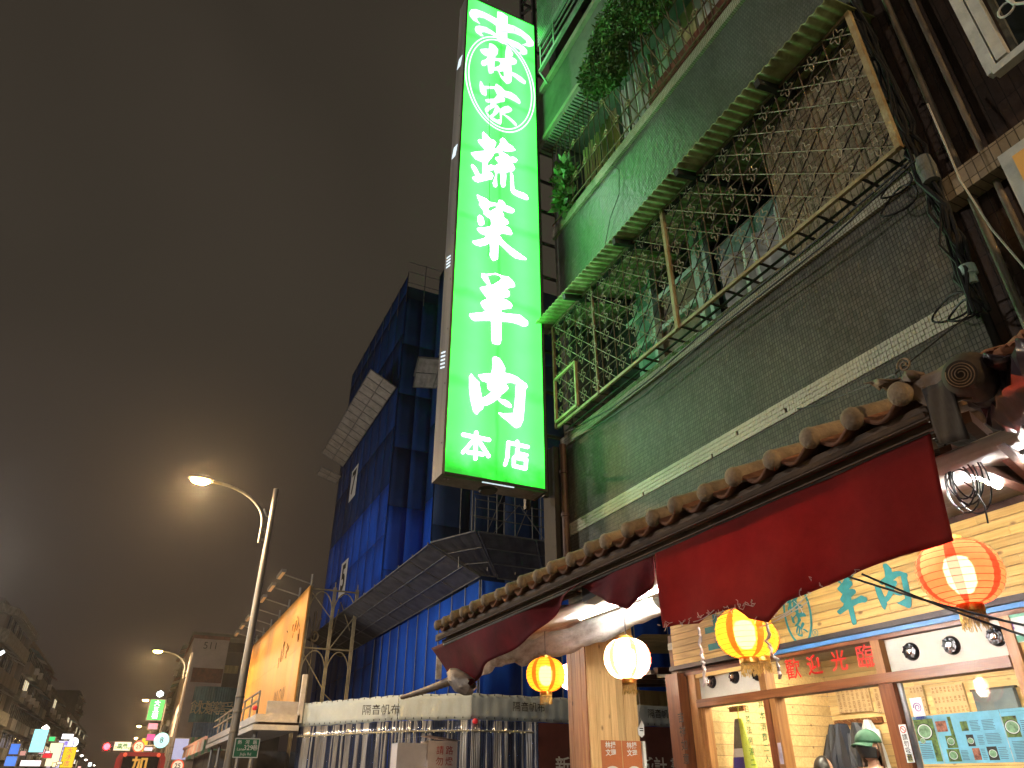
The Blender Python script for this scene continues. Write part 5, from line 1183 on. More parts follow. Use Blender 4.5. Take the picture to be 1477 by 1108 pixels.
def person(base, face, height, label, cap=None, hair='hair_brown', mask=None, shirt='stripe_shirt', long_hair=True):
    """standing figure; base = floor point, face = unit vector they look along"""
    t = thing('person', label, 'person', base); b = Vector(base); f = Vector(face).normalized(); r = Vector((f.y, -f.x, 0)); u = Vector((0,0,1)); k = height/1.65
    def P(a, c, h): return b + r*(a*k) + f*(c*k) + u*(h*k)
    nodes = [(P(0,0,.90), .15*k, .10*k), (P(0,0,1.05), .125*k, .09*k), (P(0,.01,1.22), .15*k, .10*k), (P(0,0,1.34), .13*k, .08*k), (P(0,0,1.40), .055*k, .055*k), (P(0,.012,1.47), .05*k, .05*k)]
    edges = [(0,1),(1,2),(2,3),(3,4),(4,5)]
    for s_ in (-1, 1):
        i = len(nodes)
        nodes += [(P(s_*.165,0,1.33), .055*k, .055*k), (P(s_*.20,-.01,1.08), .042*k, .042*k), (P(s_*.19,.10,.88), .032*k, .032*k), (P(s_*.18,.15,.80), .035*k, .02*k)]
        edges += [(3,i),(i,i+1),(i+1,i+2),(i+2,i+3)]
        j = len(nodes); nodes += [(P(s_*.085,0,.80), .085*k, .085*k), (P(s_*.09,.01,.46), .055*k, .055*k), (P(s_*.09,-.01,.09), .035*k, .035*k), (P(s_*.095,.11,.035), .035*k, .025*k)]
        edges += [(0,j),(j,j+1),(j+1,j+2),(j+2,j+3)]
    body = skin_body('body', nodes, edges, ['skin', shirt, 'trousers'], t)
    for pl_ in body.data.polygons:
        h = (pl_.center.z)/k; pl_.material_index = 2 if h < .88 else (1 if h < 1.40 and (h > 1.02 or True) and not (h < 0.93) else 0)
        if h > 1.385: pl_.material_index = 0
    # head: skull, jaw, nose
    hc = P(0, .02, 1.55); hr = .108*k; mb = MB(); rows = []
    for i in range(21):
        th = math.pi*i/20; row = []
        for q in range(29):
            ph_ = 2*math.pi*q/28; d = Vector((math.sin(th)*math.cos(ph_), math.sin(th)*math.sin(ph_), math.cos(th)))   # x right, y forward
            sx_, sy_, sz_ = .74, .92, 1.12
            if d.z < 0: sx_ *= 1 + .28*d.z; sy_ *= 1 + .10*d.z
            nose = .20*max(0, 1-((d.x/.16)**2 + ((d.z+.12)/.24)**2)) if d.y > .5 else 0
            row.append(hc + r*(d.x*sx_*hr) + f*((d.y*sy_+nose)*hr) + u*(d.z*sz_*hr))
        rows.append(row)
    head = mb.grid(rows).build('head', 'skin', t, True)
    for s_ in (-1, 1):
        MB().lathe(hc + r*(s_*.36*hr) + f*(.80*hr) + u*(.08*hr), [(0, -.1*hr), (.12*hr, -.04*hr), (.13*hr, .03*hr), (0, .09*hr)], 10, f).build('eye', 'eye_dark', head, True)
        MB().lathe(hc + r*(s_*.76*hr) - u*(.05*hr), [(0, -.05*hr), (.2*hr, -.03*hr), (.22*hr, .03*hr), (0, .05*hr)], 10, r).build('ear', 'skin', head, True)
    MB().tube([hc + r*(x*hr) + f*((.86-.1*abs(x))*hr) - u*(.5*hr) for x in (-.25, -.1, 0, .1, .25)], .03*hr, 5).build('mouth', 'print_red', head)
    # hair
    rows = []
    for i in range(14):
        v = i/13; row = []
        for q in range(23):
            ph_ = math.pi*(1.0 if v > .2 else 1.0-.25*(1-v/.2)) + math.pi*(1.0 if v > .2 else 1.0+.5*(1-v/.2))*q/22
            a = ph_ + math.pi*0.0
            if v < .5: th = math.pi*.5*(v/.5); d = Vector((math.sin(th)*math.cos(a), math.sin(th)*math.sin(a), math.cos(th))); pnt = hc + r*(d.x*.84*hr) + f*(d.y*1.0*hr) + u*(d.z*1.2*hr)
            else:
                w_ = (v-.5)/.5; L = (2.9 if long_hair else .8)*hr; e = 1 + .1*math.sin(6*a+3*w_)
                pnt = hc + r*(math.cos(a)*(.84+.12*w_)*e*hr) + f*(math.sin(a)*(1.0-.25*w_)*e*hr) - u*(L*w_)
            row.append(pnt)
        rows.append(row)
    solid(MB().grid(rows).build('hair', hair, head, True), .012)
    if mask:
        rows = []
        for i in range(9):
            v = i/8; rows.append([hc + r*(math.sin(a)*.80*hr*(1-.22*v)) + f*((math.cos(a)*.97+.16*math.cos(a)**3*math.sin(math.pi*min(1, v+.25)))*hr*(1-.06*v)) + u*((-.05-.78*v + .18*(1-v)*max(0, math.cos(a*1.4)))*hr) for a in [-1.45+2.9*q/20 for q in range(21)]])
        solid(MB().grid(rows).build('mask', mask, t, True), .004)
        for s_ in (-1, 1): MB().tube([hc + r*(s_*.79*hr) + f*(.12*hr) - u*(.15*hr), hc + r*(s_*.82*hr) + f*(-.08*hr) + u*(.05*hr)], .02*hr, 5).build('mask_loop', mask, t)
    if cap:
        rows = []
        for i in range(9):
            th = math.pi*.5*i/8; rows.append([hc + r*(math.sin(th)*math.cos(a)*.90*hr) + f*(math.sin(th)*math.sin(a)*1.06*hr) + u*((.25+1.0*math.cos(th))*hr) for a in [2*math.pi*q/24 for q in range(25)]])
        cp = solid(MB().grid(rows).build('cap', cap, t, True), .006)
        rows = []
        for i in range(7):
            v = i/6; rows.append([hc + r*(math.sin(a)*(.88+.04*v)*hr) + f*((math.cos(a)*(1.04+.62*v))*hr) + u*((.27-.16*v - .16*(math.sin(a)**2)*(.4+v))*hr) for a in [-1.15+2.3*q/14 for q in range(15)]])
        solid(MB().grid(rows).build('brim', cap, cp, True), .008)
        MB().lathe(hc + u*(1.26*hr), [(0, .05*hr), (.08*hr, .03*hr), (.08*hr, 0)], 8).build('button', cap, cp, True)
    # hands
    for s_ in (-1, 1):
        hb_ = P(s_*.18, .15, .80); hp_ = MB(); hp_.lathe(hb_, [(0, -.0), (.03*k, .01*k), (.036*k, .05*k), (.03*k, .085*k), (0, .095*k)], 10, (f*.45 - u).normalized())
        d = (f*.45-u).normalized(); sd = r
        for q, L in enumerate((.062, .07, .066, .05)):
            o_ = hb_ + d*.075*k + sd*((q-1.5)*.017*k); hp_.tube([o_, o_ + d*L*.5*k, o_ + d*L*k + f*(.014*k)], [.0085*k, .008*k, .006*k], 6)
        hp_.tube([hb_ + d*.02*k - sd*(s_*.026*k), hb_ + d*.05*k - sd*(s_*.045*k), hb_ + d*.085*k - sd*(s_*.042*k)], [.011*k, .0095*k, .007*k], 6)
        hp_.build('hand', 'skin', t, True)
    return t
pp = at_x(1256, 1077, 6.05)
hd_ = pp.z - 0.15
person((6.05, pp.y, 0.15), (-1, 0.02, 0), (pp.z-0.15)/1.55*1.65, 'woman in a green cap and black mask with long brown hair inside the doorway', 'cap_green', 'hair_brown', 'mask_black')
pp = at_x(1187, 1110, 6.4)
person((6.4, pp.y, 0.15), (0.8, -0.1, 0), (pp.z-0.15)/1.55*1.65, 'dark-haired person whose crown just shows at the bottom of the doorway', None, 'hair_black', None, 'jacket_grey', False)

# ================================================================ STREET LAMPS
mat('lamp_steel', (0.28, 0.27, 0.25), 0.45, 0.5, var=0.2, vscale=3, streak=True)
glow('lamp_lens', (1.0, 0.52, 0.11), 800)
mat('lamp_band', (0.2, 0.19, 0.17), 0.6, 0.2)
LX, LY, LH = 2.18, 20.6, 9.0
def street_lamp(y, energy, label, s=1.0):
    t = thing('street_lamp', label, 'street lamp', (LX, y, 0), 'street lamps along the kerb')
    MB().tube([(LX, y, 0), (LX, y, 4), (LX, y, LH-0.25)], [0.115, 0.10, 0.075], 14).build('pole', 'lamp_steel', t, True)
    MB().lathe((LX, y, LH-0.25), [(0.078, -0.8), (0.082, -0.78), (0.078, 0.24), (0, 0.25)], 14).build('pole_cap', 'lamp_steel', t, True)
    MB().lathe((LX, y, 0), [(0.2, 0), (0.2, 0.04), (0.15, 0.05), (0.13, 0.5), (0.11, 0.52)], 14).build('base', 'lamp_steel', t, True)
    for z in (3.0, 3.35, 2.55): MB().lathe((LX, y, z), [(0.107, 0), (0.112, 0.01), (0.112, 0.04), (0.107, 0.05)], 14).build('band', 'lamp_band', t, True)
    ax_ = LX - 0.22
    pts = [(ax_, y, LH-1.65), (ax_, y, LH-1.1)] + [(ax_ - 1.55*(1-math.cos(a)), y, LH-1.1 + 1.02*math.sin(a)) for a in [i*math.pi/2/10 for i in range(1, 11)]]
    MB().tube(pts, 0.042, 10).build('arm', 'lamp_steel', t, True)
    for z in (LH-1.55, LH-1.25): MB().beam((ax_, y, z), (LX, y, z), 0.05, 0.07).build('clamp', 'lamp_steel', t)
    MB().tube([(ax_-0.02, y, LH-0.65), (ax_+0.08, y, LH-0.85), (LX, y, LH-0.9)], 0.025, 8).build('brace', 'lamp_steel', t, True)
    hx = ax_ - 1.55
    mb = MB(); mb.lathe((hx+0.05, y, LH-0.06), [(0, 0.02), (0.07, 0.0), (0.13, -0.2), (0.15, -0.45), (0.10, -0.66), (0, -0.7)], 14, (1, 0, 0))
    for v in mb.v: v.z = LH-0.06 + (v.z-(LH-0.06))*(0.55 if v.z > LH-0.06 else 0.12)
    mb.build('head', 'lamp_steel', t, True)
    mb = MB(); mb.lathe((hx-0.3, y, LH-0.085), [(0.0, -0.10), (0.12, -0.085), (0.17, -0.03), (0.165, 0.0), (0, 0.01)], 16)
    for v in mb.v: v.x = hx-0.3 + (v.x-(hx-0.3))*1.5
    mb.build('lens', 'lamp_lens', t, True)
    ld = bpy.data.lights.new('lamp_light', 'SPOT'); ld.energy = energy; ld.color = (1.0, 0.66, 0.34); ld.shadow_soft_size = 0.3; ld.spot_size = math.radians(179); ld.spot_blend = 0.12
    lo = bpy.data.objects.new('lamp_light', ld); COL.objects.link(lo); lo.location = (hx-0.3-LX, 0, LH-0.30); lo.parent = t
    return t
l0 = street_lamp(LY, 4000, 'street lamp with a curved arm and dazzling amber head, nearest in the row')
for y, lb in ((53.8, 'second street lamp down the road, in front of the pink-grey side wall'), (89, 'third street lamp down the road beside the vertical green sign'), (133, 'fourth street lamp down the road, small and high'), (171, 'farthest visible street lamp of the row'), (-11.5, 'street lamp standing behind the viewer, lighting the facade')):
    c_ = copy_tree(l0); c_.location.y = y; c_['label'] = lb
far_fill = bpy.data.lights.new('lamp_light', 'POINT'); far_fill.energy = 5500; far_fill.color = (1.0, 0.94, 0.86); far_fill.shadow_soft_size = 0.8; near_fill = far_fill.copy(); near_fill.energy = 900; mid_fill = far_fill.copy(); mid_fill.energy = 3000; mid_fill.shadow_soft_size = 0.3
for (y, lb) in ((-9.0, 'unseen street lamp added on the opposite kerb behind the viewer'), (13.0, 'unseen street lamp added on the opposite kerb left of the view'), (32.0, 'unseen street lamp added on the opposite kerb across from the billboard')):  # unseen lamps added across the road to brighten facade, banner and blue sheets
    c_ = copy_tree(l0); c_.location = (-10.4, y, 0); c_['label'] = lb; c_.rotation_euler = (0, 0, math.pi)
    for o in kids(c_):
        if o.type == 'LIGHT': o.data = far_fill if y > 20 else mid_fill if y > 0 else near_fill
# street-name plate on the pole
mat('road_green', (0.01, 0.17, 0.09), 0.4, var=0.08)
p = at_y(355.5, 1079, LY-0.12)
rs = thing('street_name_sign', 'green street-name plate with white border fixed to the nearest lamp pole', 'sign', p)
MB().beam(p + Vector((-.30, 0, 0)), p + Vector((.30, 0, 0)), 0.02, 0.44).build('plate', 'road_green', rs)
bd = MB(); wv = (0.28, 0.20)
bd.prism([[p + Vector((x, -.0115, z)) for x, z in ((-.295,-.215),(.295,-.215),(.295,.215),(-.295,.215))], [p + Vector((x, -.0115, z)) for x, z in ((-.275,-.195),(.275,-.195),(.275,.195),(-.275,.195))]], (0,-.002,0)); bd.build('border', 'paper_white', rs)
mb = MB(); 
for i, ch in enumerate('熱河路'): text(mb, ch, p + Vector((-.18+.18*i, -.013, .12)), U, V, .10, .01)
text(mb, 'Lane', p + Vector((-.14, -.013, -.03)), U, V, .09, .004); text(mb, '329', p + Vector((.04, -.013, .0)), U, V, .15, .008); text(mb, '巷', p + Vector((.2, -.013, .0)), U, V, .13, .01); text(mb, 'JiuJu Rd', p + Vector((0, -.013, -.135)), U, V, .085, .003)
mb.build('lettering', 'paper_white', rs)

# ================================================================ SITE HOARDING WITH CANVAS BANNER
mat('canvas', (0.50, 0.58, 0.60), 0.75, var=0.08, vscale=1.2, bump=0.15, bscale=6); mat('hoarding_brown', (0.14, 0.045, 0.04), 0.6, var=0.12)
mat('pvc_glint', (0.72, 0.75, 0.82), 0.2, 0.6, var=0.4, vscale=1.6, bump=0.0, streak=True); mat('pvc', (0.14, 0.19, 0.36), 0.16, 0.75, var=0.5, vscale=1.6, bump=0.0, streak=True); mat('site_pole', (0.45, 0.42, 0.34), 0.5, 0.3, var=0.3)  # the pale strip colour carries the bright reflections
hb_ = thing('site_hoarding', 'construction hoarding with pale canvas banner above shiny vertical strips', 'hoarding', (9.3, 22.5, 0))
line = [(5.14, 28.3), (7.42, 23.95), (9.35, 22.5), (13.2, 22.55), (19.0, 22.6)]
def onl(s):
    d = s
    for a, b_ in zip(line, line[1:]):
        L = math.dist(a, b_)
        if d <= L: return (a[0]+(b_[0]-a[0])*d/L, a[1]+(b_[1]-a[1])*d/L)
        d -= L
    return line[-1]
LT = sum(math.dist(a, b_) for a, b_ in zip(line, line[1:]))
L1, L2 = math.dist(line[0], line[1]), math.dist(line[1], line[2])
N = 160
for s0_, s1_ in ((0, L1-.01), (L1+.01, L1+L2+3.8), (L1+L2+3.82, LT)):
    rows = []
    for j in range(6):
        z = 3.95 - 0.76*j/5; rows.append([(onl(s0_+(s1_-s0_)*k/N)[0], onl(s0_+(s1_-s0_)*k/N)[1] + .006*math.sin(k*.23+j) + .004*math.sin(k*.71), z + .012*math.sin(k*.31)*(1 if j in (0, 5) else 0)) for k in range(N+1)])
    solid(MB().grid(rows).build('banner', 'canvas', hb_, True), 0.01)
mb = MB()
def ban(px_, py_, seg, size=0.5):
    a, b_ = line[seg], line[seg+1]; d = Vector((b_[0]-a[0], b_[1]-a[1], 0)).normalized(); n_ = Vector((d.y, -d.x, 0)); r = ray(px_, py_)
    k = (Vector((a[0], a[1], 0)) - Vector((0,0,0))).dot(n_) / Vector((r.x, r.y, 0)).dot(n_); c = Vector((r.x*k, r.y*k, EYE + r.z*k)) + n_*(0.05 if n_.y < 0 else -0.05)
    text(mb, '隔音帆布', c, d, V, size*0.98, 0.004)
ban(550, 1025, 1, 0.33); ban(762, 1021, 2, 0.31); ban(953, 1031, 2, 0.31); mb.build('lettering', 'print_black', hb_)
ey = MB()
for k in range(60):
    x, y = onl(.3+k*.27)
    for z in (3.90, 3.23): ey.tube([(x, y-.02, z), (x, y-.03, z+.05)], .012, 5)
tag(ey.build('eyelet', 'print_black', hb_), kind='stuff')
# shiny strips: narrow curled bands, the pale ones painting in bright reflections
rnd = random.Random(3); sN = 0
s_ = 0.05; stop = L1+L2+2.35
while s_ < stop:
    w_ = rnd.uniform(0.05, 0.10); a, b_ = onl(s_), onl(s_+w_); dv = Vector((b_[0]-a[0], b_[1]-a[1], 0)); n_ = Vector((dv.y, -dv.x, 0)).normalized()
    tw = rnd.uniform(-.5, .5); rows = []
    for j in range(9):
        z = 3.18 - j*.36; row = []
        for q in range(5):
            f = q/4; e = n_*(0.03*math.sin(math.pi*f) + tw*.06*(f-.5) + .012*math.sin(j*1.3+sN)); row.append((a[0]+dv.x*f+e.x, a[1]+dv.y*f+e.y, z))
        rows.append(row)
    if sN < 290: solid(MB().grid(rows).build('strip', 'pvc' if rnd.random() < .48 else 'pvc_glint', hb_, True), 0.003)
    s_ += w_*0.97; sN += 1
s0_ = L1+L2+2.38
a = onl(s0_); B(a[0], 19.0, 22.5, 22.62, 0, 3.17).build('board', 'hoarding_brown', hb_)
mb = MB()
for i, ch in enumerate('新北都市城計畫'):
    xs = (812, 838, 864, 890, 934, 953, 977)[i]; c = at_y(xs, 1107, 22.47); text(mb, ch, c, U, V, 0.56, 0.015)
mb.build('lettering', 'paper_white', hb_)
for s_ in (0.2, 2.2, L1, L1+1.3, L1+L2, L1+L2+1.3, L1+L2+2.36): x, y = onl(s_); MB().tube([(x, y+.12, 0), (x, y+.12, 3.9)], .045, 8).build('pole', 'site_pole', hb_, True)
pts = [(onl(i*.5)[0], onl(i*.5)[1]-.08, 2.88) for i in range(int((L1+L2+2.3)/.5)+1)]; MB().tube(pts, .03, 6).build('rail', 'site_pole', hb_, True)
glow('fairy_light', (1.0, 0.85, 0.45), 1.2); lt = MB(); rnd = random.Random(9)
for k in range(70):
    x, y = onl(.1+k*(L1+L2+2.0)/70); lt.lathe((x, y-.13, 2.89+rnd.uniform(-.06,.07)), [(0, -.014), (.014, 0), (0, .014)], 5)
fl_ = lt.build('fairy_lights', 'fairy_light'); tag(fl_, 'string of tiny warm lights along the hoarding rail', 'string lights', None, 'stuff')
glow('red_beacon', (1.0, 0.04, 0.06), 0.12)
for x, y, z, lb in ((9.45, 22.38, 3.14, 'small dark red warning light at the corner of the canvas banner'), (3.5, 27.9, 3.72, 'small red warning light at the front corner of the white canopy')):
    o = MB().lathe((x, y, z), [(0, -.09), (.07, -.06), (.09, 0), (.07, .06), (0, .09)], 12).build('warning_light', 'red_beacon', None, True); tag(o, lb, 'warning light')

# control cabinet with red words
mat('cabinet_lilac', (0.80, 0.78, 0.84), 0.5, var=0.08); mat('cabinet_pink', (0.88, 0.76, 0.72), 0.5, var=0.1, emit=0.0)
cbp = at_y(640, 1066, 12.7); cb = thing('control_cabinet', 'pale pink street-lamp cabinet with peaked top and red characters', 'cabinet', (cbp.x, 12.9, 0))
x0, x1 = at_y(618, 1070, 12.7).x, at_y(660, 1070, 12.7).x; zt = at_y(640, 1066, 12.7).z
B(x0, x1, 12.7, 13.1, 0.1, zt-.03).build('body', 'cabinet_pink', cb); B(x0-.52, x0-.006, 12.76, 13.1, 0.1, zt-.07).build('side_cabinet', 'cabinet_lilac', cb)
MB().add([(x0-.01, 12.66, zt+.05), (x1+.04, 12.66, zt-.02), (x1+.04, 13.12, zt-.02), (x0-.01, 13.12, zt+.05)], [(0,1,2,3)]).build('lid', 'cabinet_pink', cb); MB().add([(x0-.56, 12.7, zt-.03), (x0-.012, 12.7, zt+.05), (x0-.012, 13.12, zt+.05), (x0-.56, 13.12, zt-.03)], [(0,1,2,3)]).build('lid', 'cabinet_pink', cb)
mb = MB(); vtext(mb, '路燈設備', ((x0+x1)/2+.12, 12.696, zt-.1), U, V, .14, .165, .006); vtext(mb, '請勿靠近', ((x0+x1)/2-.05, 12.696, zt-.1), U, V, .14, .165, .006); mb.build('lettering', 'print_red', cb)
B(x1+.002, x1+.02, 12.75, 12.8, 1.2, zt-.1).build('hinge', 'lamp_steel', cb)

# ================================================================ SCAFFOLDED TOWER UNDER BLUE SHEETS
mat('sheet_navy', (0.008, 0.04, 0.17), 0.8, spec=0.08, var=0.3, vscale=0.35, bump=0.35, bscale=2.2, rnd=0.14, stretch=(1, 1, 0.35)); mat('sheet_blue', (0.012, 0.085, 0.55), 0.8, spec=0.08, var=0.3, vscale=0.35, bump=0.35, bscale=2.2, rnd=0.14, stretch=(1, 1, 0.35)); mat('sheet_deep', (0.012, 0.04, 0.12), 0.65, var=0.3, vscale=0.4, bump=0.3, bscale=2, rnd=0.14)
mat('seam', (0.2, 0.24, 0.33), 0.6); mat('scaffold', (0.2, 0.2, 0.2), 0.5, 0.4, var=0.3); mat('fan_sheet', (0.12, 0.12, 0.13), 0.55, 0.2, var=0.3, vscale=2, rnd=0.08); mat('fan_pale', (0.36, 0.34, 0.31), 0.55, 0.2, var=0.25, vscale=2)
tw = thing('scaffolded_tower', 'high-rise under construction wrapped in blue sheets with projecting safety fans', 'building', (11, 40, 0))
XB = 9.95
B(XB+.1, 26, 37.2, 51.7, 0, 30.5).build('core', 'sheet_deep', tw)
B(12.3, 30, 35.7, 37.19, 0, 31.5).build('core', 'sheet_deep', tw)
B(XB+.1, 28, 23.55, 35.6, 0, 7.6).build('core', 'sheet_deep', tw)
def sheets(plane, c, a0, a1, w_, zs, m, flip=False):
    a = a0
    while a < a1 - .05:
        b_ = min(a+w_, a1)
        for z0, z1 in zip(zs, zs[1:]):
            bul = random.uniform(0, .03); rows = []
            for j in range(4):
                row = []
                for q in range(4):
                    d = bul*math.sin(math.pi*q/3)*math.sin(math.pi*j/3); yy = a+.012+(b_-a-.024)*q/3; zz = z0+.012+(z1-z0-.024)*j/3
                    row.append((c-d, yy, zz) if plane == 'x' else (yy, c-d, zz))
                rows.append(row)
            solid(MB().grid(rows).build('blue_sheet', m, tw, True), .015)
        a = b_
zs = [7.9 + i*3.3 for i in range(8)] 
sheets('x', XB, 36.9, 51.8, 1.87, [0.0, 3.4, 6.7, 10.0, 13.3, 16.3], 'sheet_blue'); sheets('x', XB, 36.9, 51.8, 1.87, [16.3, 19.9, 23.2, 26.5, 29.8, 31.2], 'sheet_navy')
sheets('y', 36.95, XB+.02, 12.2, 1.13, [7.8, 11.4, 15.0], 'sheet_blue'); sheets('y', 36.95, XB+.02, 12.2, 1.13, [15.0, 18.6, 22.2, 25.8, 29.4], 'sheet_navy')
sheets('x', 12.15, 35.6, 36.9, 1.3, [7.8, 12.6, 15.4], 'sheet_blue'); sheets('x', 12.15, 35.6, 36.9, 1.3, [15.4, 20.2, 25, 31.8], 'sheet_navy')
sheets('y', 35.6, 12.2, 30, 2.2, [7.8, 13.8, 19.8, 25.8, 32.0], 'sheet_deep')
sheets('x', XB, 23.4, 36.8, 1.35, [0.0, 3.9, 7.8], 'sheet_blue')
sheets('y', 23.4, XB+.03, 27, 1.6, [0.0, 3.9, 7.8], 'sheet_blue')
sm = MB()
for k in range(11): sm.tube([(XB-.03, 23.4+k*1.35, 0), (XB-.03, 23.4+k*1.35, 7.8)], .018, 4)
for k in range(11): sm.tube([(XB+.03+k*1.6, 23.36, 0), (XB+.03+k*1.6, 23.36, 7.8)], .018, 4)
sm.build('seam_cord', 'seam', tw)
# floor numbers
for num, px_, py_ in (('7', 510, 697), ('5', 495, 835)):
    c = at_x(px_, py_, XB-.06); o = B(XB-.075, XB-.055, c.y-.85, c.y+.85, c.z-1.15, c.z+1.15).build('number_board', 'paper_white', tw)
    mb = MB(); text(mb, num, (XB-.08, c.y, c.z), NU, V, 2.3, .03); mb.build('number', 'print_black', o).parent = o
# safety fans
def fan(p0, p1, q0, q1, n, m1, name='safety_fan', ribs=3):
    """p = inner edge on the wall, q = outer edge; panels with ribs and rails"""
    p0, p1, q0, q1 = map(Vector, (p0, p1, q0, q1))
    for i in range(n):
        for j in range(ribs):
            def P(a, b_): return p0.lerp(p1, a).lerp(q0.lerp(q1, a), b_)
            e = .004; a0, a1, b0_, b1 = i/n+e, (i+1)/n-e, j/ribs+.012, (j+1)/ribs-.012; rows = []
            for jj in range(2):
                rows.append([P(a0+(a1-a0)*q/8, b0_+(b1-b0_)*jj) + Vector((0,0,.012*(q % 2))) for q in range(9)])
            solid(MB().grid(rows).build('fan_panel', m1, tw), .02)
    fr_ = MB()
    for j in range(ribs+1): fr_.beam(p0.lerp(q0, j/ribs), p1.lerp(q1, j/ribs), .05)
    for i in range(0, n+1): fr_.beam(p0.lerp(p1, i/n), q0.lerp(q1, i/n), .05)
    fr_.build('fan_frame', 'scaffold', tw)
fan((9.9, 23.3, 7.9), (9.9, 44, 7.9), (7.8, 23.0, 8.7), (7.8, 44, 8.7), 9, 'fan_sheet')
fan((10.6, 23.3, 7.9), (22, 23.3, 7.9), (8.9, 21.2, 8.8), (22, 21.2, 8.8), 6, 'fan_sheet')
fan((9.9, 23.3, 7.95), (10.5, 23.3, 7.95), (7.8, 22.8, 8.72), (8.8, 21.25, 8.82), 1, 'fan_sheet')
fan((9.8, 36.9, 22.5), (9.8, 50.2, 22.3), (8.15, 36.9, 23.35), (8.15, 50.4, 23.2), 14, 'fan_pale', ribs=2)
fan((9.8, 50.4, 21.6), (9.8, 52.0, 21.6), (8.3, 50.6, 22.2), (8.3, 52.4, 22.2), 2, 'fan_pale', ribs=2)
fan((10.8, 36.6, 22.6), (14.2, 35.4, 22.6), (10.4, 34.6, 23.5), (14.4, 33.6, 23.6), 3, 'fan_pale', ribs=2)
fan((10.7, 36.3, 23.2), (14.2, 35.3, 25.6), (10.4, 34.6, 23.56), (14.4, 33.6, 23.66), 3, 'fan_sheet', ribs=2)
# scaffold poles above the lower fan and on the top
sc = MB()
for x in [8.9+i*1.1 for i in range(13)]:
    sc.tube([(x, 21.5, 8.75), (x, 21.5, 10.1)], .024, 5)
    sc.tube([(x, 22.9, 8.0), (x, 22.9, 11.4)], .024, 5)
for z in (9.4, 10.05): sc.tube([(8.9, 21.5, z), (22, 21.5, z)], .02, 5)
for z in (9.2, 10.3, 11.3): sc.tube([(9.5, 22.9, z), (22, 22.9, z)], .02, 5)
for i in range(10): sc.tube([(9.5+i*1.2, 22.9, 8.3), (10.7+i*1.2, 22.9, 11.2)], .018, 5); sc.tube([(9.5+i*1.1, 21.5, 10.1 if i % 2 else 8.8), (10.6+i*1.1, 21.5, 8.8 if i % 2 else 10.1)], .016, 5)
for x in (8.95, 9.9): sc.tube([(x, 21.9, 8.8), (x, 21.9, 13.5)], .03, 5)
for k in range(5): sc.tube([(8.95, 21.9, 9.6+k*.8), (9.9, 21.9, 9.6+k*.8)], .02, 5)
for y in [23.4+i*1.7 for i in range(9)]: sc.tube([(7.9, y, 8.65), (7.9, y, 8.9)], .03, 5)
tag(sc.build('scaffold_pole', 'scaffold', tw), kind='stuff')
sc = MB()
for x, y in [(9.95+i*1.2, 36.9) for i in range(3)] + [(12.2+i*1.5, 35.5) for i in range(5)] + [(9.95, 36.9+i*1.9) for i in range(8)]:
    sc.tube([(x, y, 29), (x, y, 32.4 if x > 10 else 31.4)], .03, 5)
for z in (30.6, 31.5, 32.3): sc.tube([(9.95, 36.9, z), (12.3, 36.9, z)], .025, 5); sc.tube([(12.2, 35.5, z), (19, 35.5, z)], .025, 5)
tag(sc.build('scaffold_pole', 'scaffold', tw), kind='stuff')

# ================================================================ BILLBOARD ON ORNATE FRAME
mat('board_orange', (0.64, 0.31, 0.055), 0.55, var=0.35, vscale=0.9, streak=True, bump=0.1, rnd=0.05, dirt=(0.50, 0.21, 0.035)); mat('frame_khaki', (0.36, 0.31, 0.19), 0.5, 0.3, var=0.3, vscale=3)
bb = thing('billboard', 'weathered orange billboard facing the road with lamp arms above it', 'billboard', (6, 44, 4)); BX = 6.0
for k in range(6):
    for j in range(2): B(BX, BX+.06, 35+k*3.2+.01, 35+(k+1)*3.2-.01, 4.2+j*2.75+.005, 4.2+(j+1)*2.75-.005).build('panel', 'board_orange', bb)
mat('ink_brown', (0.16, 0.06, 0.02), 0.7, var=0.3)
mb = MB(); rnd = random.Random(4)
for k in range(7):      # worn brush marks
    c = Vector((BX-.004, 36.4+k*.75, 8.1-.1*k+rnd.uniform(-.2,.2)))
    for q in range(3):
        a = c + Vector((0, rnd.uniform(-.35,.35), rnd.uniform(-.5,.5))); mb.beam(a, a + Vector((0, rnd.uniform(-.3,.3), rnd.uniform(-.6,.4))), .004, rnd.uniform(.03,.07), up=(1,0,0))
text(mb, 'WLOW', (BX-.006, 39.4, 5.15), (0, -1, 0), V, .95, -.0); mb.build('worn_lettering', 'ink_brown', bb)
fr_ = MB()
for x in (6.1, 7.25, 8.35):
    for d in (-.06, .0, .06): fr_.tube([(x+d, 35.1, 1), (x+d, 35.1, 9.75 if d else 10.0)], .025, 6)
for z in (9.6, 6.9): fr_.tube([(6.1, 35.1, z), (8.4, 35.1, z)], .04, 6)
for z0 in (8.3, 5.6):
    for xa, xb in ((6.1, 7.25), (7.25, 8.35)):
        cx_, rr = (xa+xb)/2, (xb-xa)/2; fr_.tube([(cx_-rr*math.cos(a), 35.1, z0+(1.2)*math.sin(a)) for a in [i*math.pi/14 for i in range(15)]], .03, 6)
for p, q in (((6.1, 35.1, 9.5), (7.2, 35.1, 8.3)), ((7.3, 35.1, 6.9), (8.3, 35.1, 8.4)), ((7.6, 35.4, 8.8), (7.3, 35.4, 6.9)), ((7.7, 35.6, 9.2), (8.3, 35.6, 7.9)), ((6.1, 35.1, 6.7), (7.2, 35.1, 5.2)), ((7.3, 35.1, 5.0), (8.3, 35.1, 4.2))): fr_.tube([p, q], .025, 6)
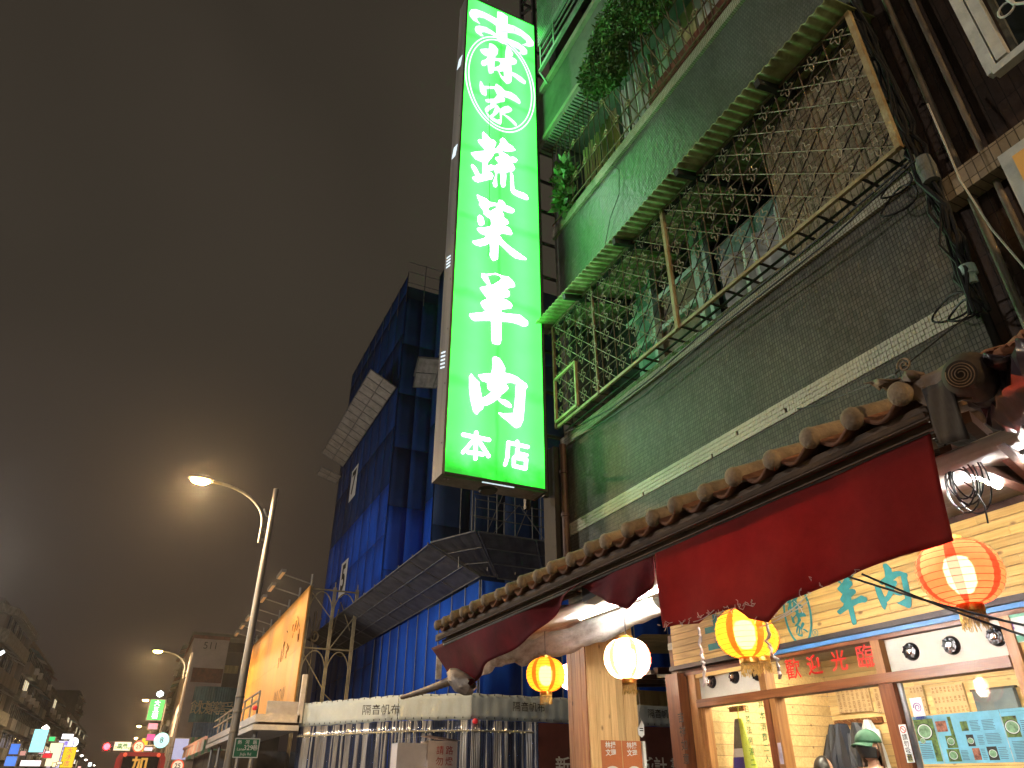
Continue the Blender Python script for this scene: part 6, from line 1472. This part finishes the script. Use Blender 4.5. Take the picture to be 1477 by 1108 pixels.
for x in (6.15, 6.7): 
    for d in (-.05, .05): fr_.tube([(x+d, 36.3, 4), (x+d, 36.3, 8.8)], .022, 6)
    fr_.tube([(x-.3, 36.3, 8.5), (x-.12, 36.3, 7.9), (x, 36.3, 7.2), (x+.12, 36.3, 7.9), (x+.3, 36.3, 8.5)], .022, 6)
fr_.tube([(6.75+.17*math.cos(a), 36.2, 7.6+.22*math.sin(a)) for a in [i*math.pi/8 for i in range(16)]], .045, 6, True)
fr_.build('ornate_frame', 'frame_khaki', bb, True)
glow('flood_face', (1.0, 0.66, 0.30), 0.12)
fa = None
for k in range(7):
    y = 35.6 + k*2.9
    if fa is None:
        fa = MB().tube([(BX+.3, y, 9.9), (BX-1.2, y, 10.25)], .035, 6).build('lamp_arm', 'lamp_steel', bb, True)
        MB().beam((BX-1.3, y-.6, 10.28), (BX-1.3, y+.9, 10.28), .22, .14).build('lamp_case', 'lamp_band', fa)
        B(BX-1.36, BX-1.22, y-.55, y+.85, 10.185, 10.205).build('lamp_face', 'flood_face', fa); f0 = y
    else: cc = copy_tree(fa, bb); cc.location.y += y-f0
    if k % 2 == 0:
        ld = bpy.data.lights.new('flood_light', 'AREA'); ld.energy = 340; ld.color = (1.0, 0.66, 0.34); ld.shape = 'RECTANGLE'; ld.size = 0.14; ld.size_y = 2.4
        lo = bpy.data.objects.new('flood_light', ld); COL.objects.link(lo); lo.location = (BX-1.3-6, y+.15+1.4-44, 10.15-4); lo.rotation_euler = (0, math.radians(24), 0); lo.parent = bb
for k in range(7): MB().tube([(BX+.1, 35.2+k*3.05, 4), (BX+.1, 35.2+k*3.05, 10.3)], .05, 6).build('upright', 'lamp_steel', bb, True)
# white canopy
cn = thing('canopy', 'white flat entrance canopy with railing below the orange billboard', 'canopy', (4.4, 34, 3.1))
mat('canopy_white', (0.62, 0.60, 0.57), 0.5, var=0.15)
B(3.55, 5.1, 28, 46, 3.05, 3.22).build('slab', 'canopy_white', cn); B(3.75, 5.1, 28.15, 46, 3.225, 3.3).build('gutter', 'steel_brown', cn); B(3.6, 5.1, 28.02, 46, 3.305, 3.55).build('parapet', 'canopy_white', cn)
for k in range(8): MB().beam((3.62, 28.1+k*1.9, 3.55), (3.62, 28.1+k*1.9, 4.3), .06).build('railing_post', 'lamp_steel', cn)
for z in (4.28, 3.98): MB().beam((3.62, 28.1, z), (3.62, 44, z), .05).build('rail', 'lamp_steel', cn)
MB().beam((5.1, 28.1, 3.3), (5.1, 28.1, 4.9), .16).build('post', 'canopy_white', cn)
B(4.2, 5.4, 30.0, 30.1, 3.56, 4.15).build('notice_board', 'canopy_white', cn)
for k in range(5): MB().tube([(3.8, 29+k*4, 0), (3.8, 29+k*4, 3.05)], .07, 8).build('column', 'lamp_steel', cn, True)
mat('bunting_pink', (0.72, 0.42, 0.38), 0.7, var=0.3, vscale=4); 
bt = thing('flag_string', 'string of small pink and cream pennants along the railing beyond the canopy', 'bunting', (3.4, 50, 3.3))
for k in range(16):
    y = 46.3 + k*1.05; MB().add([(3.45, y, 3.55), (3.40, y+.8, 3.55), (3.36, y+.75, 2.95), (3.44, y+.05, 3.0)], [(0,1,2,3)]).build('pennant', 'bunting_pink' if k % 3 else 'canopy_white', bt)
MB().beam((3.5, 46.1, 3.6), (3.4, 63.5, 3.6), .12, .16).build('rail', 'bunting_pink', bt)
B(4.0, 9.0, 46.5, 60, 0, 3.0).build('low_shed', 'concrete_dark'); bpy.data.objects['low_shed']['label'] = 'low dark shed behind the street-name plate'; bpy.data.objects['low_shed']['category'] = 'shed'
# arcade roof seen between pillar and post
at_ = thing('arcade_truss', 'steel trusses of the next arcade between pillar and post, yellow light painted into its sheets', 'truss', (5, 9, 2.6))
for k in range(4): MB().beam((5.9, 8+k*1.1, 2.75+k*.05), (9.0, 8.3+k*1.1, 2.95+k*.05), .08).build('truss_bar', 'steel_brown', at_)
for k in range(3): MB().beam((5.7+k*.5, 7.8, 2.7), (7.5+k*.5, 12, 3.2), .05).build('truss_bar', 'lamp_steel', at_)
B(8.0, 10.5, 11.9, 12.0, 2.75, 3.0).build('cross_panel', 'cloth_yellow', at_); MB().grid([[(5.6+.55*j+2.8*i/4, 7.8+4.3*j/4, 3.15+.05*i+.12*j) for i in range(5)] for j in range(5)]).build('roof_sheet', 'cloth_yellow', at_)  # yellow sheet colour stands in for the arcade's yellow light

# ================================================================ RIGHT SIDE OF THE STREET, FAR
mat('wall_pinkgrey', (0.56, 0.49, 0.47), 0.8, var=0.15, vscale=0.6); mat('teal_corr', (0.13, 0.29, 0.33), 0.45, 0.2, var=0.3, vscale=1); mat('blue_corr', (0.2, 0.34, 0.58), 0.45, 0.2, var=0.2); mat('cream_paint', (0.9, 0.82, 0.6), 0.6); mat('glass_dark', (0.03, 0.035, 0.045), 0.15, var=0.3); mat('wall_beige', (0.27, 0.245, 0.21), 0.8, var=0.3, vscale=0.5, streak=True); mat('wall_grey', (0.14, 0.135, 0.13), 0.8, var=0.3, vscale=0.5, streak=True)
sb = thing('corner_shophouse', 'four-storey house with a blank pinkish side wall above teal corrugated signboards', 'building', (4.5, 90, 0)); SYb = 85
xl, xr = at_y(279, 925, SYb).x, at_y(331, 925, SYb).x; zt = at_y(300, 922, SYb).z
B(xl, xr, SYb, 100, 0, zt).build('side_wall', 'wall_pinkgrey', sb); B(xl-.1, xr+.05, SYb-.05, 100, zt, zt+.35).build('parapet', 'red_brown', sb); B(xr+.01, 14, SYb+2.2, 100, 0, zt-.8).build('rear_wing', 'wall_grey', sb)
B(xr+.2, xr+1.6, SYb+2.14, SYb+2.2, zt-3.0, zt-2.2).build('window', 'cloth_yellow', sb); B(xr+.2, xr+1.6, SYb+2.14, SYb+2.2, zt-8, zt-7).build('window', 'glass_dark', sb)
a = at_y(282, 978, SYb); B(xl+.5, xl+3.5, SYb-.06, SYb, a.z-.4, a.z+1.0).build('awning_box', 'red_brown', sb)
mb = MB(); text(mb, '511', (at_y(304, 932, SYb).x, SYb-.02, at_y(304, 932, SYb).z), U, V, 1.0, .0); mb.build('lettering', 'wall_grey', sb)
def corr(x0, x1, z0, z1, y, m, name, curve=0.0, par=None, slant=.0):
    n_ = int((x1-x0)/.12); rows = [[(x0+(x1-x0)*k/n_ + slant*(j/3), y - .05*(k % 2) + curve*((k/n_)*2-1)**2, z0+(z1-z0)*j/3) for k in range(n_+1)] for j in range(4)]
    return solid(MB().grid(rows).build(name, m, par), .03)
p0, p1 = at_y(272, 1041, SYb-1), at_y(345, 992, SYb-1); corr(p0.x, p1.x, p0.z, p1.z, SYb-1, 'teal_corr', 'signboard', .8, sb)
mb = MB(); 
for i, ch in enumerate('飲快樂享受'): text(mb, ch, (p0.x+.5+i*(p1.x-p0.x-.6)/5, SYb-1.15, (p0.z*.62+p1.z*.38)-.05), U, V, 1.35, .0)
mb.build('lettering', 'cream_paint', sb)
p0, p1 = at_y(274, 1063, SYb-1), at_y(345, 1041, SYb-1); corr(p0.x+.1, p1.x, p0.z, p1.z-.15, SYb-.9, 'blue_corr', 'signboard', .6, sb)
p0, p1 = at_y(266, 1095, SYb-1), at_y(300, 1064, SYb-1)
for k in range(14): B(p0.x+k*.28, p0.x+k*.28+.26, SYb-1.2, SYb-1.0, p0.z, p1.z).build('awning_stripe', 'mint' if k % 2 else 'canopy_white', sb)
# row of houses farther on the right, in deep perspective
def house(x0, x1, y0, y1, z, m, label, side, floors, name='shophouse', lit=0):
    t = thing(name, label, 'building', ((x0+x1)/2, y0, 0)); B(x0, x1, y0, y1, 0, z).build('walls', m, t); B(x0-.15, x1+.15, y0-.15, y1+.15, z, z+.5).build('parapet', m, t)
    rnd = random.Random(int(y0*7+x0)); fx = x1 if side < 0 else x0; s_ = 1 if side < 0 else -1; fh_ = (z-3.5)/floors
    nb_ = max(1, int((y1-y0)/4)); bw = (y1-y0)/nb_
    for f in range(floors):
        zz = 3.5+f*fh_; 
        for k in range(nb_):
            yy = y0+k*bw
            B(fx+s_*.02, fx+s_*.55, yy+.25, yy+bw-.25, zz-.1, zz+.95).build('balcony', rnd.choice(('wall_beige','wall_grey','concrete','trim_pale')), t)
            w_ = B(fx, fx+s_*.06, yy+.5, yy+bw-.5, zz+1.0, zz+fh_-.35).build('window', 'lit_window' if rnd.random() < lit else 'glass_dark', t)
            for q in range(3): B(fx+s_*.065, fx+s_*.1, yy+.5+(bw-1.08)*q/2, yy+.58+(bw-1.08)*q/2, zz+1.0, zz+fh_-.35).build('frame', 'trim_pale', w_)
            if rnd.random() < .5: B(fx+s_*.57, fx+s_*.95, yy+.8, yy+1.7, zz+.3, zz+.9).build('air_conditioner', 'canopy_white', t)
            if rnd.random() < .6: MB().add([(fx, yy+.3, zz+fh_-.25), (fx, yy+bw-.3, zz+fh_-.25), (fx+s_*.9, yy+bw-.3, zz+fh_-.6), (fx+s_*.9, yy+.3, zz+fh_-.6)], [(0,1,2,3)]).build('awning', rnd.choice(('canopy_white','teal_corr','red_brown')), t)
        if y0 > 0:      # end wall windows
            B(x0+(x1-x0)*.3, x0+(x1-x0)*.7, y0-.05, y0-.0, zz+1, zz+fh_-.5).build('window', 'glass_dark', t)
    return t
glow('lit_window', (1.0, 0.85, 0.55), 0.9)
house(3.9, 14, 101, 122, 17.5, 'wall_grey', 'tall dark house just beyond the pinkish side wall, with balconies', 1, 4)
house(4.2, 14, 123, 150, 15.0, 'wall_beige', 'beige house behind the third street lamp on the right side', 1, 4)
house(4.6, 14, 151, 200, 14.0, 'wall_grey', 'low grey row at the far end of the right side', 1, 3)

# ================================================================ LEFT SIDE OF THE STREET
cbld = thing('corner_building', 'grey corner apartment block with rounded balconies at the left edge', 'building', (-18, 74, 0))
# angled corner: front face, chamfer, street face
def band(t, pts, z0, z1, m, name, thick=.3):
    for a, b_ in zip(pts, pts[1:]):
        d = Vector((b_[0]-a[0], b_[1]-a[1], 0)); MB().beam(Vector((a[0], a[1], (z0+z1)/2)), Vector((b_[0], b_[1], (z0+z1)/2)), thick, z1-z0).build(name, m, t)
cp = [(-40, 72), (-16.4, 72), (-13.9, 74.5), (-12.2, 78), (-12.0, 92)]
core = [(-40, 72.4), (-16.6, 72.4), (-14.3, 74.8), (-12.7, 78.2), (-12.6, 92), (-40, 92)]
MB().prism([[Vector((x, y, 0)) for x, y in core]], (0, 0, 14.6)).build('core', 'wall_beige', cbld)
for f in range(4):
    z = 3.3+f*2.95; band(cbld, cp, z, z+1.1, 'trim_pale' if f % 2 else 'wall_beige', 'balcony_wall'); 
    for (xa, xb) in ((-22.5, -20.4), (-19.6, -17.3)):
        w_ = B(xa, xb, 72.33, 72.39, z+1.15, z+2.7).build('window', 'lit_window' if (f in (1, 3) and xa > -20) else 'glass_dark', cbld)
        for q in range(4): B(xa+(xb-xa-.08)*q/3, xa+(xb-xa-.08)*q/3+.08, 72.25, 72.325, z+1.15, z+2.7).build('frame', 'trim_pale', w_)
        B(xa, xb, 72.25, 72.325, z+2.0, z+2.08).build('frame', 'trim_pale', w_)
    for y in (79.5, 83, 86.5):
        w_ = B(-12.62, -12.55, y, y+2.4, z+1.15, z+2.6).build('window', 'glass_dark', cbld); B(-12.54, -12.45, y+1.1, y+1.2, z+1.15, z+2.6).build('frame', 'trim_pale', w_)
        MB().add([(-12.5, y, z+2.75), (-12.5, y+2.5, z+2.75), (-11.5, y+2.5, z+2.35), (-11.5, y, z+2.35)], [(0,1,2,3)]).build('awning', 'canopy_white', cbld)
band(cbld, [(-40, 71.9), (-16.3, 71.9), (-13.7, 74.4), (-12.0, 77.9), (-11.8, 92)], 14.4, 15.0, 'trim_pale', 'cornice', .6)
B(-40, -17.5, 73.5, 90, 15, 17.6).build('roof_room', 'wall_grey', cbld); B(-16.5, -13.5, 80, 88, 15, 16.2).build('roof_room', 'wall_beige', cbld)
glow('cold_lamp', (0.85, 0.95, 1.0), 6)
p = at_y(2, 945, 71.8); o = MB().tube([p + Vector((-.5,0,-.3)), p + Vector((.1,0,.3))], .13, 8).build('balcony_lamp', 'cold_lamp'); tag(o, 'cold white lamp glowing on a balcony of the corner block', 'lamp')
house(-26, -12.2, 93, 122, 14.2, 'wall_beige', 'weathered beige house next to the corner block on the left side', -1, 4, lit=.1)
house(-26, -12.0, 123, 160, 12.5, 'wall_grey', 'grey balconied house in the middle of the left side', -1, 3, lit=.15)
house(-26, -11.8, 161, 230, 12, 'wall_beige', 'low beige row at the far end of the left side', -1, 3, lit=.2)
house(-60, -16, 232, 260, 22, 'wall_grey', 'dark block rising behind the left row at the end of the street', -1, 5)

# ---- lit signs
def vsign(px0, py0, px1, py1, y, col, s, label, chars='', ccol='paper_white', name='vertical_sign', group=None):
    a, b_ = at_y(px0, py0, y), at_y(px1, py1, y); key = 'sgn%d' % len(MATS); glow(key, col, s)
    t = thing(name, label, 'sign', ((a.x+b_.x)/2, y, b_.z), group); x0, x1 = min(a.x, b_.x), max(a.x, b_.x)
    B(x0, x1, y, y+.35, b_.z, a.z).build('case', 'lamp_steel', t); B(x0+.06, x1-.06, y-.02, y-.002, b_.z+.06, a.z-.06).build('face', key, t)
    if chars:
        mb = MB(); h = a.z-b_.z
        if h > (x1-x0)*1.3: vtext(mb, chars, ((x0+x1)/2, y-.024, a.z-.1), U, V, min((x1-x0)*.75, h/len(chars)*.85), (h-.2)/len(chars), .02)
        else: text(mb, chars, ((x0+x1)/2, y-.024, (a.z+b_.z)/2), U, V, min((a.z-b_.z)*.7, (x1-x0)/len(chars)*.9), .02)
        mb.build('lettering', ccol, t)
    return t
glow('white_neon', (1, 1, 1), 2.2); glow('orange_text', (1, .3, .1), 1.0); glow('purple_text', (.3, .15, .9), .8)
vsign(16, 1072, 26, 1089, 84, (.08, .25, .95), 1.0, 'blue light box, upper one of the pair at the bottom left', '', 'white_neon')
vsign(9, 1090, 22, 1106, 84, (.10, .28, .95), 1.1, 'blue light box, lower one of the pair at the bottom left', '', 'white_neon')
vsign(50, 1051, 62, 1086, 96, (.35, .9, 1.0), 1.3, 'tall cyan-white light box on the left side of the street', '', 'teal_paint')
vsign(30, 1096, 58, 1106, 92, (1.0, .85, .9), 2.2, 'blown-out pinkish white sign under the cyan one', '')
vsign(57, 1080, 64, 1088, 100, (1.0, .45, .6), 1.2, 'small pink sign beside the cyan one', '')
vsign(62, 1086, 74, 1094, 102, (.9, .03, .05), 1.0, 'red arrow-shaped light box on the left side', '')
vsign(71, 1062, 79, 1070, 100, (.05, .75, .22), 1.1, 'small green light box on the left side', '')
vsign(73, 1071, 83, 1106, 110, (1.0, .86, .55), 1.4, 'tall cream stacked light boxes on the left side', '')
vsign(90, 1058, 105, 1067, 120, (1, 1, 1), 2.4, 'white square light box above the purple lettered sign', '')
vsign(85, 1068, 97, 1108, 118, (.75, .72, 1.0), 1.5, 'white vertical sign with purple characters on the left side', '青草茶行館', 'purple_text')
vsign(93, 1077, 104, 1108, 114, (1.0, .72, .02), 1.0, 'yellow vertical sign on the left side', '大冰店', 'orange_text')
o = MB().lathe(at_y(106, 1071, 122), [(0, -.3), (.6, -.3), (.6, 0), (0, 0)], 24, (0, 1, 0)).build('round_sign', 'white_neon'); tag(o, 'round white glowing sign on the left side', 'sign')
vsign(217, 1008, 233, 1040, 68, (.05, .72, .13), 1.1, 'vertical green light box on the right side of the street with white characters', '大五福', 'white_neon')
o = MB().lathe(at_y(231, 1001, 68), [(0, -.25), (.25, -.1), (.25, .1), (0, .25)], 12).build('sign_lamp', 'cold_lamp', None, True); tag(o, 'cold white lamp on top of the vertical green light box', 'lamp')
vsign(214, 1042, 227, 1053, 70, (1.0, .35, .4), 1.3, 'pink and red square light box under the green one', '')
vsign(212, 1058, 223, 1069, 72, (.95, .1, .35), 1.1, 'magenta square light box lowest under the green one', '')
vsign(205, 1064, 211, 1085, 76, (1.0, .62, .03), 1.2, 'narrow orange-yellow sign behind the speed-limit disc', '')
vsign(208, 1077, 220, 1084, 70, (.95, .85, 1.0), 1.2, 'pale lilac light box under the magenta one', '')
vsign(251, 1064, 268, 1097, 66, (.42, .46, .75), .75, 'pale blue notice panel standing beside the striped awning', '')
rnd = random.Random(21); tints = ((1,.9,.75), (1,.75,.4), (.8,.95,1), (1,.5,.45), (.6,1,.7), (.95,.85,1))
ORD = 'first second third fourth fifth sixth seventh eighth ninth tenth eleventh twelfth thirteenth fourteenth fifteenth sixteenth seventeenth eighteenth nineteenth twentieth twenty-first twenty-second twenty-third twenty-fourth twenty-fifth twenty-sixth'.split()
xs_ = sorted(rnd.uniform(2, 128) for _ in range(26))
for k in range(26):      # small shop boxes crowding the foot of the street
    px_, py_ = xs_[k], 0; py_ = 1082 + max(0, (px_-70)*.28) + rnd.uniform(0, 22); y_ = rnd.uniform(95, 150) if px_ < 90 else rnd.uniform(150, 220)
    w_, h_ = rnd.uniform(3, 9), rnd.uniform(2.5, 8)
    tn = rnd.randrange(6); vsign(px_, py_, px_+w_, py_+h_, y_, tints[tn], rnd.uniform(.6, 2.2), 'tiny %s lit shop box, %s from the left among the small lights' % (('cream', 'amber', 'cold white', 'pink', 'green', 'lilac')[tn], ORD[k]), name='shop_light', group='small lit boxes low on the left side')
# traffic pole: red light, direction board, discs
tl = thing('traffic_light', 'traffic light glowing red on its mast arm over the road', 'traffic light', at_y(155, 1077, 60)); c = at_y(154, 1077, 60)
glow('red_signal', (1.0, .02, .03), 22); glow('disc_cyan', (.35, .85, .95), .9); glow('board_white', (.75, .95, .7), .9) if False else None
MB().lathe(c, [(0, -.05), (.19, -.03), (.2, .02), (0, .03)], 18, (0, 1, 0)).build('red_lens', 'red_signal', tl, True)
B(c.x-.28, c.x+1.2, c.y+.06, c.y+.3, c.z-.28, c.z+.28).build('housing', 'cable_black', tl); MB().tube([c + Vector((1.2, .2, 0)), at_y(245, 1074, 60) + Vector((0, .2, 0))], .07, 8).build('mast_arm', 'lamp_steel', tl, True)
for dx_ in (.45, .92): MB().lathe(c + Vector((dx_, 0.03, 0)), [(0, -.03), (.18, -.02), (.2, .02), (0, .03)], 18, (0, 1, 0)).build('dark_lens', 'glass_dark', tl, True)
q_ = at_y(245, 1074, 60); MB().tube([(q_.x, 60.2, 0), (q_.x, 60.2, q_.z+.5)], .1, 8).build('mast', 'lamp_steel', tl, True)
ld = bpy.data.lights.new('signal_light', 'POINT'); ld.energy = 25; ld.color = (1, .03, .05); ld.shadow_soft_size = .15; lo = bpy.data.objects.new('signal_light', ld); COL.objects.link(lo); lo.location = (-0.2, -.4, 0); lo.parent = tl
a, b_ = at_y(166, 1070, 59.9), at_y(187, 1083, 59.9); db = thing('direction_board', 'white direction board with green lettering beside the red traffic light', 'sign', ((a.x+b_.x)/2, 59.9, b_.z)); B(a.x, b_.x, 59.9, 59.95, b_.z, a.z).build('plate', 'paper_white', db)
glow('board_paper', (.8, .95, .78), .75); B(a.x+.03, b_.x-.03, 59.885, 59.898, b_.z+.03, a.z-.03).build('face', 'board_paper', db)
mb = MB(); text(mb, '嘉義', ((a.x+b_.x)/2, 59.88, a.z-.27), U, V, .32, .02); text(mb, 'Zhong Xing', ((a.x+b_.x)/2, 59.88, b_.z+.18), U, V, .2, .01); mb.build('lettering', 'print_green', db)
def dsc(px_, py_, r, y, rim, face, txt, label):
    c = at_y(px_, py_, y); t = thing('round_road_sign', label, 'sign', c); MB().lathe(c, [(0, -.02), (r, -.02), (r, .02), (0, .02)], 28, (0, 1, 0)).build('rim', rim, t)
    MB().lathe(c - Vector((0,.03,0)), [(0, -.004), (r*.8, -.004), (r*.8, .004), (0, .004)], 28, (0, 1, 0)).build('face', face, t)
    if txt: mb = MB(); text(mb, txt, c - Vector((0, .04, 0)), U, V, r*1.0, .01); mb.build('lettering', 'print_black', t)
glow('rim_red', (.9, .12, .05), .6); glow('face_glow', (.95, .8, .6), .6)
dsc(200, 1077, .36, 59.7, 'rim_red', 'face_glow', '25', 'round speed-limit sign hanging on the mast arm'); dsc(256, 1105, .36, 52, 'rim_red', 'face_glow', '25', 'round speed-limit sign low on the second lamp pole')
dsc(233, 1068, .46, 57, 'disc_cyan', 'disc_cyan', '8', 'round pale cyan disc sign left of the second lamp pole')
# left-hand lamps far off, seen as points
glow('lamp_far', (1.0, .9, .75), 14)
for i, (px_, py_, y) in enumerate(((110, 1083, 150), (118, 1090, 175), (124, 1096, 205), (131, 1101, 245), (136, 1104, 300))):
    c = at_y(px_, py_, y); t = thing('distant_lamp', ('tiny distant lamp, highest of the descending row of lights on the left', 'tiny distant lamp, second down in the row of lights on the left', 'tiny distant lamp, middle one of the row of lights on the left', 'tiny distant lamp, fourth down in the row of lights on the left', 'tiny distant lamp, lowest and farthest of the row of lights on the left')[i], 'street lamp', (c.x-1.2, y, 0), 'distant lamps on the left side')
    MB().tube([(c.x-1.2, y, 0), (c.x-1.2, y, c.z), (c.x, y, c.z+.1)], .08, 5).build('pole', 'lamp_steel', t); MB().lathe(c, [(0, -.22), (.32, 0), (0, .15)], 8).build('lens', 'lamp_far', t, True)
c = at_y(66, 1050, 98); o = MB().lathe(c, [(0, -.3), (.38, 0), (0, .3)], 10).build('flood_lamp', 'lamp_far', None, True); tag(o, 'bright white floodlight at the top of the cyan sign', 'lamp')
# parked truck seen from behind
TY = 36; xa, xb = at_y(166, 1100, TY).x, at_y(238, 1100, TY).x; zt = at_y(200, 1085, TY).z
tk = thing('lorry', 'back of a lorry with a red rounded frame, dark pane and gold character', 'lorry', ((xa+xb)/2, TY, 0)); mat('lorry_red', (.30, .015, .02), .35, var=.15); mat('pane_black', (.012, .012, .014), .1)
B(xa+.08, xb-.08, TY+.1, TY+4.2, .9, zt-.02).build('body', 'lorry_red', tk); B(xa+.25, xb-.25, TY+.04, TY+.095, 1.3, zt-.14).build('rear_pane', 'pane_black', tk)
def rr(cx_, cz_, w_, h_, r_, y): return [Vector((cx_ + sx_*(w_/2-r_) + r_*math.cos(a0+i*math.pi/12), y, cz_ + sz_*(h_/2-r_) + r_*math.sin(a0+i*math.pi/12))) for sx_, sz_, a0 in ((1,1,0), (-1,1,math.pi/2), (-1,-1,math.pi), (1,-1,1.5*math.pi)) for i in range(7)]
cx_, cz_ = (xa+xb)/2, (zt+1.0)/2; MB().prism([rr(cx_, cz_, xb-xa, zt-1.0, .3, TY), rr(cx_, cz_, xb-xa-.34, zt-1.3, .2, TY)], (0, .1, 0)).build('frame', 'lorry_red', tk)
for x in (xa+.3, xb-.3): MB().lathe((x, TY-.01, zt-.1), [(0, -.03), (.07, -.02), (.08, .02)], 12, (0, 1, 0)).build('marker_lamp', 'rim_red', tk, True)
mb = MB(); mat('gold_paint', (.75, .42, .08), .4, emit=.25); text(mb, '加', ((xa+xb)/2-.02, TY+.03, zt-.48), U, V, .62, .03); mb.build('lettering', 'gold_paint', tk)
for x in (xa+.2, xb-.5):
    MB().lathe((x, TY+.8, .45), [(0, 0), (.45, 0), (.45, .3), (0, .3)], 20, (1, 0, 0)).build('tyre', 'cable_black', tk); MB().lathe((x, TY+3.4, .45), [(0, 0), (.45, 0), (.45, .3), (0, .3)], 20, (1, 0, 0)).build('tyre', 'cable_black', tk)
B(xa+.05, xb-.05, TY+.05, TY+.2, .5, .8).build('bumper', 'lamp_steel', tk)

# ---------------------------------------------------------------- tidy helper data
for o in bpy.data.objects:
    if '_w' in o: del o['_w']

HAZE = 0.00042
if HAZE:
    hm = bpy.data.materials.new('haze_air'); hm.use_nodes = True; n = hm.node_tree.nodes; n.remove(n['Principled BSDF'])
    pv = n.new('ShaderNodeVolumePrincipled'); pv.inputs['Color'].default_value = (0.95, 0.93, 0.9, 1); pv.inputs['Density'].default_value = HAZE; pv.inputs['Anisotropy'].default_value = 0.86
    hm.node_tree.links.new(pv.outputs[0], n['Material Output'].inputs['Volume']); MATS['haze_air'] = hm
    hz = B(-240, 280, -80, 720, -1.5, 42).build('haze', 'haze_air'); tag(hz, kind='stuff'); del hz['_w']
